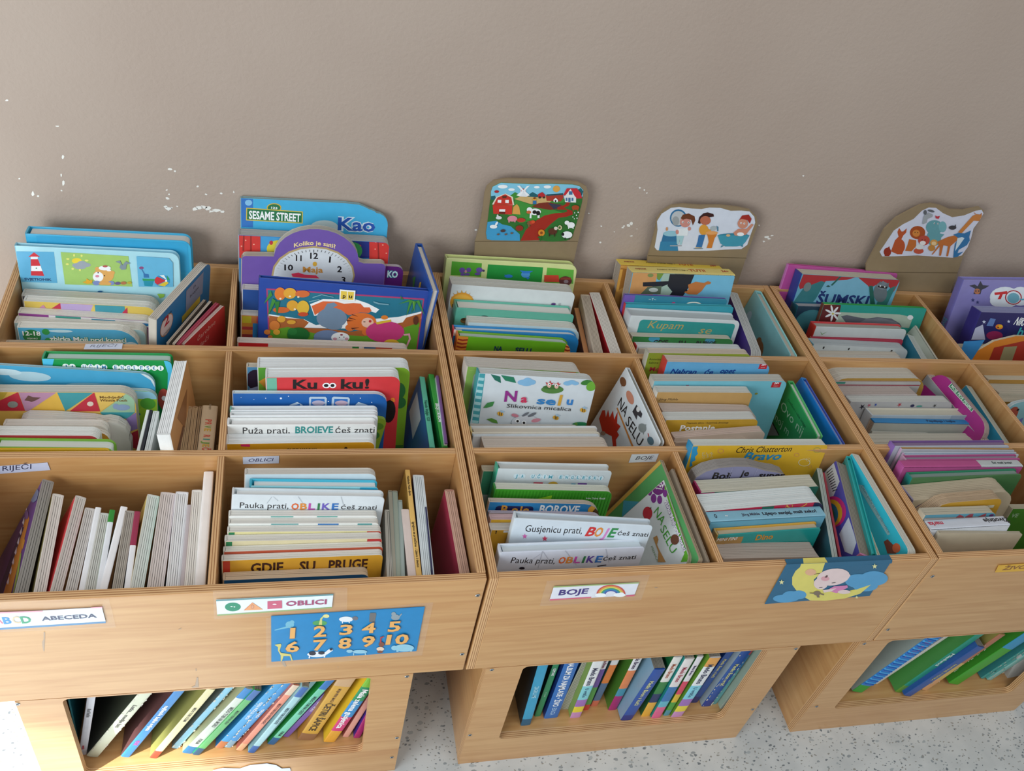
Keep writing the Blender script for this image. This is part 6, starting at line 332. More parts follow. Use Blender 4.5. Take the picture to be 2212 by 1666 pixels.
["board book titled ŠUMSKI with a raccoon in a tree under a red canopy","books in the back-left bin of the right unit",[0.7403,0.6013,-0.2088],[0.9999,-0.0034,-0.0146],[0.015,0.2249,0.9743],[2312,280,2678],{"k":"b","c":[755,756,757,756],"r":8,"a":[["P",758,[-15,2000,129,2376,475,2550,689,2562,432,2049]],["P",759,[26,2680,2307,2704,2257,2408,1912,2630,1670,2458,1382,2627,958,2577,707,2511,475,2550,59,2346,6,2421]],["P",760,[485,2131,582,2556,1056,2609,1276,2686,1595,2507,1785,2088,441,2022]],["P",761,[1622,2508,1705,2513,1925,2095,1818,2076]],["P",762,[1960,2151,2141,2483,2259,2542,2211,2095,1958,2083]],["P",761,[721,2473,884,2703,916,2692,766,2462]],["E",763,[1946,2365,162,8,84,-211]],["E",764,[1940,2525,144,8,35,-89]],["P",763,[1814,2558,1843,2626,1907,2571]],["P",763,[1990,2541,2063,2606,2080,2493]],["P",42,[1827,2524,2059,2510,2063,2465,1833,2488]],["E",5,[1886,2517,17,1,5,-13]],["E",5,[1997,2502,17,1,5,-13]],["E",765,[206,2406,82,-35,-24,-96]],["P",766,[623,2441,667,2470,730,2447,683,2426]],["T",767,"ŠUMSKI",[518,2053,1734,2058,230],1]]}],
["pink hardcover 100 prozora with thick cream pages behind the raccoon book","books in the back-left bin of the right unit",[0.7182,0.6311,-0.2086],[0.9995,-0.0071,-0.0308],[0.0316,0.2248,0.9739],[2619,82,2685],{"k":"h","c":[768,769,770,771],"r":6,"st":[["100 prozora",0.4,0.6,772]]}],
["blue board book fanned with white leaves in the right part of the back bin","books in the back-left bin of the right unit",[0.9492,0.5838,-0.2124],[-0.139,-0.9903,-0.0],[0.2059,-0.0289,0.9781],[904,294,1865],{"k":"b","c":[773,774,774,774]}],
["cream thin board booklet leaning at the partition beside the fanned one","books in the back-left bin of the right unit",[0.9544,0.6016,-0.217],[-0.0991,-0.9951,-0.0],[0.2743,-0.0273,0.9613],[1195,56,2049],{"k":"p","c":[775,775,776,776],"sp":"T"}],
["open curved board book with an orange, red and blue picture near the right photo edge","books in the back-right bin of the right unit",[1.0942,0.4694,-0.217],[0.9964,0.0206,0.0826],[-0.0851,0.241,0.9668],[2417,60,2244],{"k":"b","c":[777,778,778,778],"shape":"arch","a":[["P",779,[0,2244,483,2244,242,1519,0,1519]],["P",780,[773,2051,1934,2244,2417,2244,2417,1277,725,1277]],["P",781,[1015,2051,1329,2051,1329,1640,1015,1640]],["P",782,[1934,1954,2417,2002,2417,1277,1813,1277]]]}],
["board book with a teal picture under pale edges at the back-right corner","books in the back-right bin of the right unit",[1.0813,0.4778,-0.2113],[0.9998,0.0049,0.0197],[-0.0203,0.2419,0.9701],[1954,298,1925],{"k":"b","c":[783,784,784,784],"r":10}],
["navy space hardcover with the word NIKAD with a dark creature with yellow eyes","books in the back-right bin of the right unit",[1.1268,0.5143,-0.2116],[1.0,0.0015,0.0066],[-0.0067,0.2249,0.9743],[2212,308,2572],{"k":"b","c":[785,786,787,786],"r":6,"a":[["T",5,"NIKAD",[906,2309,1344,2263,180],3],["E",788,[547,2165,292,6,78,-170]],["E",789,[560,2041,205,4,48,-105]],["E",790,[582,2248,93,2,28,-60]],["E",791,[605,2262,52,1,15,-33]],["E",42,[559,2233,17,0,6,-14]],["P",792,[134,2401,161,2369,198,2369,179,2347,204,2314,165,2332,143,2313,138,2346,100,2367,136,2369]],["P",792,[738,2417,762,2389,796,2389,779,2369,802,2340,766,2356,747,2339,742,2368,707,2387,739,2389]],["P",793,[274,2445,415,2421,417,2258,252,2268]],["T",794,"h",[1081,2064,1265,2054,187],1],["P",795,[4,2208,154,2293,370,1940,23,1935]]]}],
["lilac hardcover with a bat and the red letters TO with a magnifying glass","books in the back-right bin of the right unit",[1.1162,0.5753,-0.2143],[0.9995,0.007,0.0304],[-0.0312,0.2248,0.9739],[2962,186,2915],{"k":"h","c":[796,797,798,799],"r":6,"a":[["P",800,[183,2783,299,2816,390,2771,412,2892,508,2799,673,2787,597,2727,524,2692,537,2591,361,2596,354,2717]],["E",47,[429,2656,75,0,27,-65]],["E",800,[391,2664,20,0,7,-16]],["E",800,[463,2664,20,0,7,-16]],["E",801,[1186,2518,387,2,109,-249]],["E",801,[1560,2547,269,1,99,-222]],["E",801,[1044,2435,207,1,60,-138]],["P",612,[865,2631,1173,2669,1195,2606,1093,2594,1091,2477,1012,2476,1023,2586,903,2572]],["O",802,[1394,2519,215,1,76,-171]],["E",803,[1400,2505,155,1,54,-122]],["P",804,[384,2504,410,2471,448,2470,428,2448,452,2415,413,2434,390,2415,386,2448,348,2470,385,2471]],["P",804,[523,2450,547,2421,580,2420,562,2400,584,2370,549,2387,529,2370,525,2400,491,2419,524,2421]],["P",805,[1555,2492,1735,2493,1750,2460,1603,2451]]],"st":[["ŽIVOTINJE",0.4,0.6,806]]}],
["thick cream-leaved board book at the front of the middle-right bin","books in the middle-left bin of the right unit",[0.7523,0.243,-0.2118],[1.0,-0.0004,-0.0025],[0.0026,0.1736,0.9848],[2501,349,1760],{"k":"b","c":[807,808,808,808]}],
["white board book with a dotted picture, partly under a torn blue spine","books in the middle-left bin of the right unit",[0.7626,0.279,-0.2129],[0.9993,-0.0065,-0.037],[0.0376,0.1735,0.9841],[1356,31,1742],{"k":"b","c":[809,810,810,810],"r":20,"a":[["E",42,[1221,1702,68,0,0,11]]]}],
["torn blue-spined book with its spine up and its lettering worn off","books in the middle-left bin of the right unit",[0.7644,0.2833,-0.2112],[0.9998,-0.0036,-0.0204],[0.0208,0.1736,0.9846],[2357,141,1894],{"k":"b","c":[811,812,813,812],"sp":"T","tt":[["Pepeljuga i bajke",0.62,0.5,814]]}],
["white hardcover with a red label on its spine and a green leaf mark","books in the middle-left bin of the right unit",[0.7702,0.298,-0.2132],[1.0,-0.0008,-0.0047],[0.0048,0.1736,0.9848],[2124,248,1943],{"k":"h","c":[815,816,817,818],"r":6,"a":[["E",819,[1168,1836,212,0,0,25]],["P",820,[1699,1943,2124,1943,2124,1815,1699,1815]]]}],
["white board book with tiny red, blue and green ink splashes","books in the middle-left bin of the right unit",[0.7392,0.3249,-0.2149],[1.0,0.0008,0.0048],[-0.0049,0.1736,0.9848],[2216,207,2026],{"k":"b","c":[821,822,823,822],"r":16,"a":[["P",824,[302,1971,288,1924,330,1899,281,1898,270,1849,253,1896,204,1891,243,1921,224,1967,265,1939]],["P",825,[423,1986,413,1954,442,1938,409,1937,402,1905,391,1936,358,1933,384,1953,371,1983,398,1964]],["P",826,[553,1993,545,1965,570,1950,541,1949,534,1920,524,1948,495,1945,518,1963,507,1991,531,1974]],["P",827,[1072,2006,1060,1967,1095,1946,1054,1945,1045,1905,1031,1944,990,1940,1023,1965,1006,2003,1040,1979]],["E",828,[1330,1938,44,0,0,31]],["E",829,[1485,1927,66,0,0,18]],["P",830,[1841,1975,1832,1943,1860,1926,1827,1926,1820,1893,1809,1925,1776,1922,1802,1942,1789,1972,1816,1953]]]}],
["grey-pink thick-leaved board book in the middle-right bin","books in the middle-left bin of the right unit",[0.727,0.3471,-0.2137],[1.0,0.0013,0.0073],[-0.0074,0.1736,0.9848],[1670,277,2000],{"k":"b","c":[831,832,832,832]}],
["board book with a teal label strip under the orange-framed one","books in the middle-left bin of the right unit",[0.7292,0.3752,-0.2179],[1.0,0.001,0.0054],[-0.0055,0.1736,0.9848],[1870,33,2084],{"k":"b","c":[833,834,834,834],"a":[["P",835,[0,2084,224,2084,224,2037,0,2037]],["P",836,[0,2019,1870,2019,1870,2000,0,2000]]]}],
["white board book with a mustard frame and rounded left shoulder","books in the middle-left bin of the right unit",[0.727,0.3809,-0.2093],[0.9999,0.0022,0.0123],[-0.0125,0.1736,0.9847],[2056,531,2037],{"k":"b","c":[837,838,838,838],"r":30,"rl":1,"a":[["P",839,[1830,1914,1861,1905,1883,1883,1891,1852,1891,865,1883,834,1861,812,1830,804,185,804,154,812,132,834,123,865,123,1852,132,1883,154,1905,185,1914]]]}],
["grey-leaved board book with a barcode at its back leaning right in the middle-right bin","books in the middle-left bin of the right unit",[0.9435,0.4514,-0.2166],[0.0687,-0.9976,-0.0],[0.1043,0.0072,0.9945],[1867,185,1876],{"k":"b","c":[840,841,841,841],"a":[["P",552,[187,1689,653,1689,653,1315,187,1315]],["P",484,[224,1614,560,1614,560,1465,224,1465]]]}],
["magenta rounded board book with a green MOJE PRVE PJESME label leaning on the partition","books in the middle-left bin of the right unit",[0.911,0.4414,-0.2144],[0.0443,-0.999,0.0],[0.2921,0.013,0.9563],[1671,140,2179],{"k":"b","c":[842,843,843,843],"r":30,"rl":1,"a":[["P",844,[395,2187,1129,2215,1143,2113,399,2080]],["P",845,[414,2179,1115,2201,1126,2121,415,2096]],["T",846,"MOJE PRVE PJESME",[443,2110,1094,2119,63],1]]}],
["white booklet with a light blue cover at the partition of the middle-right bin","books in the middle-left bin of the right unit",[0.9736,0.4169,-0.2148],[-0.0919,-0.9958,-0.0],[0.2409,-0.0222,0.9703],[1564,152,2008],{"k":"b","c":[847,847,848,848]}],
["board book with a mustard frame low in the right-edge bin","books in the middle-right bin of the right unit",[1.0976,0.3465,-0.2147],[1.0,0.0008,0.0048],[-0.0049,0.1736,0.9848],[2058,221,1860],{"k":"b","c":[849,850,850,850]}],
["cream-paged board book in the middle of the right-edge bin","books in the middle-right bin of the right unit",[1.0998,0.3702,-0.2118],[1.0,-0.0005,-0.0029],[0.003,0.1736,0.9848],[2205,350,1843],{"k":"b","c":[851,852,852,852]}],
["board book with a mustard cover strip at the back of the right-edge bin","books in the middle-right bin of the right unit",[1.0984,0.4058,-0.2155],[1.0,0.0003,0.0015],[-0.0015,0.1736,0.9848],[2245,172,1904],{"k":"b","c":[853,854,854,854]}],
["round board book with a red-cheeked face and a blue body at the right photo edge","books in the middle-right bin of the right unit",[1.0717,0.2815,-0.2163],[0.978,0.2086,0.0],[-0.0575,0.2696,0.9613],[1249,80,2209],{"k":"b","c":[855,856,856,856],"r":30,"rl":1,"a":[["E",857,[250,1959,162,0,0,175]],["E",42,[375,2046,37,0,0,25]],["P",858,[187,1709,625,1834,625,1334,187,1334]]]}],
["cream-leaved board book at the very front of the front-right bin","books in the front-left bin of the right unit",[0.717,0.0151,-0.2092],[0.9986,-0.0073,-0.052],[0.0525,0.139,0.9889],[1618,64,2148],{"k":"b","c":[859,860,860,860]}],
["white paperback with its spine up reading Životinje upside down and red letters","books in the front-left bin of the right unit",[0.7236,0.0214,-0.2155],[0.9996,0.0042,0.0297],[-0.03,0.1391,0.9898],[1455,203,2218],{"k":"b","c":[540,861,861,861],"sp":"T","r":3,"tt":[["Životinje",0.87,0.5,42,180],["marka",0.1,0.5,862,180]]}],
["grey-topped thin board book behind the white Životinje spine","books in the front-left bin of the right unit",[0.717,0.0425,-0.2174],[1.0,-0.001,-0.0075],[0.0075,0.1392,0.9902],[1227,12,2233],{"k":"b","c":[863,864,864,864],"r":10}],
["board book with a blue front, brown hills and a purple heart","books in the front-left bin of the right unit",[0.7183,0.0447,-0.2161],[1.0,0.0008,0.0059],[-0.0059,0.1392,0.9903],[1361,171,2277],{"k":"b","c":[865,866,866,866],"r":12,"a":[["P",867,[572,2168,640,2263,708,2236,762,2195,844,2277,898,2277,912,2195]],["P",867,[1007,2195,1144,2277,1157,2209]],["E",868,[1266,2222,41,0,0,30]]]}],
["mustard board book with a cut-out window and angled left shoulder","books in the front-left bin of the right unit",[0.748,0.065,-0.2153],[0.9977,0.0094,0.067],[-0.0676,0.1389,0.988],[1405,227,2281],{"k":"b","c":[869,870,870,870],"shape":"cut","a":[["P",871,[197,2147,1293,2147,1293,2088,197,2088]],["P",872,[422,2132,1194,2132,1194,2102,422,2102]]]}],
["cream thick board book with a violet-grey circle at its left corner","books in the front-left bin of the right unit",[0.7446,0.0893,-0.2133],[0.9964,0.0117,0.0835],[-0.0843,0.1387,0.9867],[1937,372,2108],{"k":"b","c":[873,874,875,874],"r":30,"a":[["E",876,[232,1776,194,0,0,249]]]}],
["large dark green glossy book standing behind the cream ones","books in the front-left bin of the right unit",[0.747,0.1274,-0.2162],[0.9998,0.003,0.0214],[-0.0216,0.1391,0.99],[2192,163,2216],{"k":"h","c":[877,878,879,880],"r":8,"st":[["VA",0.4,0.6,881]]}],
["pink-bottomed hardcover with dark lettering on a white corner","books in the front-left bin of the right unit",[0.7307,0.1451,-0.2134],[0.9999,-0.0016,-0.0112],[0.0113,0.1392,0.9902],[2399,175,2266],{"k":"b","c":[882,883,884,883],"sp":"LT","ts":[883,885,0.64],"tt":[["Ša! mali Josip!",0.84,0.3,886]]}],
["pink-edged hardcover with grey pages in the pile of pastel spines","books in the front-left bin of the right unit",[0.7486,0.1631,-0.2163],[1.0,-0.0002,-0.0015],[0.0015,0.1392,0.9903],[2326,130,2270],{"k":"h","c":[882,882,887,888]}],
["hardcover with a blue and white top edge in the pile of pastel spines","books in the front-left bin of the right unit",[0.7537,0.1771,-0.2159],[1.0,-0.0009,-0.0066],[0.0067,0.1392,0.9902],[2352,76,2240],{"k":"h","c":[889,889,890,891]}],
["ochre-edged hardcover with a pale pink spine in the pile of pastel spines","books in the front-left bin of the right unit",[0.7481,0.1859,-0.2134],[0.9998,-0.0026,-0.0182],[0.0184,0.1391,0.9901],[2339,58,2260],{"k":"h","c":[892,893,894,893]}],
["violet hardcover with a lilac spine rearmost in the pile of pastel spines","books in the front-left bin of the right unit",[0.7411,0.1923,-0.2154],[1.0,-0.0005,-0.0036],[0.0036,0.1392,0.9903],[2363,165,2280],{"k":"h","c":[895,896,897,898],"r":6}],
["green book lettered in white behind the cream leaves at the right photo edge","books in the front-left bin of the right unit",[0.9201,0.0809,-0.2122],[0.9997,-0.0035,-0.0249],[0.0251,0.1391,0.99],[1201,120,1925],{"k":"b","c":[899,900,900,900],"r":20,"a":[["T",901,"VE",[49,1737,191,1737,86],1]]}],
["teal book standing at the far left end of the left base shelf","books on the left base shelf",[-0.5754,0.06,-0.4705],[0.0,1.0,0.0],[0.0351,0.0,0.9994],[1500,24,2000],{"k":"p","c":[902,903,904,3]}],
["white-spined book with red foot letters, second from left on the left base shelf","books on the left base shelf",[-0.5607,0.0364,-0.4705],[0.0,1.0,0.0],[0.1941,0.0,0.981],[1500,110,2000],{"k":"p","c":[905,906,907,3],"st":[["Kod kuće",0.35,0.55,908],["marka",0.88,0.45,20]]}],
["worn thick book with a mossy picture cover and torn pale spine leaning right","books on the left base shelf",[-0.5436,0.0307,-0.4705],[0.0,1.0,0.0],[0.4598,0.0,0.888],[1500,171,2200],{"k":"p","c":[909,910,911,912],"wear":1,"st":[["Lutka... medije biti",0.4,0.4,913]]}],
["bright blue worn-spined book with white lettering leaning right on the left base shelf","books on the left base shelf",[-0.4973,0.0259,-0.4705],[0.0,1.0,0.0],[0.4406,0.0,0.8977],[1500,133,2200],{"k":"b","c":[914,915,916,917],"st":[["najljepše bajke svijeta",0.42,0.5,5],["VIDEK",0.78,0.5,768]]}],
["cream-spined olive book with a red and white foot, third of the leaning books","books on the left base shelf",[-0.4564,0.0201,-0.4705],[0.0,1.0,0.0],[0.4337,0.0,0.9011],[1500,117,2200],{"k":"b","c":[918,919,920,921],"foot":922,"st":[["MEDO TOBI U ŠUMI",0.35,0.45,923]]}],
["light blue slim worn book tucked behind the cream-spined one","books on the left base shelf",[-0.4263,0.0332,-0.4705],[0.0,1.0,0.0],[0.4522,0.0,0.8919],[1500,105,2200],{"k":"p","c":[924,925,926,3],"wear":1}],
["pale-grey-spined sea-story book with blue ends","books on the left base shelf",[-0.4044,0.0227,-0.4705],[0.0,1.0,0.0],[0.4725,0.0,0.8813],[1500,163,2100],{"k":"b","c":[927,928,929,930],"foot":931,"head":916,"st":[["MEDO TOBI NA MORU",0.42,0.45,932],["FORUM",0.8,0.4,932]]}],
["green-spined village-story book with a dark blue top, left of two blue worn ones","books on the left base shelf",[-0.3936,0.0192,-0.4705],[0.0,1.0,0.0],[0.4603,0.0,0.8878],[1500,110,2100],{"k":"b","c":[933,934,935,936],"foot":937,"head":938,"st":[["MEDO TOBI NA SELU",0.4,0.45,939]]}],
["worn blue book with a patterned red foot on the left base shelf","books on the left base shelf",[-0.3578,0.0271,-0.4705],[0.0,1.0,0.0],[0.4403,0.0,0.8978],[1500,130,2100],{"k":"b","c":[940,779,941,942],"wear":1,"foot":943,"st":[["VESELE PRIČE ZA DJECU",0.4,0.4,944]]}],
["worn blue book with a pale chewed foot on the left base shelf","books on the left base shelf",[-0.3457,0.0271,-0.4705],[0.0,1.0,0.0],[0.4412,0.0,0.8974],[1500,112,2100],{"k":"b","c":[945,946,947,942],"wear":1,"foot":948,"st":[["VESELE PRIČE",0.45,0.4,944]]}],
["salmon-spined fireman-story book with a cream star at its foot","books on the left base shelf",[-0.3278,0.0205,-0.4705],[0.0,1.0,0.0],[0.4093,0.0,0.9124],[1500,106,2100],{"k":"b","c":[949,950,951,952],"foot":953,"head":954,"st":[["MEDO TOBI KAO VATROGASAC",0.42,0.5,955]]}],
["pale blue-spined book with a dark blue and white foot next to the salmon one","books on the left base shelf",[-0.3091,0.015,-0.4705],[0.0,1.0,0.0],[0.3842,0.0,0.9232],[1500,109,2100],{"k":"b","c":[956,957,958,959],"foot":960,"head":960,"st":[["MEDO TOBI KOD KUĆE",0.42,0.5,961]]}],
["narrow teal-grey book squeezed between the pale blue and the mint one","books on the left base shelf",[-0.293,0.0328,-0.4705],[0.0,1.0,0.0],[0.3942,0.0,0.919],[1500,80,2000],{"k":"p","c":[962,963,964,3],"st":[["MEDO TOBI",0.5,0.5,961]]}],
["mint-spined NA CESTI book with a bright green cover and blue foot","books on the left base shelf",[-0.2782,0.0259,-0.4705],[0.0,1.0,0.0],[0.4193,0.0,0.9079],[1500,122,2100],{"k":"b","c":[965,966,967,959],"foot":968,"head":288,"st":[["MEDO TOBI NA CESTI",0.38,0.5,969],["FORUM",0.82,0.45,969]]}],
["violet-spined book with white lettering between the mint and the gold one","books on the left base shelf",[-0.256,0.0366,-0.4705],[0.0,1.0,0.0],[0.4291,0.0,0.9033],[1500,98,2100],{"k":"p","c":[970,971,972,3],"st":[["Čarobna knjiga o OBLIKO",0.45,0.5,973]]}],
["thick golden brown book with photographs of cats and letters along its spine","books on the left base shelf",[-0.2164,0.0278,-0.4705],[0.0,1.0,0.0],[0.2937,0.0,0.9559],[1500,268,2000],{"k":"b","c":[974,975,976,977],"foot":978,"head":979,"st":[["ČETIRI ŠAPICE",0.62,0.5,980],["MOJA PRVA MACA",0.28,0.22,981]]}],
["rainbow-spined Mala zelena gusjenica book in red, blue and green","books on the left base shelf",[-0.1829,0.0213,-0.4705],[0.0,1.0,0.0],[0.2873,0.0,0.9579],[1500,184,2100],{"k":"b","c":[544,982,779,983],"bands":[[0,0.16,984],[0.16,0.36,985],[0.36,0.6,986],[0.6,0.82,987],[0.82,1,988]],"st":[["Mala zelena gusjenica",0.48,0.62,5]]}],
["pink-beige spined book beside the rainbow caterpillar one","books on the left base shelf",[-0.1597,0.0279,-0.4705],[0.0,1.0,0.0],[0.2481,0.0,0.9687],[1500,101,2000],{"k":"b","c":[989,990,991,992],"st":[["VRTIĆ",0.3,0.5,993]]}],
["magenta and violet book at the right end of the left base shelf","books on the left base shelf",[-0.1414,0.0248,-0.4705],[0.0,1.0,0.0],[0.1967,0.0,0.9805],[1500,107,2000],{"k":"b","c":[994,995,996,992]}],
["cyan-spined ZAGRLI ME book with a near-black cover at the left of the middle base shelf","books on the middle base shelf",[0.1507,0.0216,-0.4697],[0.0,1.0,0.0],[-0.0444,0.0,0.999],[1500,170,2100],{"k":"b","c":[997,998,999,1000],"foot":1001,"st":[["ZAGRLI ME",0.45,0.5,1002]]}],
["green-spined book with thin white letters behind the cyan one","books on the middle base shelf",[0.172,0.036,-0.4703],[0.0,1.0,0.0],[-0.0154,0.0,0.9999],[1500,108,2000],{"k":"p","c":[1003,1004,1005,3],"st":[["KLEPTANE",0.25,0.5,5],["K. Lenok",0.62,0.35,1006]]}],
["royal blue book reading FOTOALBUM ZA NAJMLAĐE ŽIVO on its spine","books on the middle base shelf",[0.202,0.0309,-0.4701],[0.0,1.0,0.0],[-0.0157,0.0,0.9999],[1500,244,2100],{"k":"b","c":[1007,1008,1009,1010],"st":[["FOTOALBUM ZA NAJMLAĐE • ŽIVO",0.4,0.5,5],["EDUCA",0.88,0.4,1011]]}],
["cream multi-leaf board book with page edges showing on the middle base shelf","books on the middle base shelf",[0.2276,0.0426,-0.4705],[0.0,1.0,0.0],[0.033,0.0,0.9995],[1500,203,2000],{"k":"b","c":[1012,1013,1014,1014],"sp":"R"}],
["bear-story spine with a pale blue band, leftmost of its series","books on the middle base shelf",[0.243,0.0277,-0.4702],[0.0,1.0,0.0],[-0.0177,0.0,0.9998],[1500,184,2000],{"k":"b","c":[1015,1016,1017,1018],"bands":[[0,0.45,1019],[0.45,0.68,1020],[0.68,0.8,1021],[0.8,0.9,1022],[0.9,1,1023]],"st":[["Medo Bruno",0.3,0.6,1024],["U vrtiću",0.56,0.4,1025]]}],
["bear-story spine with a violet band pressed behind the leftmost one","books on the middle base shelf",[0.2617,0.0397,-0.4702],[0.0,1.0,0.0],[-0.0271,0.0,0.9996],[1500,104,2000],{"k":"b","c":[1026,545,1017,1018],"bands":[[0,0.3,1027],[0.3,0.6,970],[0.6,0.9,1028],[0.9,1,1029]],"st":[["Medo Bruno",0.2,0.6,1030]]}],
["bear-story spine with an orange band set further back on the shelf","books on the middle base shelf",[0.2805,0.0463,-0.4705],[0.0,1.0,0.0],[0.0022,0.0,1.0],[1500,131,2000],{"k":"b","c":[1031,1032,1033,1018],"bands":[[0,0.3,1034],[0.3,0.6,1035],[0.6,0.9,1036],[0.9,1,1037]],"st":[["Bruno",0.16,0.6,1038]]}],
["bear-story spine with an orange band and magenta foot on a green cover","books on the middle base shelf",[0.3131,0.036,-0.4705],[0.0,1.0,0.0],[0.002,0.0,1.0],[1500,151,2000],{"k":"b","c":[1039,1040,1041,1042],"bands":[[0,0.32,1041],[0.32,0.62,1043],[0.62,0.75,1044],[0.75,1,1045]],"st":[["Medo Bruno",0.18,0.6,1046]]}],
["dark blue bear-story spine with thick grey leaves on top","books on the middle base shelf",[0.3362,0.0147,-0.4705],[0.0,1.0,0.0],[0.074,0.0,0.9973],[1500,208,1720],{"k":"b","c":[1047,1048,1049,1050],"foot":1051,"st":[["Medin Boon u kući",0.45,0.45,1052]]}],
["bear-story spine with a green band and yellow foot on a dark green cover","books on the middle base shelf",[0.3721,0.0191,-0.4705],[0.0,1.0,0.0],[0.0014,0.0,1.0],[1500,161,2000],{"k":"b","c":[1053,1054,1055,1056],"bands":[[0,0.4,1057],[0.4,0.6,933],[0.6,0.75,1058],[0.75,1,1059]],"st":[["Medo Bruno",0.22,0.55,1060]]}],
["bear-story spine with a steel blue band and pink foot","books on the middle base shelf",[0.391,0.0142,-0.4705],[0.0,1.0,0.0],[0.0036,0.0,1.0],[1500,170,2000],{"k":"b","c":[1061,1062,1055,1056],"bands":[[0,0.45,1063],[0.45,0.7,53],[0.7,0.8,1064],[0.8,1,1065]],"st":[["Medo Bruno",0.25,0.55,1066]]}],
["bear-story spine with a red band and a green lower part","books on the middle base shelf",[0.4094,0.0169,-0.4705],[0.0,1.0,0.0],[-0.0021,0.0,1.0],[1500,111,2000],{"k":"b","c":[1067,1068,1055,1050],"bands":[[0,0.4,1069],[0.4,0.62,1070],[0.62,0.76,982],[0.76,0.9,1071],[0.9,1,1072]],"st":[["Medo Bruno",0.22,0.55,1073]]}],
["bear-story spine with a pale blue band and lilac foot, right of the red-banded one","books on the middle base shelf",[0.4323,0.0128,-0.4705],[0.0,1.0,0.0],[0.0336,0.0,0.9994],[1500,207,2000],{"k":"b","c":[1074,1075,1041,1050],"bands":[[0,0.45,1019],[0.45,0.68,1076],[0.68,0.8,1021],[0.8,0.9,1022],[0.9,1,1023]],"head":1077,"st":[["Medo Bruno",0.26,0.6,1024],["U vrtiću",0.56,0.4,1025]]}],
["dark blue bear-story book set back between pale spines","books on the middle base shelf",[0.4718,0.0368,-0.4705],[0.0,1.0,0.0],[0.0611,0.0,0.9981],[1500,140,2000],{"k":"b","c":[1078,1079,1080,1050],"foot":1081,"st":[["Medin Boon u kući",0.4,0.5,1082]]}],
["blue kindergarten-story book with a torn white spine edge","books on the middle base shelf",[0.4946,0.0278,-0.4705],[0.0,1.0,0.0],[0.0597,0.0,0.9982],[1500,181,2000],{"k":"b","c":[1083,1084,1085,1050],"wear":1,"foot":1086,"st":[["Medin Boon vrtić",0.45,0.5,1087]]}],
["slim teal book with a red head at the right of the blue torn one","books on the middle base shelf",[0.5081,0.0305,-0.4705],[0.0,1.0,0.0],[0.0196,0.0,0.9998],[1500,105,2000],{"k":"p","c":[1088,1089,1090,3],"bands":[[0,0.15,1091],[0.15,0.4,1092],[0.4,1,1093]]}],
["pale grey-green paperback leaning alone at the right end of the middle base shelf","books on the middle base shelf",[0.5168,0.0202,-0.4705],[0.0,1.0,0.0],[0.0492,0.0,0.9988],[1300,60,2000],{"k":"p","c":[1094,1095,1096,3]}],
["blue ribbed-spine book with pink letters and a green foot, leaning far right","books on the right base shelf",[0.8138,0.0282,-0.4705],[0.0,1.0,0.0],[0.3471,0.0,0.9378],[1500,282,2394],{"k":"b","c":[1097,1098,1097,1099],"ribs":1,"bands":[[0,0.9,1100],[0.9,1,1101]],"st":[["U VRTIĆU",0.35,0.5,1102]]}],
["thin orange-edged white booklet behind the ribbed blue book","books on the right base shelf",[0.8549,0.0421,-0.4705],[0.0,1.0,0.0],[0.392,0.0,0.92],[1500,83,2200],{"k":"p","c":[1103,1104,1105,3]}],
["teal-spined Mladunci book with a green frame cover","books on the right base shelf",[0.8974,0.0214,-0.4705],[0.0,1.0,0.0],[0.324,0.0,0.9461],[1500,176,2200],{"k":"b","c":[1106,1068,1107,1108],"foot":1109,"st":[["Mladunci",0.45,0.6,1110]]}],
["dark blue book with a small cream title and worn top","books on the right base shelf",[0.9133,0.012,-0.4705],[0.0,1.0,0.0],[0.37,0.0,0.929],[1500,212,1800],{"k":"b","c":[1111,1112,1113,1114],"st":[["FANTINEL I TONKA",0.5,0.35,1115]]}],
["worn yellow and orange book with a pale striped spine","books on the right base shelf",[0.956,0.0216,-0.4705],[0.0,1.0,0.0],[0.3036,-0.0,0.9528],[1500,160,2000],{"k":"b","c":[1116,1117,1118,1119],"wear":1,"bands":[[0,0.5,1120],[0.5,0.8,1121],[0.8,1,1122]]}],
["thick grass-green and cyan rolled-spine book leaning far right","books on the right base shelf",[1.0313,0.0273,-0.4705],[0.0,1.0,0.0],[0.3609,0.0,0.9326],[1500,308,2400],{"k":"b","c":[1123,1124,1125,1126],"bands":[[0,0.45,1127],[0.45,1,1128]],"st":[["TUTI BABU",0.12,0.4,1129]]}],
["teal torn-spined thin book at the right of the rolled green one","books on the right base shelf",[1.097,0.0349,-0.4705],[0.0,1.0,0.0],[0.3233,0.0,0.9463],[1500,104,2000],{"k":"b","c":[1130,1131,1132,1133],"wear":1}],
["pale teal worn book last in the row on the right base shelf","books on the right base shelf",[1.111,0.0307,-0.4705],[0.0,1.0,0.0],[0.3453,-0.0,0.9385],[1500,137,2000],{"k":"b","c":[1134,1135,1136,1137],"wear":1}],
["small white rabbit-patterned book fallen at the right end of the base shelf","books on the right base shelf",[1.1918,0.0318,-0.4561],[0.0,1.0,0.0],[-0.3307,-0.0,0.9437],[1500,436,900],{"k":"p","c":[1138,1139,942,3]}]
]
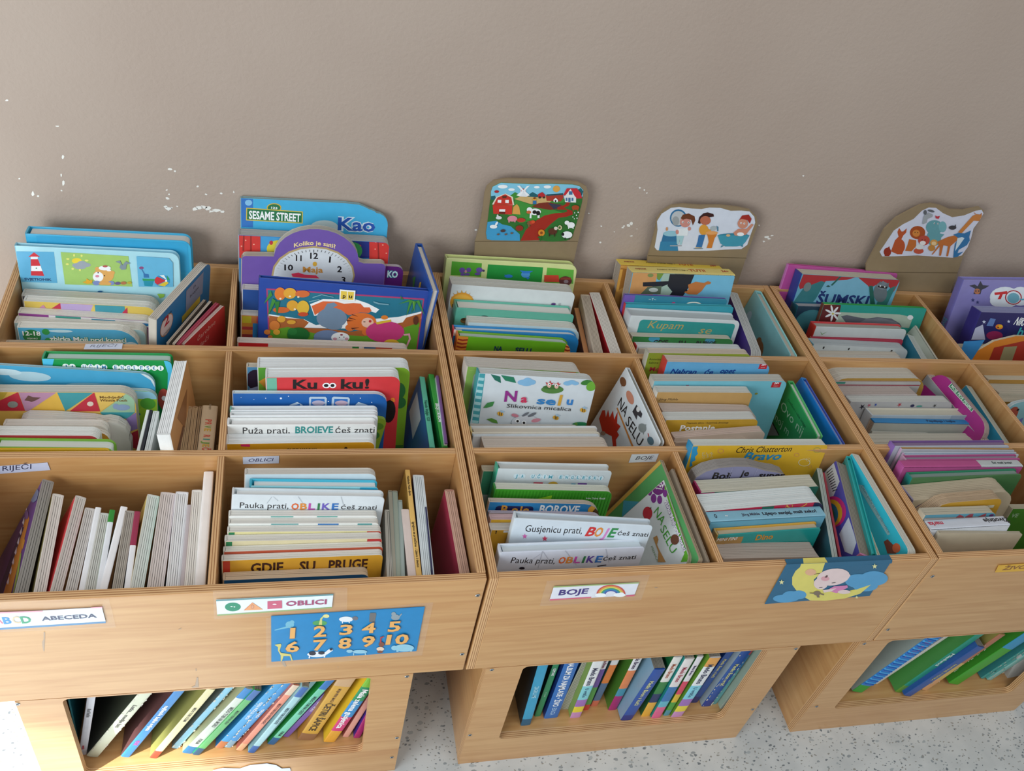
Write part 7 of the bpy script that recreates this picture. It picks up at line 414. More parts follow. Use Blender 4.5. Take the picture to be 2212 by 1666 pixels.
SHEETS=[
{"n":"cardboard_sign","l":"cardboard sign with a colourful farmyard picture, a red barn and a winding path","c":"sign","th":0.004,"col":1140,"o":[861,-356,747,364,712,716,739,973,749,1397,729,1734,749,1877,855,2002,1100,2057,1738,2081,2171,2089,2392,2086,2561,2007,2645,1843,2663,1648,2668,1296,2687,722,2704,344,2809,-271],"a":[["P",1141,[837,1789,853,1885,987,1974,1541,1984,1860,2014,2294,2033,2432,2008,2521,1932,2546,1763,860,1647]],["P",1142,[1247,1710,1583,1769,1892,1755,2030,1728,1922,1610,1620,1578,1253,1674]],["P",1143,[1518,1765,1593,1830,1701,1778,1711,1730,1525,1729]],["P",1143,[2407,1924,2462,1976,2527,1908,2520,1823,2430,1828]],["P",1143,[852,1695,924,1712,959,1630,859,1611]],["P",1144,[1842,1787,2165,1822,2191,1751,2153,1675,1888,1669]],["P",1145,[1861,1801,2159,1846,2167,1810,1867,1770]],["P",1146,[849,1622,1258,1650,1620,1578,2183,1640,2537,1799,2552,1690,2555,1289,2539,912,2451,842,2182,805,1859,821,1548,790,921,792,881,931,874,1158]],["P",1147,[1200,1731,1272,1808,1369,1754,1375,1719,1258,1650]],["P",1148,[1301,1653,1623,1565,2082,1485,2226,1444,1898,1298,1477,1170,1228,1330]],["P",1149,[1630,1529,1746,1611,1916,1642,2191,1604,2142,1519,1993,1484,1743,1512]],["P",1150,[1919,1627,2169,1602,2161,1535,2055,1508]],["P",1151,[1559,790,1616,1026,1736,1212,1907,1361,2096,1423,2270,1447,2320,1475,2301,1512,2124,1500,2113,1549,2235,1607,2266,1665,2332,1670,2326,1600,2237,1545,2417,1494,2439,1420,2334,1363,2183,1328,2057,1181,1955,1021,1904,823]],["P",1152,[881,931,874,1158,1032,1193,1153,1125,1313,1097,1417,1014,1521,931,1548,790,1014,769,921,792]],["E",5,[1031,1902,88,6,6,-37]],["E",5,[1199,1855,59,4,5,-26]],["E",5,[1648,1935,53,4,5,-23]],["E",5,[1840,1955,69,5,6,-31]],["E",1153,[2014,1927,65,5,14,-66]],["E",1154,[938,1796,42,3,5,-28]],["P",1155,[894,1529,949,1689,1107,1772,1247,1710,1303,1544]],["P",1156,[923,1523,969,1674,1099,1755,1224,1692,1276,1547]],["P",1157,[909,1518,1273,1542,1295,1346,954,1337]],["P",5,[985,1632,1051,1636,1057,1574,990,1574]],["P",5,[1123,1641,1185,1645,1195,1578,1132,1579]],["P",5,[1045,1441,1154,1448,1159,1395,1051,1392]],["P",1158,[1053,1393,1164,1395,1168,1346,1055,1343]],["P",124,[1051,1720,1136,1726,1134,1678,1064,1673]],["P",1159,[1299,1359,1294,1507,1348,1571,1402,1514,1453,1357]],["P",1160,[1357,1873,1455,1868,1504,1728,1373,1731]],["P",1161,[1364,1838,1402,1900,1465,1838]],["P",5,[1281,1939,1333,1947,1426,1854,1409,1829]],["P",5,[1513,1960,1462,1947,1411,1853,1431,1836]],["P",5,[1305,1750,1373,1731,1420,1825,1398,1852]],["P",5,[1551,1767,1501,1744,1424,1830,1441,1851]],["P",1162,[1696,1801,1763,1849,1828,1799,1841,1739,1708,1742]],["E",1163,[1742,1737,26,2,5,-24]],["E",1163,[1818,1742,22,1,4,-22]],["E",628,[1653,1690,39,3,8,-38]],["P",53,[1630,1664,1690,1668,1709,1596,1640,1591]],["E",1164,[1648,1714,26,2,4,-19]],["P",1165,[2187,1799,2412,1808,2438,1677,2231,1673]],["P",1166,[2163,1810,2201,1957,2385,1971,2480,1881,2532,1774,2434,1760,2390,1806]],["P",1165,[2203,1800,2273,1950,2386,1806]],["P",914,[2253,1901,2318,1906,2335,1834,2269,1829]],["P",914,[2222,1765,2254,1768,2270,1700,2237,1698]],["P",914,[2270,1769,2313,1772,2334,1680,2289,1682]],["P",914,[2331,1773,2366,1775,2382,1708,2346,1705]],["P",5,[2002,1706,2036,1752,2090,1707,2093,1663,2018,1663]],["E",42,[2048,1685,17,1,5,-22]],["E",5,[1714,1436,109,7,14,-69]],["P",5,[1621,1405,1654,1407,1671,1296,1635,1298]],["P",5,[1763,1414,1802,1417,1823,1313,1784,1310]],["E",42,[1704,1430,39,3,8,-39]],["E",42,[1774,1415,39,3,10,-49]],["E",5,[1601,1473,52,3,10,-54]],["E",1167,[1597,1423,44,3,7,-34]],["E",1168,[1316,1266,92,6,11,-62]],["P",1168,[1245,1231,1278,1233,1280,1183,1258,1182]],["P",1168,[1354,1238,1387,1240,1388,1195,1366,1194]],["E",557,[1063,1269,56,4,6,-35]],["E",557,[1035,1305,17,1,6,-34]],["E",560,[1485,1246,83,5,8,-45]],["E",1169,[1681,1208,67,34,19,-37]],["E",1170,[1716,1223,35,2,7,-35]],["P",1171,[1604,1229,1641,1244,1676,1119,1645,1105]],["E",1172,[1484,1074,71,4,11,-61]],["E",5,[996,1077,70,4,7,-40]],["E",5,[1040,1143,19,-10,-15,-44]],["E",1173,[1186,1000,48,3,5,-30]],["E",1174,[1111,919,26,2,3,-20]],["E",1174,[1254,928,26,2,4,-20]],["E",1174,[1360,960,26,2,4,-20]],["E",1175,[1920,1001,63,4,15,-72]],["E",1176,[1920,1001,27,2,6,-31]],["P",1177,[1921,941,1943,943,1940,812,1924,811]],["E",1177,[1900,901,31,2,4,-21]],["E",124,[2127,1044,85,5,15,-72]],["E",1178,[2173,1116,36,2,8,-36]],["P",1179,[2072,1002,2090,1003,2098,931,2076,938]],["P",1179,[2162,1007,2184,1009,2201,932,2182,936]],["E",1180,[2248,1136,40,2,11,-51]],["E",1181,[2243,1136,22,1,7,-30]],["E",5,[2449,1205,72,4,14,-63]],["E",5,[2359,1251,45,3,10,-45]],["P",5,[2398,1176,2421,1178,2429,1122,2411,1121]],["P",5,[2480,1169,2505,1170,2515,1127,2497,1126]],["E",5,[2418,989,102,6,17,-77]],["E",42,[2336,997,27,2,8,-36]],["P",42,[2385,930,2403,931,2415,879,2396,878]],["P",42,[2466,927,2484,928,2492,883,2476,883]],["E",1182,[2446,1584,71,5,11,-49]],["P",1182,[2386,1580,2408,1581,2429,1520,2407,1519]],["P",1182,[2489,1574,2507,1575,2514,1513,2498,1517]],["E",5,[2456,1472,9,1,3,-12]],["E",5,[2520,1489,11,1,3,-15]],["E",5,[2443,1383,11,1,3,-12]],["E",5,[2501,1424,11,1,3,-15]],["E",5,[2478,1347,9,1,3,-12]],["E",5,[2527,1363,11,1,3,-12]]],"y":0.6915,"pic":[837,1789,853,1885,986,1976,1541,1986,1859,2016,2293,2036,2432,2010,2521,1932,2552,1690,2555,1289,2539,912,2451,842,2183,800,1859,821,1549,784,1014,764,921,792,881,931,874,1158,864,1527],"pc":121,"seam":[701,715,2674,828]},
{"n":"cardboard_sign","l":"cardboard sign with three children washing, a mirror and a blue bathtub","c":"sign","th":0.004,"col":1140,"o":[4451,-489,4176,538,4161,920,4141,1185,4107,1419,4170,1603,4318,1735,4544,1770,4904,1767,5255,1798,5627,1781,5913,1743,6114,1599,6214,1419,6229,1121,6244,816,6279,419,6306,69,6313,-414],"a":[["E",1183,[4526,1471,170,11,61,-190]],["E",1184,[4527,1466,142,9,51,-159]],["E",1185,[4494,1404,71,4,33,-103]],["P",1186,[4331,1117,4589,1146,4757,735,4355,719]],["E",1187,[4488,1119,162,10,20,-63]],["P",1188,[4328,929,4664,949,4755,740,4355,719]],["E",1189,[4692,1390,109,7,37,-114]],["P",1190,[4573,1474,4591,1553,4700,1586,4839,1530,4883,1442,4870,1330,4794,1449,4690,1469,4628,1439]],["E",5,[4644,1387,21,1,7,-21]],["E",5,[4761,1387,21,1,7,-21]],["E",42,[4650,1385,9,1,4,-13]],["E",42,[4762,1384,10,1,4,-13]],["P",801,[4583,1239,4801,1278,4838,1094,4614,1067]],["E",1189,[4599,1165,33,2,17,-52]],["E",1189,[4822,1253,34,2,14,-42]],["P",1191,[4609,1080,4765,1090,4782,887,4746,885,4700,1005,4721,884,4676,895]],["P",840,[4544,860,4786,874,4795,847,4553,834]],["P",1192,[4953,1394,4938,1524,4994,1610,5070,1636,5202,1606,5232,1555,5177,1539,5066,1506,4999,1488,5010,1371]],["E",1193,[5088,1455,110,7,34,-98]],["E",627,[5126,1245,97,6,41,-118]],["P",627,[5085,1309,5276,1254,5282,1201,5173,1194]],["P",53,[5063,1121,5191,1142,5204,1034,5219,843,5092,850,5088,973]],["P",1194,[5084,836,5219,843,5225,810,5081,808]],["P",1195,[5190,1182,5428,1210,5432,1129,5414,1073,5433,841,5327,835,5320,986,5249,1118]],["E",1196,[5311,1189,127,8,15,-42]],["E",1197,[5311,1296,63,4,18,-52]],["P",1198,[5350,1360,5403,1329,5436,1237,5411,1235,5379,1314]],["E",1199,[5788,1150,334,20,22,-59]],["P",1200,[5452,1143,6124,1183,6098,1031,6056,940,5952,912,5703,898,5580,960]],["P",1201,[5619,921,5673,910,5614,865]],["P",1201,[6022,930,6065,952,6082,905]],["E",555,[5880,1438,108,7,42,-110]],["P",1202,[5773,1511,5800,1618,5926,1645,6024,1553,6027,1447,5948,1522,5817,1540]],["E",5,[5839,1449,17,1,8,-21]],["E",5,[5909,1443,17,1,8,-21]],["E",42,[5842,1446,7,0,4,-10]],["E",42,[5910,1440,7,0,4,-10]],["P",555,[5758,1229,5827,1314,5999,1325,6064,1450,6116,1426,6037,1192,5886,1156,5807,1165]],["E",5,[5921,1198,74,4,16,-43]],["E",1203,[5672,1157,44,3,11,-29]],["P",1204,[5052,820,5248,831,5253,818,5056,807]],["E",1205,[4363,1225,21,1,13,-42]]],"y":0.6915,"pic":[4123,1368,4166,1539,4313,1676,4469,1707,4714,1690,4930,1691,5084,1735,5300,1742,5538,1693,5752,1712,5928,1705,6070,1596,6140,1468,6148,1198,6167,952,6078,849,5733,816,5370,769,4879,742,4536,728,4316,725,4248,789,4220,1004,4189,1188],"pc":1206,"seam":[4176,579,6275,634]},
{"n":"cardboard_sign","l":"cardboard sign with cut-out zoo animals, an elephant, a lion and a giraffe","c":"sign","th":0.004,"col":1140,"o":[9527,-412,9029,618,9030,1086,9019,1482,9142,1767,9384,1973,9536,2091,9755,2138,9991,2108,10256,2031,10586,2038,10893,2133,11059,2056,11107,1878,11075,1649,11132,1437,11216,985,11334,488,11441,52,11573,-332],"a":[["P",1207,[9432,978,9387,1249,9424,1337,9339,1445,9329,1543,9425,1464,9465,1467,9506,1545,9547,1444,9517,1371,9521,1286,9708,1066,9729,921,9620,915]],["E",1207,[9596,1117,95,5,83,-156]],["E",1208,[9358,959,87,5,53,-103]],["P",1208,[9342,856,9301,1043,9326,1102,9440,963,9451,861]],["E",1209,[9808,1459,178,11,85,-155]],["E",1210,[9783,1443,86,5,45,-83]],["P",1211,[9696,1296,9874,1277,9951,1137,9910,1004,9752,1010,9731,1154]],["E",42,[9744,1464,11,1,7,-14]],["E",42,[9809,1462,11,1,8,-14]],["E",1212,[10125,1605,195,12,96,-170]],["E",1213,[10307,1631,92,6,73,-126]],["E",1212,[10252,1357,170,10,111,-196]],["P",1212,[10325,1476,10450,1455,10416,1366,10345,1391]],["E",5,[10071,1700,16,1,11,-19]],["E",5,[10156,1697,16,1,11,-19]],["E",42,[10080,1695,11,1,6,-11]],["E",42,[10158,1695,11,1,6,-11]],["E",1214,[10051,1288,137,8,65,-118]],["E",1215,[10058,1225,71,4,28,-51]],["E",42,[10002,1299,11,1,8,-14]],["E",42,[10073,1298,11,1,8,-14]],["E",1216,[10068,1027,116,6,39,-71]],["E",1217,[10040,1128,99,6,34,-62]],["E",1218,[10315,1245,88,5,45,-79]],["E",1219,[10323,1231,55,3,26,-45]],["E",1220,[10332,1115,83,5,42,-74]],["P",1221,[10382,1278,10565,1404,10780,1474,10827,1347,10804,1288,10751,1182,10837,935,10795,933,10695,1179,10568,1201,10660,941,10618,939,10501,1168,10448,959,10420,958,10457,1195]],["P",1222,[10734,1529,10847,1931,10904,1976,11049,1972,11068,1917,11072,1819,10940,1825,10833,1506]],["P",1221,[10877,1975,10829,2007,10845,2009,10899,1976]],["P",1221,[11008,1969,11010,2011,11029,2004,11030,1965]],["P",1223,[10656,1467,10756,1516,10902,1510,11012,1588,11063,1433,11128,1350,11126,1233,10997,1107,11020,1020,11136,1071,11071,933,10981,913,10902,1073,10829,1245,10830,1391]],["P",1224,[10802,1389,10896,1423,10968,1399,10947,1193,10930,1074]],["P",1225,[9790,1683,9735,1832,9730,1914,9785,1890,9781,1945,9917,1899,9934,1845,9850,1798,9876,1702,9824,1671]],["E",1226,[9830,1981,88,-15,7,-26]],["E",1226,[9715,1940,37,2,29,-53]],["P",156,[9978,1889,10033,1865,10092,1882,10104,1814,10029,1823]],["E",556,[10540,1631,87,5,29,-49]],["P",556,[10565,1647,10566,1717,10622,1636]]],"y":0.6915,"pic":[9182,949,9214,1211,9245,1468,9378,1629,9552,1765,9635,1962,9752,2046,9915,2049,10142,1941,10411,1861,10657,1919,10864,2043,10986,2073,11073,2001,11088,1862,11056,1634,11135,1408,11188,1177,11168,968,10975,898,10624,903,10103,911,9565,859,9292,844],"pc":1227,"seam":[9137,428,11334,513]},
{"n":"shelf_label","l":"laminated white ABECEDA label with coloured letters on the left front panel","c":"label","th":0.0004,"col":1228,"o":[-6064,-213,-4802,-195,-4795,-515,-6137,-562],"a":[["P",1229,[-6059,-184,-5457,-202,-5461,-226,-6065,-218]],["P",1229,[-4925,-184,-4797,-178,-4797,-203,-4927,-201]],["P",1230,[-6130,-527,-4794,-502,-4797,-536,-6138,-567]],["T",1231,"ABECEDA",[-5499,-414,-4882,-403,85],1],["T",1232,"A",[-5999,-432,-5922,-427,146],1],["T",1233,"B",[-5917,-442,-5829,-441,148],1],["T",1234,"C",[-5815,-438,-5732,-438,149],1],["T",1235,"D",[-5721,-447,-5611,-443,148],1]],"y":-0.0012,"film":[-6116,57,-4705,-37,-4693,-657,-6250,-622]},
{"n":"shelf_label","l":"laminated white OBLICI label with a green circle, orange triangle and red square","c":"label","th":0.0004,"col":1236,"o":[-3480,-150,-2045,-149,-2051,-463,-3481,-501],"a":[["P",1237,[-3480,-150,-2045,-144,-2045,-176,-3482,-182]],["P",1238,[-3480,-476,-2052,-437,-2051,-463,-3481,-506]],["E",1239,[-3286,-324,96,-9,-3,-96]],["E",5,[-3301,-315,14,-1,0,-10]],["E",5,[-3267,-323,11,-1,0,-10]],["P",1240,[-3159,-412,-3048,-243,-2920,-414]],["P",1241,[-2863,-236,-2685,-232,-2682,-405,-2864,-409]],["P",1242,[-3156,-407,-3048,-250,-3043,-256,-3143,-411]],["E",47,[-3047,-338,19,-2,-1,-46]],["E",1243,[-3047,-338,15,-1,-1,-38]],["E",5,[-2776,-305,25,-2,0,-13]],["T",1244,"OBLICI",[-2636,-358,-2123,-358,107],1]],"y":-0.0012,"film":[-3510,35,-1872,-25,-1850,-592,-3523,-587]},
{"n":"number_poster","l":"blue laminated number poster with 1 to 10 and small animals on the left front panel","c":"poster","th":0.0004,"col":1245,"o":[-2819,-581,-815,-551,-814,-1670,-2819,-1706],"a":[["P",1245,[-2812,-587,-822,-558,-817,-1663,-2814,-1692]],["E",1246,[-2582,-804,55,-6,1,-81]],["E",1246,[-2553,-745,29,-3,1,-43]],["P",1246,[-2610,-828,-2776,-905,-2776,-921,-2595,-875]],["E",648,[-2195,-803,96,-10,2,-65]],["P",1247,[-2208,-842,-2191,-696,-2157,-632,-2141,-647,-2169,-711,-2164,-855]],["E",1248,[-2117,-644,41,-4,2,-43]],["E",1249,[-1853,-745,93,-9,3,-65]],["E",1250,[-1734,-735,39,-4,3,-49]],["P",1249,[-1908,-777,-1893,-779,-1890,-839,-1902,-838]],["P",1249,[-1818,-786,-1803,-788,-1800,-837,-1812,-836]],["P",1251,[-1548,-664,-1541,-620,-1469,-626,-1458,-673,-1467,-849,-1540,-847]],["E",1252,[-1193,-761,59,-6,6,-72]],["E",1252,[-1226,-676,31,-3,4,-49]],["P",1252,[-1144,-785,-1112,-693,-1120,-665,-1156,-743]],["P",1253,[-2777,-1264,-2695,-1245,-2688,-1288,-2710,-1414,-2695,-1473,-2559,-1533,-2534,-1698,-2550,-1696,-2574,-1575,-2657,-1565,-2679,-1694,-2694,-1692,-2694,-1546,-2732,-1411,-2732,-1326]],["E",1254,[-2209,-1576,131,-16,2,-71]],["E",1255,[-2271,-1539,49,-6,1,-53]],["E",1255,[-2148,-1545,46,-6,1,-41]],["P",1254,[-2110,-1544,-2044,-1449,-1998,-1455,-1996,-1499,-2070,-1593]],["P",1254,[-2315,-1592,-2297,-1594,-2301,-1662,-2321,-1659]],["P",1254,[-2116,-1587,-2093,-1590,-2095,-1664,-2114,-1661]],["E",1255,[-2021,-1467,22,-3,1,-29]],["E",1256,[-1620,-1573,103,-12,3,-48]],["E",1256,[-1765,-1541,44,-5,2,-42]],["P",1256,[-1713,-1592,-1697,-1593,-1696,-1659,-1709,-1657]],["P",1256,[-1555,-1596,-1540,-1598,-1527,-1668,-1543,-1666]],["E",1257,[-1332,-1416,41,-5,5,-65]],["E",1258,[-1339,-1532,54,-6,4,-54]],["E",1257,[-1337,-1607,42,-5,3,-36]],["P",993,[-1359,-1369,-1363,-1224,-1318,-1201,-1312,-1230,-1345,-1255,-1335,-1377]],["E",202,[-1004,-1542,143,-17,9,-97]],["E",202,[-1141,-1526,45,-5,6,-66]],["P",202,[-1113,-1574,-1073,-1579,-1075,-1638,-1104,-1635]],["P",202,[-918,-1597,-877,-1602,-881,-1646,-910,-1643]],["T",1259,"1",[-2600,-1119,-2493,-1122,266],1],["T",1260,"1",[-2596,-1111,-2497,-1113,252],1],["T",1259,"2",[-2271,-1119,-2098,-1118,276],1],["T",1260,"2",[-2267,-1111,-2103,-1109,263],1],["T",1259,"3",[-1930,-1103,-1751,-1105,258],1],["T",1260,"3",[-1926,-1095,-1756,-1096,245],1],["T",1259,"4",[-1631,-1096,-1442,-1096,260],1],["T",1260,"4",[-1627,-1088,-1447,-1087,246],1],["T",1259,"5",[-1277,-1094,-1096,-1091,262],1],["T",1260,"5",[-1273,-1086,-1102,-1082,248],1],["T",1259,"6",[-2639,-1454,-2450,-1459,270],1],["T",1260,"6",[-2635,-1446,-2455,-1450,256],1],["T",1259,"7",[-2270,-1452,-2086,-1453,278],1],["T",1260,"7",[-2266,-1444,-2091,-1444,264],1],["T",1259,"8",[-1934,-1445,-1750,-1449,279],1],["T",1260,"8",[-1930,-1437,-1755,-1440,265],1],["T",1259,"9",[-1614,-1436,-1428,-1437,281],1],["T",1260,"9",[-1610,-1427,-1433,-1427,267],1],["T",1259,"1",[-1298,-1414,-1193,-1417,261],1],["T",1260,"1",[-1294,-1405,-1199,-1408,247],1],["T",1259,"0",[-1155,-1421,-959,-1423,263],1],["T",1260,"0",[-1151,-1413,-965,-1414,248],1]],"y":-0.0009999999999999998,"film":[-2883,-627,-710,-461,-718,-1803,-2891,-1860]},
{"n":"shelf_label","l":"white BOJE label with a rainbow between two clouds on the middle front panel","c":"label","th":0.0004,"col":1261,"o":[931,-238,2182,-217,2199,-531,939,-552],"a":[["P",1262,[926,-214,2181,-214,2185,-242,929,-244]],["P",1263,[937,-521,1544,-513,1548,-544,940,-555]],["P",1263,[2067,-520,2199,-512,2204,-550,2076,-552]],["T",1264,"BOJE",[1038,-433,1464,-426,129],1],["P",1265,[2053,-494,2034,-444,2007,-396,1972,-352,1931,-313,1886,-282,1838,-259,1790,-245,1744,-242,1702,-248,1665,-264,1635,-290,1613,-323,1601,-363,1598,-408,1605,-456]],["P",1266,[2027,-492,2011,-448,1987,-406,1956,-367,1920,-333,1880,-305,1837,-285,1795,-272,1754,-269,1716,-275,1683,-289,1656,-311,1637,-341,1626,-376,1624,-416,1630,-458]],["P",1267,[2002,-490,1988,-452,1967,-415,1940,-382,1909,-352,1874,-328,1837,-310,1799,-300,1764,-297,1731,-302,1702,-314,1678,-333,1661,-359,1651,-389,1649,-424,1655,-461]],["P",1268,[1983,-488,1970,-455,1952,-423,1928,-393,1900,-367,1869,-346,1836,-330,1803,-321,1771,-319,1742,-323,1716,-334,1695,-351,1680,-373,1671,-400,1669,-430,1674,-462]],["P",1269,[1959,-486,1949,-458,1933,-431,1913,-406,1890,-385,1863,-367,1835,-353,1807,-346,1780,-343,1755,-347,1733,-356,1715,-370,1702,-389,1695,-412,1693,-437,1697,-464]],["P",1270,[1928,-483,1920,-462,1909,-442,1893,-423,1875,-406,1855,-392,1834,-382,1812,-376,1791,-375,1772,-377,1755,-384,1742,-395,1732,-409,1726,-427,1724,-446,1728,-467]],["P",1261,[1909,-482,1903,-465,1893,-448,1881,-433,1866,-419,1850,-408,1832,-400,1815,-395,1798,-393,1783,-396,1769,-401,1758,-410,1750,-422,1745,-436,1744,-451,1747,-468]],["P",1263,[2067,-520,2199,-512,2204,-550,2076,-552]],["E",1271,[1673,-480,86,-7,13,-50]],["E",1271,[1961,-499,93,-8,14,-51]],["E",1271,[1981,-466,39,-3,9,-32]]],"y":-0.0012,"film":[806,-88,2298,-53,2344,-669,821,-690]},
{"n":"moon_poster","l":"dark blue poster of a baby asleep on a yellow moon, folded over the middle rim","c":"poster","th":0.0005,"col":1272,"o":[4385,52,6153,52,6239,-894,4439,-957],"a":[["P",1273,[4623,54,5016,52,5070,-181,5017,-367,5113,-535,5376,-688,5688,-747,5899,-680,6101,-574,6028,-809,5794,-924,5478,-958,5199,-923,4917,-722,4699,-470,4615,-273,4604,-117,4638,-26]],["E",1274,[4813,-780,160,-14,62,-146]],["E",1274,[4729,-832,211,-18,46,-111]],["E",1274,[4929,-750,138,-12,52,-121]],["E",1274,[6076,-414,253,-19,100,-198]],["E",1274,[5836,-461,252,-19,92,-188]],["E",1274,[6018,-607,232,-18,73,-146]],["P",1273,[5780,-754,6101,-574,6028,-809,5794,-924]],["E",1275,[4875,-167,95,-7,37,-84]],["P",1276,[4948,-213,5057,-199,5063,-212,4958,-226]],["E",1277,[5325,-320,262,39,122,-220]],["E",1277,[5183,-476,125,-10,70,-156]],["E",1277,[5560,-295,45,-3,22,-46]],["E",1278,[5200,-349,75,-6,27,-60]],["E",830,[5400,-467,35,7,6,-10]],["E",830,[5228,-577,31,7,6,-10]],["P",1279,[5173,-315,5179,-258,5210,-270,5217,-318]],["P",1280,[5364,-660,5448,-562,5673,-553,5714,-616,5626,-708,5582,-754]],["P",1277,[5293,-648,5517,-617,5467,-695,5347,-718]],["E",1277,[5703,-731,115,-9,27,-56]],["E",1281,[5231,-725,63,-5,28,-62]],["P",1281,[5088,-697,5170,-710,5182,-738,5098,-717]],["P",1281,[5243,-776,5280,-763,5330,-850,5282,-840]],["P",1281,[5287,-730,5366,-760,5377,-794,5298,-754]],["P",1282,[5879,-11,5915,-59,5951,-64,5939,-94,5974,-143,5930,-113,5915,-139,5900,-91,5857,-58,5891,-58]],["P",1282,[4450,-305,4482,-353,4516,-358,4503,-388,4532,-437,4493,-407,4476,-433,4465,-385,4426,-351,4458,-351]],["P",1282,[5979,-845,6003,-878,6027,-882,6020,-902,6042,-937,6014,-916,6004,-933,5993,-900,5965,-877,5987,-877]]],"y":-0.0012,"fold":[0.443,0.619,0.011]},
{"n":"shelf_label","l":"yellow ŽIVOTINJE label cut by the right photo edge on the right front panel","c":"label","th":0.0004,"col":1283,"o":[8237,-230,9360,-212,9372,-428,8291,-421],"a":[["T",1284,"ŽIVOTINJE",[8378,-364,9273,-351,99],1]],"y":-0.0012},
{"n":"handwritten_label","l":"small white handwritten label on the rail behind the middle-left bin, letters faded","c":"label","th":0.0004,"col":1285,"o":[-5656,4637,-5126,4670,-5123,4536,-5663,4515],"a":[["T",1286,"RIJEČI",[-5587,4564,-5197,4589,61],2]],"z":0.0006},
{"n":"handwritten_label","l":"white handwritten RIJEČI label on the rail of the front-left bin","c":"label","th":0.0004,"col":1287,"o":[-6471,-161,-5791,-91,-5778,-242,-6500,-314],"a":[["T",1288,"RIJEČI",[-6370,-245,-5984,-206,97],2]],"y":0.2273},
{"n":"handwritten_label","l":"white handwritten OBLICI label on the rail above a stack of board books","c":"label","th":0.0004,"col":1289,"o":[-3243,-26,-2742,-7,-2745,-162,-3243,-174],"a":[["T",1290,"OBLICI",[-3164,-122,-2816,-113,69],2]],"y":0.2273},
{"n":"handwritten_label","l":"white handwritten BOJE label on the rail in the middle unit","c":"label","th":0.0004,"col":1291,"o":[2683,-58,3143,-50,3145,-238,2683,-250],"a":[["T",711,"BOJE",[2772,-183,3081,-171,84],2]],"y":0.2273},
{"n":"torn_label","l":"cloud-shaped white label with blue letters on the left base front at the bottom edge","c":"label","th":0.0004,"col":1292,"o":[-3723,-4847,-3567,-4800,-3312,-4875,-3154,-4788,-2893,-4783,-2752,-4873,-2663,-5014,-2538,-5020,-2523,-5106,-2554,-5286,-3741,-5271],"a":[["T",1293,"BRI",[-2966,-5175,-2698,-5213,122],1]],"y":-0.0012}
]
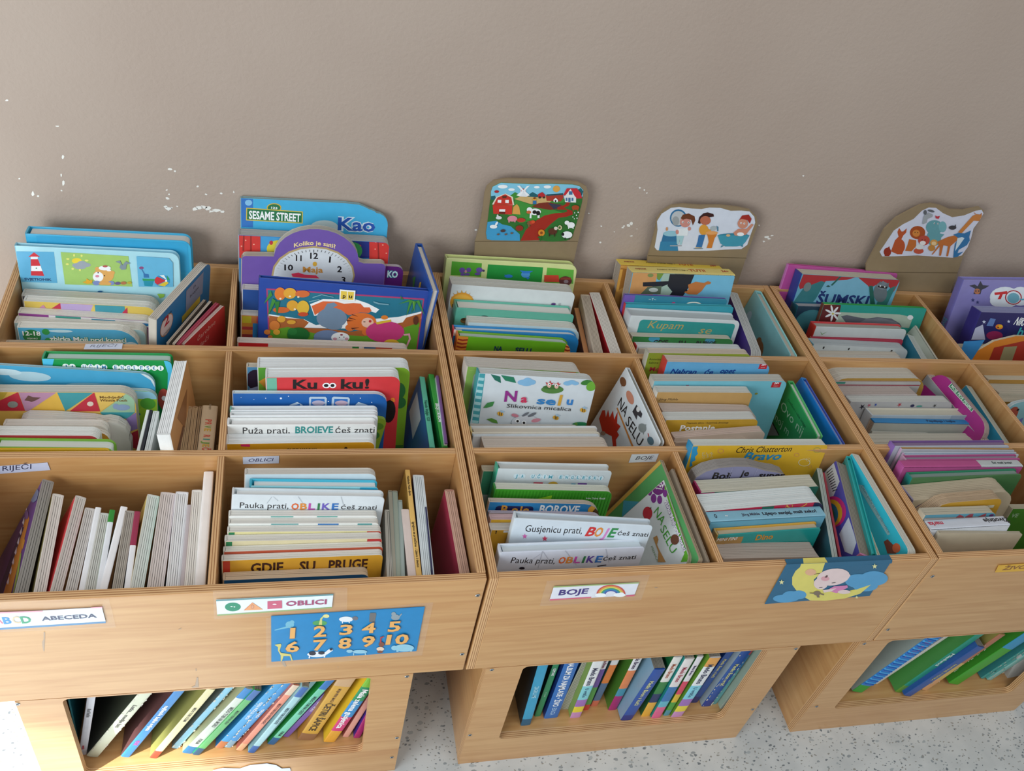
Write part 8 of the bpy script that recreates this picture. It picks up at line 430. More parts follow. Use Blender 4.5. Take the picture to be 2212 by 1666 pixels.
CHIPS=[[-6790,2670,-6806,2669,-6807,2683,-6797,2694,-6781,2701,-6762,2695,-6769,2674],[-6141,2324,-6118,2325,-6116,2314,-6129,2306,-6148,2304,-6162,2308,-6170,2320],[-6126,1818,-6115,1794,-6127,1764,-6139,1746,-6154,1745,-6157,1776,-6145,1810],[-6203,1475,-6198,1458,-6206,1424,-6218,1416,-6221,1437,-6220,1464,-6210,1477],[-6176,1336,-6182,1291,-6197,1266,-6216,1248,-6218,1288,-6211,1334,-6191,1355],[-6263,1156,-6258,1169,-6242,1173,-6234,1165,-6233,1155,-6242,1142,-6254,1150],[-6666,1055,-6687,1032,-6707,1026,-6713,1058,-6701,1092,-6678,1127,-6671,1088],[-6632,1016,-6638,1032,-6623,1045,-6610,1047,-6598,1035,-6609,1016,-6623,1004],[-6832,1347,-6830,1339,-6835,1329,-6850,1321,-6860,1331,-6853,1343,-6842,1351],[-4523,1664,-4546,1667,-4571,1672,-4567,1695,-4537,1710,-4509,1700,-4497,1679],[-4444,1652,-4447,1637,-4468,1635,-4476,1647,-4479,1661,-4461,1668,-4443,1667],[-4620,1271,-4633,1275,-4629,1286,-4620,1296,-4601,1300,-4600,1284,-4609,1276],[-4572,1203,-4578,1188,-4595,1192,-4602,1201,-4596,1211,-4583,1225,-4571,1214],[-4607,1102,-4629,1103,-4643,1118,-4642,1145,-4609,1145,-4592,1134,-4580,1114],[-4620,880,-4650,904,-4672,923,-4649,952,-4602,950,-4556,939,-4582,907],[-4662,934,-4679,943,-4693,956,-4676,971,-4648,985,-4626,968,-4638,945],[-4454,976,-4463,967,-4476,966,-4484,973,-4488,988,-4469,989,-4459,985],[-4550,956,-4544,941,-4556,932,-4568,925,-4575,939,-4572,954,-4560,962],[-4227,935,-4221,955,-4190,981,-4147,967,-4140,933,-4181,916,-4221,908],[-4112,1008,-4065,998,-4069,967,-4100,942,-4150,941,-4161,967,-4165,998],[-4011,1010,-3978,987,-4022,959,-4075,965,-4077,993,-4086,1023,-4036,1020],[-3916,988,-3936,956,-3960,936,-4004,928,-4022,960,-4005,998,-3952,1016],[-3919,898,-3956,885,-3951,910,-3956,933,-3919,930,-3883,928,-3883,904],[-3797,967,-3751,947,-3797,922,-3842,901,-3882,919,-3911,945,-3858,971],[-3780,914,-3764,932,-3744,940,-3712,944,-3704,923,-3718,900,-3758,899],[-4104,1380,-4124,1371,-4141,1380,-4134,1392,-4126,1407,-4100,1406,-4101,1391],[-4015,1246,-4008,1261,-3984,1259,-3973,1251,-3971,1239,-3990,1226,-4006,1237],[-3723,1272,-3745,1262,-3765,1271,-3768,1283,-3757,1298,-3730,1299,-3727,1285],[-3534,1338,-3529,1326,-3529,1303,-3542,1301,-3553,1307,-3549,1328,-3544,1350],[3617,1063,3601,1057,3586,1068,3582,1083,3597,1096,3622,1088,3621,1073],[3690,1065,3660,1085,3648,1118,3677,1134,3706,1119,3726,1100,3730,1066],[3726,1108,3696,1137,3705,1170,3730,1184,3761,1166,3766,1136,3762,1103],[3559,1032,3566,1048,3576,1063,3602,1057,3612,1041,3602,1028,3583,1028],[3808,880,3837,880,3839,864,3830,854,3810,851,3780,856,3793,871],[3696,1932,3710,1921,3701,1909,3684,1902,3672,1914,3665,1925,3674,1940],[3865,1808,3851,1809,3840,1818,3842,1829,3848,1834,3863,1839,3872,1821],[3786,1898,3803,1891,3802,1875,3800,1862,3786,1864,3774,1875,3771,1892],[3143,1069,3158,1056,3170,1046,3166,1030,3152,1026,3138,1038,3133,1056],[3224,658,3207,673,3201,688,3214,703,3239,697,3247,681,3241,670],[2834,1296,2818,1306,2817,1325,2832,1329,2844,1325,2856,1311,2846,1301],[6871,2402,6861,2412,6863,2425,6886,2428,6905,2416,6902,2402,6890,2388],[6620,1019,6647,1028,6697,1037,6728,1008,6703,980,6648,981,6617,1000],[6773,964,6755,956,6721,951,6701,970,6715,987,6748,984,6769,977],[6652,874,6635,891,6618,906,6635,918,6661,914,6684,900,6668,887],[6743,1048,6752,1059,6777,1062,6806,1058,6806,1045,6787,1037,6747,1028],[744,795,725,806,720,823,736,835,759,836,773,820,765,803],[6381,1270,6385,1285,6402,1284,6416,1272,6415,1259,6410,1245,6393,1255],[3455,936,3451,927,3437,931,3429,937,3430,945,3444,949,3455,942],[3875,1021,3873,1027,3870,1036,3885,1033,3902,1033,3895,1025,3888,1021],[10158,1854,10176,1838,10186,1823,10169,1815,10142,1817,10135,1833,10130,1850]]
SCUFFS=[[-5525,-687,-5509,-684,-5536,-845,-5585,-1125,-5593,-1110,-5587,-1001,-5573,-894,-5549,-843],[-3812,-2000,-3794,-2002,-3801,-2271,-3870,-2276,-3900,-2250,-3844,-2216],[-3968,-794,-3933,-757,-3930,-771,-3960,-806],[-3814,-1768,-3805,-1770,-3806,-1837,-3815,-1836],[-2694,-1717,-2648,-1723,-2617,-1862,-2632,-1890,-2671,-1810],[-1913,-1975,-1895,-1965,-1896,-1995],[2472,-375,2522,-385,2507,-406,2475,-403],[10630,-5227,10609,-4941,10743,-4799,10789,-4829,10734,-5054,10692,-5285]]

COL = [hexc(c) for c in PAL]
WALL_CHIP = hexc('#e6e6e0')
v, f = [], []
for c in CHIPS:
    k = len(v); n = len(c) // 2
    for i in range(n): v.append((c[2*i] / 1e4, .7146, c[2*i+1] / 1e4))
    f.append(tuple(range(k, k + n)))
o = mesh_obj('paint_chips', v, f, [M_PRINT], None, wall, [WALL_CHIP] * len(f)); o['kind'] = 'stuff'; o['label'] = 'white plaster showing through chipped wall paint'

# ------------------------------------------------------------------ plywood browser trays
TRAYS = [(-.704, True, -.3536, 'left plywood book tray with six bins, at the left photo edge', 0),
         (0.0, False, .3416, 'middle plywood book tray with six bins between its two neighbours', 1),
         (.704, True, 1.0506, 'right plywood book tray cut off by the right photo edge', 2)]
for x0, overlay, pc, lab, idx in TRAYS:
    T = .012; W = .70; H = -.231
    t = thing('book_tray', lab, 'book tray', Matrix.Translation((x0, 0, H)), 'plywood book trays standing in a row')
    t.matrix_world = Matrix.Translation((0, 0, 0)); 
    t.location = (x0, 0, H)
    bpy_parts = []
    def B(name, lo, hi, **k):
        sh = lambda p: (p[0] - x0, p[1], p[2] - H)
        return board(name, sh(lo), sh(hi), t, **k)
    ys = .012 if overlay else 0.0
    B('side_panel', (x0, ys, H), (x0 + T, .690, 0)); B('side_panel', (x0 + W - T, ys, H), (x0 + W, .690, 0))
    if overlay: B('front_panel', (x0, 0, H), (x0 + W, .012, -.0004), bevel=.0012)
    else: B('front_panel', (x0 + T, 0, H), (x0 + W - T, .012, -.0004), bevel=.0012)
    B('back_panel', (x0 + T, .678, H), (x0 + W - T, .690, -.0004))
    B('row_divider', (x0 + T, .455, -.2185), (x0 + W - T, .467, -.0004)); B('row_divider', (x0 + T, .228, -.2185), (x0 + W - T, .240, -.0004))
    for ya, yb in ((.012, .228), (.240, .455), (.467, .678)): B('column_partition', (pc - .005, ya, -.2185), (pc + .005, yb, -.001))
    B('bottom_panel', (x0 + T, .012, H), (x0 + W - T, .678, -.2185))
    xs = {0: [(x0 + W - .0075, -.0359), (x0 + W - .0082, -.1851), (x0 + .008, -.036), (x0 + .008, -.185)], 1: [], 2: [(.7136, -.1966), (.7155, -.0461), (x0 + W - .008, -.04), (x0 + W - .008, -.19)]}[idx]
    for sx, sz in xs: screw(t, sx - x0, 0, sz - H)

TRAY_OBJ = {o.location.x: o for o in bpy.data.objects if o.name.startswith('book_tray')}
for key in (-.704, 0.0):
    tr = [o for k, o in TRAY_OBJ.items() if abs(k - key) < .01][0]; V, F = [], []
    for c in SCUFFS:
        if c[1] < -2310 or (c[0] < 0) != (key < 0): continue
        k = len(V); n = len(c)//2
        for i in range(n): V.append((c[2*i]/1e4 - tr.location.x, -.0003, c[2*i+1]/1e4 - tr.location.z))
        F.append(tuple(range(k, k+n)))
    o = mesh_obj('scuff_marks', V, F, [M_PRINT], None, tr, [hexc('#a8927c')]*len(F)); o['kind'] = 'stuff'

# ------------------------------------------------------------------ base cabinets
def frame_panel(parent, x0, x1, z0, z1, hx0, hx1, hz0, hz1, r, th):
    inner, outer = [], []
    for cx, cz, a0, oc in ((hx1 - r, hz1 - r, 0, (x1, z1)), (hx0 + r, hz1 - r, 90, (x0, z1)), (hx0 + r, hz0 + r, 180, (x0, z0)), (hx1 - r, hz0 + r, 270, (x1, z0))):
        for j in range(6):
            a = math.radians(a0 + j * 18); inner.append((cx + r*math.cos(a), cz + r*math.sin(a))); outer.append(oc)
    n = len(inner); v, f, fm, uv = [], [], [], []
    def quad(pts, m, u):
        k = len(v); v.extend(pts); f.append(tuple(range(k, k + len(pts)))); fm.append(m); uv.append(u)
    for i in range(n):
        j = (i + 1) % n; a, b_, c, d = inner[i], inner[j], outer[j], outer[i]
        ring = [a, b_, c, d] if outer[i] != outer[j] else [a, b_, c]
        quad([(p[0], 0, p[1]) for p in ring][::-1], 0, ring[::-1]); quad([(p[0], th, p[1]) for p in ring], 0, ring)
        quad([(a[0], 0, a[1]), (b_[0], 0, b_[1]), (b_[0], th, b_[1]), (a[0], th, a[1])][::-1], 1, [(a[0]+a[1], 0), (b_[0]+b_[1], 0), (b_[0]+b_[1], th), (a[0]+a[1], th)][::-1])
        if outer[i] != outer[j]: quad([(d[0], 0, d[1]), (c[0], 0, c[1]), (c[0], th, c[1]), (d[0], th, d[1])], 1, [(d[0]+d[1], 0), (c[0]+c[1], 0), (c[0]+c[1], th), (d[0]+d[1], th)])
    return mesh_obj('front_frame', v, f, [M_WOOD, M_PLY], fm, parent, uvs=uv)
BASES = [(-.613, -.079, -.5560, -.1390, 'left plywood base cabinet with a row of leaning books in its open front', [(-.6106, -.2379), (-.0858, -.4315), (-.088, -.50), (-.088, -.238)]),
         (.0317, .565, .0905, .5085, 'middle plywood base cabinet with the bear-story books in its open front', [(.0406, -.2363), (.0373, -.4446), (.5625 - .004, -.4421), (.5585, -.238)]),
         (.680, 1.198, .7370, 1.1368, 'right plywood base cabinet with a bare left side on the speckled floor', [(.6885, -.2375), (.7142 - .02, -.5132 + .06)])]
for bx0, bx1, hx0, hx1, lab, scs in BASES:
    t = thing('base_cabinet', lab, 'cabinet', None, 'plywood base cabinets under the trays'); t.location = (bx0, 0, FZ)
    def B(name, lo, hi, **k):
        sh = lambda p: (p[0] - bx0, p[1], p[2] - FZ)
        return board(name, sh(lo), sh(hi), t, **k)
    frame_panel(t, 0, bx1 - bx0, 0, -.2314 - FZ, hx0 - bx0, hx1 - bx0, -.4700 - FZ, -.2345 - FZ, .010, .012)
    B('side_panel', (bx0, .012, FZ), (bx0 + .012, .50, -.2314)); B('side_panel', (bx1 - .012, .012, FZ), (bx1, .50, -.2314))
    B('shelf_board', (bx0 + .012, .012, -.4825), (bx1 - .012, .488, -.4705), grain=0)
    B('back_panel', (bx0 + .012, .488, FZ), (bx1 - .012, .50, -.2314)); B('top_panel', (bx0 + .012, .012, -.2434), (bx1 - .012, .488, -.2314))
    for sx, sz in scs: screw(t, sx - bx0, 0, sz - FZ)

# ------------------------------------------------------------------ flat print (lettering and pictures)
GLYPH = {}
def glyphs(s, fl):
    key = (s, fl & 11)
    if key in GLYPH: return GLYPH[key]
    cu = bpy.data.curves.new('lettering', 'FONT'); cu.body = s; cu.size = 1.0; cu.resolution_u = 2
    cu.offset = (.028 if fl & 1 else 0.0) + (.05 if fl & 8 else 0.0)
    if fl & 2: cu.shear = .25
    ob = bpy.data.objects.new('lettering', cu); C.objects.link(ob)
    dg = bpy.context.evaluated_depsgraph_get(); dg.update(); me = bpy.data.meshes.new_from_object(ob.evaluated_get(dg))
    vs_ = [(p.co.x, p.co.y) for p in me.vertices]; fs_ = [tuple(p.vertices) for p in me.polygons]
    bpy.data.objects.remove(ob); bpy.data.curves.remove(cu); bpy.data.meshes.remove(me)
    if not vs_: vs_ = [(0, 0)]
    x0 = min(p[0] for p in vs_); x1 = max(p[0] for p in vs_)
    GLYPH[key] = ([(p[0] - x0, p[1]) for p in vs_], fs_, x1 - x0); return GLYPH[key]
def clip_poly(pts, reg):
    """Sutherland-Hodgman against a convex region (counter-clockwise)"""
    out = pts; n = len(reg)
    for i in range(n):
        ax, az = reg[i]; bx, bz = reg[(i+1) % n]; inp = out; out = []
        if not inp: break
        side = lambda p: (bx-ax)*(p[1]-az) - (bz-az)*(p[0]-ax)
        for j in range(len(inp)):
            p, q = inp[j], inp[(j+1) % len(inp)]; sp_, sq = side(p), side(q)
            if sp_ >= 0: out.append(p)
            if (sp_ >= 0) != (sq >= 0):
                t_ = sp_ / (sp_ - sq); out.append((p[0] + (q[0]-p[0])*t_, p[1] + (q[1]-p[1])*t_))
    return out
class Print:
    """collects flat shapes in a plane; put() maps (x, z, lift) to the object's own 3-D coordinates"""
    def __init__(s, put, region=None, base=.00022): s.v, s.f, s.c, s.put, s.reg, s.k, s.base = [], [], [], put, region, 0, base
    def lift(s): s.k += 1; return s.base + s.k * .000035
    def poly(s, pts, c, l):
        if s.reg: pts = clip_poly(pts, s.reg)
        if len(pts) < 3: return
        k = len(s.v); s.v += [s.put(a, b, l) for a, b in pts]; s.f.append(tuple(range(k, k+len(pts)))); s.c.append(c)
    def add(s, it):
        k, c, d = it[0], COL[it[1]], it[2]; l = s.lift()
        if k == 'P':
            pts = [(d[i]/1e4, d[i+1]/1e4) for i in range(0, len(d), 2)]
            ar = sum(pts[i][0]*pts[(i+1) % len(pts)][1] - pts[(i+1) % len(pts)][0]*pts[i][1] for i in range(len(pts)))
            s.poly(pts if ar > 0 else pts[::-1], c, l)
        elif k in 'EO':
            cx, cz, ax, az, bx, bz = [q/1e4 for q in d]; n = 20
            ring = lambda m: [(cx + m*(ax*math.cos(a) + bx*math.sin(a)), cz + m*(az*math.cos(a) + bz*math.sin(a))) for a in (i*2*math.pi/n for i in range(n))]
            r1 = ring(1)
            if ax*bz - az*bx < 0: r1 = r1[::-1]
            if k == 'E': s.poly(r1, c, l)
            else:
                r2 = ring(.86); r2 = r2[::-1] if ax*bz - az*bx < 0 else r2
                for i in range(n): s.poly([r1[i], r1[(i+1) % n], r2[(i+1) % n], r2[i]], c, l)
        elif k == 'T':
            s_, (x1, z1, x2, z2, h), fl = it[2], [q/1e4 for q in it[3]], it[4]
            s.text(s_, x1, z1, x2, z2, h, c, fl, l)
    def text(s, st, x1, z1, x2, z2, h, c, fl=0, l=None):
        if l is None: l = s.lift()
        vs_, fs_, W = glyphs(st, fl); L = math.hypot(x2-x1, z2-z1); sx = L / max(W, 1e-6); sy = h / .73
        if len(st) == 1 and sx > sy*1.25:      # keep narrow letters narrow, centred in their slot
            d_ = (L - W*sy*1.25) / 2 / L; x1, z1, x2, z2 = x1 + (x2-x1)*d_, z1 + (z2-z1)*d_, x2 - (x2-x1)*d_, z2 - (z2-z1)*d_; L = W*sy*1.25; sx = sy*1.25
        ux, uz = (x2-x1)/L, (z2-z1)/L; nx, nz = -uz, ux; pts = []
        for a, b in vs_:
            a *= sx; b *= sy
            if fl & 4: q = (a / L - .5); b += -q*q*L*.34 + L*.05
            pts.append((x1 + ux*a + nx*b, z1 + uz*a + nz*b))
        if s.reg:
            xs = [p[0] for p in s.reg]; zs = [p[1] for p in s.reg]; lo, hi = (min(xs), min(zs)), (max(xs), max(zs))
            inside = all(lo[0] <= p[0] <= hi[0] and lo[1] <= p[1] <= hi[1] for p in pts)
            if not inside:
                for f_ in fs_:
                    pp = [pts[i] for i in f_]; ar = sum(pp[i][0]*pp[(i+1) % len(pp)][1] - pp[(i+1) % len(pp)][0]*pp[i][1] for i in range(len(pp)))
                    s.poly(pp if ar > 0 else pp[::-1], c, l)
                return
        k = len(s.v); s.v += [s.put(a, b, l) for a, b in pts]
        for f_ in fs_: s.f.append(tuple(i + k for i in f_)); s.c.append(c)
    def build(s, name, parent, mat=None):
        if not s.f: return None
        return mesh_obj(name, s.v, s.f, [mat or M_PRINT], None, parent, s.c)

# ------------------------------------------------------------------ books
def outline(w, h, rTR, rTL=0, rB=0, shape=None):
    """cover outline in x,z, counter-clockwise from the bottom left"""
    def arc(cx, cz, r, a0, n=5): return [(cx + r*math.cos(math.radians(a0 + i*90/n)), cz + r*math.sin(math.radians(a0 + i*90/n))) for i in range(n+1)] if r > .0012 else [(cx, cz)]
    pts = [(0, 0)] + (arc(w - rB, rB, rB, -90) if rB > .0012 else [(w, 0)])
    if shape is None:
        pts += arc(w - rTR, h - rTR, rTR, 0) if rTR > .0012 else [(w, h)]
        pts += arc(rTL, h - rTL, rTL, 90) if rTL > .0012 else [(0, h)]
    elif shape == 'clock':
        pts += arc(w - .008, h - .004, .008, 0, 3) + [(w*.84, h + .002), (w*.80, h + .005)]
        pts += [(w*.51 + w*.295*math.cos(a), h + .002 + w*.235*math.sin(a)) for a in (math.radians(4 + i*12.3) for i in range(15))]
        pts += [(w*.215, h + .003)] + arc(.006, h - .006, .006, 90, 3)
    elif shape == 'kao':
        pts += arc(w - .022, h - .032, .022, 0, 5) + [(w*.90, h - .007), (w*.86, h - .004), (w*.83, h - .0005), (w*.79, h + .003), (w*.70, h + .004), (0, h)]
    elif shape == 'bumpy':
        pts += [(w, h*.60), (w*1.0, h*.75), (w*.98, h*.80), (w*.985, h*.86), (w*.95, h*.93), (w*.88, h*.985), (w*.80, h*1.0), (w*.74, h*.985), (w*.66, h*1.0), (w*.3, h*1.01), (w*.08, h*1.0), (w*.02, h*.96), (0, h*.9)]
    elif shape == 'hump':
        pts += [(w, h*.80), (w*.97, h*.87), (w*.90, h*.93), (w*.80, h*.96), (w*.68, h*.975), (w*.58, h*1.0), (w*.50, h*1.015), (w*.36, h*1.015), (w*.20, h*1.0), (w*.09, h*.965), (w*.02, h*.91), (0, h*.85)]
    elif shape == 'arch':
        pts += [(w, h*.93), (w*.75, h*1.0), (w*.5, h*1.02), (w*.3, h*.98), (w*.1, h*.85), (0, h*.75)]
    elif shape == 'cut':
        pts += [(w, h*.96), (w*.97, h*.99), (w*.92, h), (w*.30, h), (w*.20, h*.985), (0, h*.86)]
    return pts
def extrude(pts, y0, y1, cf, cbk, cs, V, F, K):
    """append a slab with outline pts between y0 and y1: front, back and side colours"""
    k = len(V); n = len(pts); V += [(a, y0, b) for a, b in pts] + [(a, y1, b) for a, b in pts]
    F.append(tuple(range(k, k+n))); K.append(cf); F.append(tuple(range(k+2*n-1, k+n-1, -1))); K.append(cbk)
    for i in range(n):
        j = (i+1) % n; F.append((k+i, k+n+i, k+n+j, k+j)); K.append(cs)
def shade(c, m): return (c[0]*m, c[1]*m, c[2]*m, 1)
def make_book(row):
    label, group, O, ex, ez, (w, t, h), o = row
    w, t, h = w/1e4, max(t/1e4, .0022), h/1e4
    ex, ez = Vector(ex), Vector(ez); ey = ez.cross(ex)
    M = Matrix(((ex[0], ey[0], ez[0], O[0]), (ex[1], ey[1], ez[1], O[1]), (ex[2], ey[2], ez[2], O[2]), (0, 0, 0, 1)))
    kind = o['k']; name = {'b': 'board_book', 'h': 'hardcover_book', 'p': 'paperback_book'}[kind]
    root = thing(name, label, 'book', M, group)
    f_, b_, s_, p_ = [COL[i] for i in o['c']]; sp = o.get('sp', 'L'); r = o.get('r', 4) / 1000; rl = r if o.get('rl') else 0; shape = o.get('shape')
    spL = sp in ('L', 'LT'); spT = 'T' in sp; spR = sp == 'R'
    r = min(r, w*.45, h*.45); prof = outline(w, h, 0 if spR else r, (r if spR or rl else 0), 0, shape)
    # --- covers
    if kind == 'b': cth, ov, pin = min(.0016, t*.2), 0.0, .0005
    elif kind == 'h': cth, ov, pin = min(.0024, t*.22), .003, .0035
    else: cth, ov, pin = min(.0006, t*.2), 0.0, .0004
    edge = p_ if kind == 'b' and not spT else None
    for nm, ya, yb, cc in (('front_cover', 0, cth, f_), ('back_cover', t - cth, t, b_)):
        V, F, K = [], [], []
        e_ = shade(edge, .97) if edge else cc
        if nm == 'front_cover': extrude(prof, ya, yb, cc, e_ if kind == 'b' else cc, e_, V, F, K)
        else: extrude(prof, ya, yb, e_ if kind == 'b' else cc, cc, e_, V, F, K)
        ob = mesh_obj(nm, V, F, [M_GLOSS if kind == 'h' else M_PRINT], None, root, K)
        if kind == 'h':
            bv = ob.modifiers.new('bevel', 'BEVEL'); bv.width = .0007; bv.segments = 2; bv.limit_method = 'ANGLE'
    # --- pages
    V, F, K = [], [], []; L0 = cth if not spR else pin
    def inset(q): 
        res = []
        cx, cz = w/2, h/2
        for a, b in q:
            a2 = min(max(a, pin + (.0012 if spL else 0)), w - pin - (.0012 if spR else 0)); 
            b2 = b - pin if b > h*.5 else max(b, pin)
            if shape is None: b2 = min(b2, h - pin - (.0015 if spT else 0))
            res.append((a2, b2))
        return res
    pp = inset(prof)
    if kind == 'b':
        n = max(2, min(9, int(round((t - 2*cth) / .0026)))); y = cth; st = (t - 2*cth) / n
        for i in range(n):
            g = .00035 if i else .0002
            jit = random.uniform(-.0004, .0003)
            q = [(a, b + (jit if b > h*.5 else 0)) for a, b in pp]
            m_ = random.uniform(.94, 1.03)
            extrude(q, y + g, y + st - .0002, shade(p_, m_), shade(p_, m_), shade(p_, m_), V, F, K); y += st
            if i < n-1: extrude([(a, b - .0012) if b > h*.5 else (a, b) for a, b in pp], y - .00025, y + .00045, *(shade(p_, .22),)*3, V, F, K)
    else: extrude(pp, cth, t - cth, p_, p_, p_, V, F, K)
    pg = mesh_obj('pages', V, F, [M_PAGE], None, root, K)
    # --- spine
    V, F, K = [], [], []
    bands = o.get('bands') or []
    if spL or spR:
        x0 = 0 if spL else w; sg = -1 if spL else 1; bul = min(.0016, t*.12)
        prof2 = [(0.0, 0.0), (-.4, .0), (-.8, .10), (-1.0, .3), (-1.0, .7), (-.8, .90), (-.4, 1.0), (0.0, 1.0), (.9, .9), (.9, .1)]
        hL = h
        if shape or rl: hL = max(b for a, b in prof if a < .0006)
        zs = [0, hL]
        if bands: zs = sorted(set([0, h] + [h*(1-a) for a, _, _ in bands] + [h*(1-b) for _, b, _ in bands]))
        if 'foot' in o: zs = sorted(set(zs + [h*.11]))
        if 'head' in o: zs = sorted(set(zs + [h*.86]))
        zs = [z for z in zs if 0 <= z <= h]
        n = len(prof2)
        for z in zs: V += [(x0 - sg*a*bul, b*t, z) for a, b in prof2]
        for zi in range(len(zs)-1):
            zm = 1 - (zs[zi] + zs[zi+1]) / 2 / h; c = s_
            for a, b, q in bands:
                if a <= zm <= b: c = COL[q]
            if 'foot' in o and zm > .89: c = COL[o['foot']]
            if 'head' in o and zm < .14: c = COL[o['head']]
            for i in range(n):
                j = (i+1) % n; A, B_ = zi*n + i, zi*n + j
                F.append((A, B_, B_ + n, A + n) if sg > 0 else (A, A + n, B_ + n, B_)); K.append(c)
        F.append(tuple(range(n))); K.append(shade(s_, .9)); F.append(tuple(range(len(zs)*n-1, (len(zs)-1)*n-1, -1))); K.append(shade(s_, .9))
        so = mesh_obj('spine', V, F, [M_GLOSS if kind == 'h' else M_PRINT], None, root, K)
    if spT:
        V, F, K = [], [], []; x0 = 0; bul = .0010
        prof2 = [(0, -.0015), (0, 0), (.08, bul*.7), (.25, bul), (.75, bul), (.92, bul*.7), (1, 0), (1, -.0015)]; n = len(prof2)
        xs = [0, w]; ts = o.get('ts')
        if bands: xs = sorted(set([0, w] + [w*a for a, _, _ in bands] + [w*b for _, b, _ in bands]))
        if ts: xs = [0, w*ts[2], w]
        for x in xs: V += [(x, b*t, h + a) for b, a in prof2]
        for xi in range(len(xs)-1):
            c = s_; xm = (xs[xi] + xs[xi+1]) / 2 / w
            for a, b, q in bands:
                if a <= xm <= b: c = COL[q]
            if ts: c = COL[ts[0 if xm < ts[2] else 1]]
            for i in range(n):
                j = (i+1) % n; A, B_ = xi*n + i, xi*n + j; F.append((A, A + n, B_ + n, B_)); K.append(c)
        F.append(tuple(range(n))); K.append(s_); F.append(tuple(range(len(xs)*n-1, (len(xs)-1)*n-1, -1))); K.append(s_)
        so = mesh_obj('spine', V, F, [M_PRINT], None, root, K)
    if o.get('ribs'):
        V, F, K = [], [], []; n = 34
        for i in range(n):
            z0 = h*.12 + i*h*.86/n; z1 = z0 + h*.86/n*.5; k = len(V)
            V += [(-.0030, 0.002, z0), (-.0030, t-.002, z0), (-.0030, t-.002, z1), (-.0030, 0.002, z1), (-.0008, 0.0, z0-.0006), (-.0008, t, z0-.0006), (-.0008, t, z1+.0006), (-.0008, 0.0, z1+.0006)]
            for q in ((0, 3, 2, 1), (0, 4, 7, 3), (1, 2, 6, 5), (3, 7, 6, 2), (0, 1, 5, 4)): F.append(tuple(k+a for a in q)); K.append(hexc('#3f9ad8') if i % 2 else hexc('#2468b8'))
        rb = mesh_obj('spine_ribs', V, F, [M_PRINT], None, so, K); rb['label'] = 'raised blue ribs along the spine'
    # --- print on the front cover
    conv = outline(w, h, 0 if spR else r, (r if spR or rl else 0), 0, None) if shape is None else [(0, 0), (w, 0), (w, h*1.3), (0, h*1.3)]
    if kind == 'b' and shape is None:
        g = .0006; conv = [(min(max(a, g), w-g), min(max(b, g), h-g)) for a, b in conv]
    fp = Print(lambda a, b, l: (a, -l, b), conv)
    tp = Print(lambda a, b, l: (a, -l, b), conv)
    for it in o.get('a', []):
        if it[0] == 'T': tp.k = fp.k; tp.add(it); fp.k = tp.k
        else: fp.add(it)
    fp.build('cover_print', root); tp.build('title', root)
    # --- lettering on the spine
    st = o.get('st', [])
    if st and spT and not spL:      # spine faces up; x along the spine
        sp_ = Print(lambda a, b, l: (a, b, h + .0010 + l))
        for s2, pos, sz, c in st:
            if isinstance(c, list):
                n = len(s2); L_ = w*sz*1.6; L_ = min(L_, w*.86)
                for i, ch in enumerate(s2):
                    if ch == ' ': continue
                    x0 = pos*w - L_/2 + L_*i/n; sp_.text(ch, x0, t*.3, x0 + L_/n*.8, t*.3, t*.42, COL[c[min(i, len(c)-1)]], 1)
            else:
                hh = t*sz; L_ = min(len(s2)*hh*.62, w*.8); sp_.text(s2, pos*w - L_/2, (t-hh)/2, pos*w + L_/2, (t-hh)/2, hh, COL[c], 1)
        sp_.build('title', root)
    elif st:
        bul = min(.0016, t*.12)
        sp_ = Print(lambda a, b, l: (-bul - l, t - b if 0 else b, a))
        for s2, pos, sz, c in st:
            hh = t*sz*.85; L_ = min(len(s2)*hh*.60, h*.8); zc = h*(1-pos); y0 = (t + hh)/2
            vs_, fs_, W = glyphs(s2, 1); k = len(sp_.v); l = .0003
            for a, b in vs_: sp_.v.append((-bul - l, y0 - b*hh/.73, zc + L_/2 - a*L_/W))
            for q in fs_: sp_.f.append(tuple(i+k for i in q)); sp_.c.append(COL[c if not isinstance(c, list) else c[0]])
        sp_.build('title', root)
    if o.get('tt'):
        sp_ = Print(lambda a, b, l: (a, b, h + .0010 + l)); flip = False
        for q in o['tt']:
            s2, pos, sz, c = q[:4]; flip = len(q) > 4; hh = t*sz*.9; L_ = min(len(s2)*hh*.58, w*.5)
            if flip: sp_.text(s2, pos*w + L_/2, (t+hh)/2, pos*w - L_/2, (t+hh)/2, hh, COL[c], 1)
            else: sp_.text(s2, pos*w - L_/2, (t-hh)/2, pos*w + L_/2, (t-hh)/2, hh, COL[c], 1)
        sp_.build('title', root)
    if o.get('wear'):   # scuffed white patches along the spine edges
        V, F, K = [], [], []; bul = min(.0016, t*.12)
        for i in range(26):
            z0 = random.random()*h*.97; y = random.choice((t*.06, t*.94)) + random.uniform(-.05, .05)*t; a = random.uniform(.002, .009); b = random.uniform(.0004, .0014); k = len(V)
            V += [(-bul*.95 - .0004, y-b, z0), (-bul*.95 - .0004, y+b*.6, z0+.001), (-bul*.95 - .0004, y+b, z0+a*.6), (-bul*.95 - .0004, y, z0+a), (-bul*.95 - .0004, y-b, z0+a*.7)]
            F.append(tuple(range(k, k+5))); K.append(hexc('#cfccbf'))
        mesh_obj('worn_patches', V, F, [M_PRINT], None, root, K)
    return root
for row in BOOKS: make_book(row)

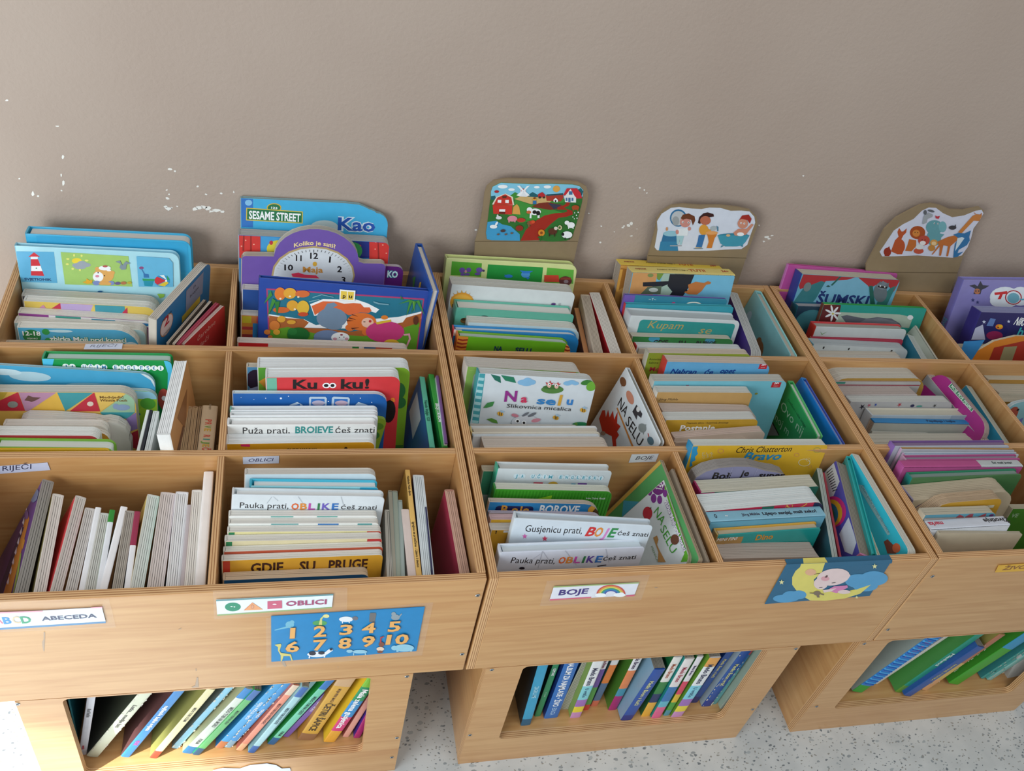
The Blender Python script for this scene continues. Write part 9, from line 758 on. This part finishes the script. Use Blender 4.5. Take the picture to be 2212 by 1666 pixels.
# ------------------------------------------------------------------ paper labels, posters and cardboard signs
for d in SHEETS:
    th = d['th']; pts = [(d['o'][i]/1e4, d['o'][i+1]/1e4) for i in range(0, len(d['o']), 2)]
    cx = sum(p[0] for p in pts)/len(pts); cz = sum(p[1] for p in pts)/len(pts)
    root = thing(d['n'], d['l'], d['c'], None, {'sign': 'cardboard signs standing behind the trays', 'label': 'labels on the book trays', 'poster': 'laminated posters on the front panels'}[d['c']])
    if 'y' in d:
        root.location = (cx, d['y'], cz); put = lambda a, b, l: (a - cx, -l, b - cz)
    else:
        root.location = (cx, cz, d['z']); put = lambda a, b, l: (a - cx, b - cz, l)
    def ccw(q):
        ar = sum(q[i][0]*q[(i+1) % len(q)][1] - q[(i+1) % len(q)][0]*q[i][1] for i in range(len(q))); return q if ar > 0 else q[::-1]
    def plate(name, q, l0, l1, c, mat=M_PRINT):
        q = ccw(q); n = len(q); V = [put(a, b, l0) for a, b in q] + [put(a, b, l1) for a, b in q]
        F = [tuple(range(n, 2*n)), tuple(range(n-1, -1, -1))] + [(i, (i+1) % n, n+(i+1) % n, n+i) for i in range(n)]
        return mesh_obj(name, V, F, [mat], None, root, [c]*len(F))
    top = 0
    if 'pic' in d:
        cbd = plate('cardboard_back', pts, -th, 0, COL[d['col']])
        if 'seam' in d:
            s = [q/1e4 for q in d['seam']]; V = [put(s[0], s[1], .0003), put(s[2], s[3], .0003), put(s[2], s[3]+.0012, .0003), put(s[0], s[1]+.0012, .0003)]
            mesh_obj('fold_line', V, [(0, 1, 2, 3)], [M_PRINT], None, cbd, [hexc('#5f5038')])
        pq = [(d['pic'][i]/1e4, d['pic'][i+1]/1e4) for i in range(0, len(d['pic']), 2)]
        plate('cut_out_picture', pq, .0001, .0006, COL[d['pc']], M_GLOSS); top = .0007
    else:
        if 'film' in d: plate('laminate_film', [(d['film'][i]/1e4, d['film'][i+1]/1e4) for i in range(0, len(d['film']), 2)], -.0002, -.00005, (1, 1, 1, 1), M_FILM)
        plate('paper_sheet', pts, 0, th, COL[d['col']], M_PRINT); top = th
    fp = Print(put, None, top + .0001); tp = Print(put, None, top + .0001)
    for it in d['a']:
        if it[0] == 'T': tp.k = fp.k; tp.add(it); fp.k = tp.k
        else: fp.add(it)
    fp.build('printed_picture', root); tp.build('lettering', root)
    if 'fold' in d:
        x0, x1, yy = d['fold']; q = [(x0-cx, 0.0), (x1-cx, 0.0), (x1-cx, yy), (x0-cx, yy)]; z = -cz + .0006
        V = [(a, b - d['y'], z) for a, b in q] + [(x0-cx, -.0006, -cz-.004), (x1-cx, -.0006, -cz-.004)]
        V += [(x0+.026-cx, .0004, z+.0002), (x0+.067-cx, .0004, z+.0002), (x0+.066-cx, .0122, z+.0002), (x0+.030-cx, .0122, z+.0002)]
        mesh_obj('folded_edge', V, [(0, 1, 2, 3), (0, 4, 5, 1), (6, 7, 8, 9)], [M_PRINT], None, root, [COL[d['col']], COL[d['col']], hexc('#d9ce6a')])
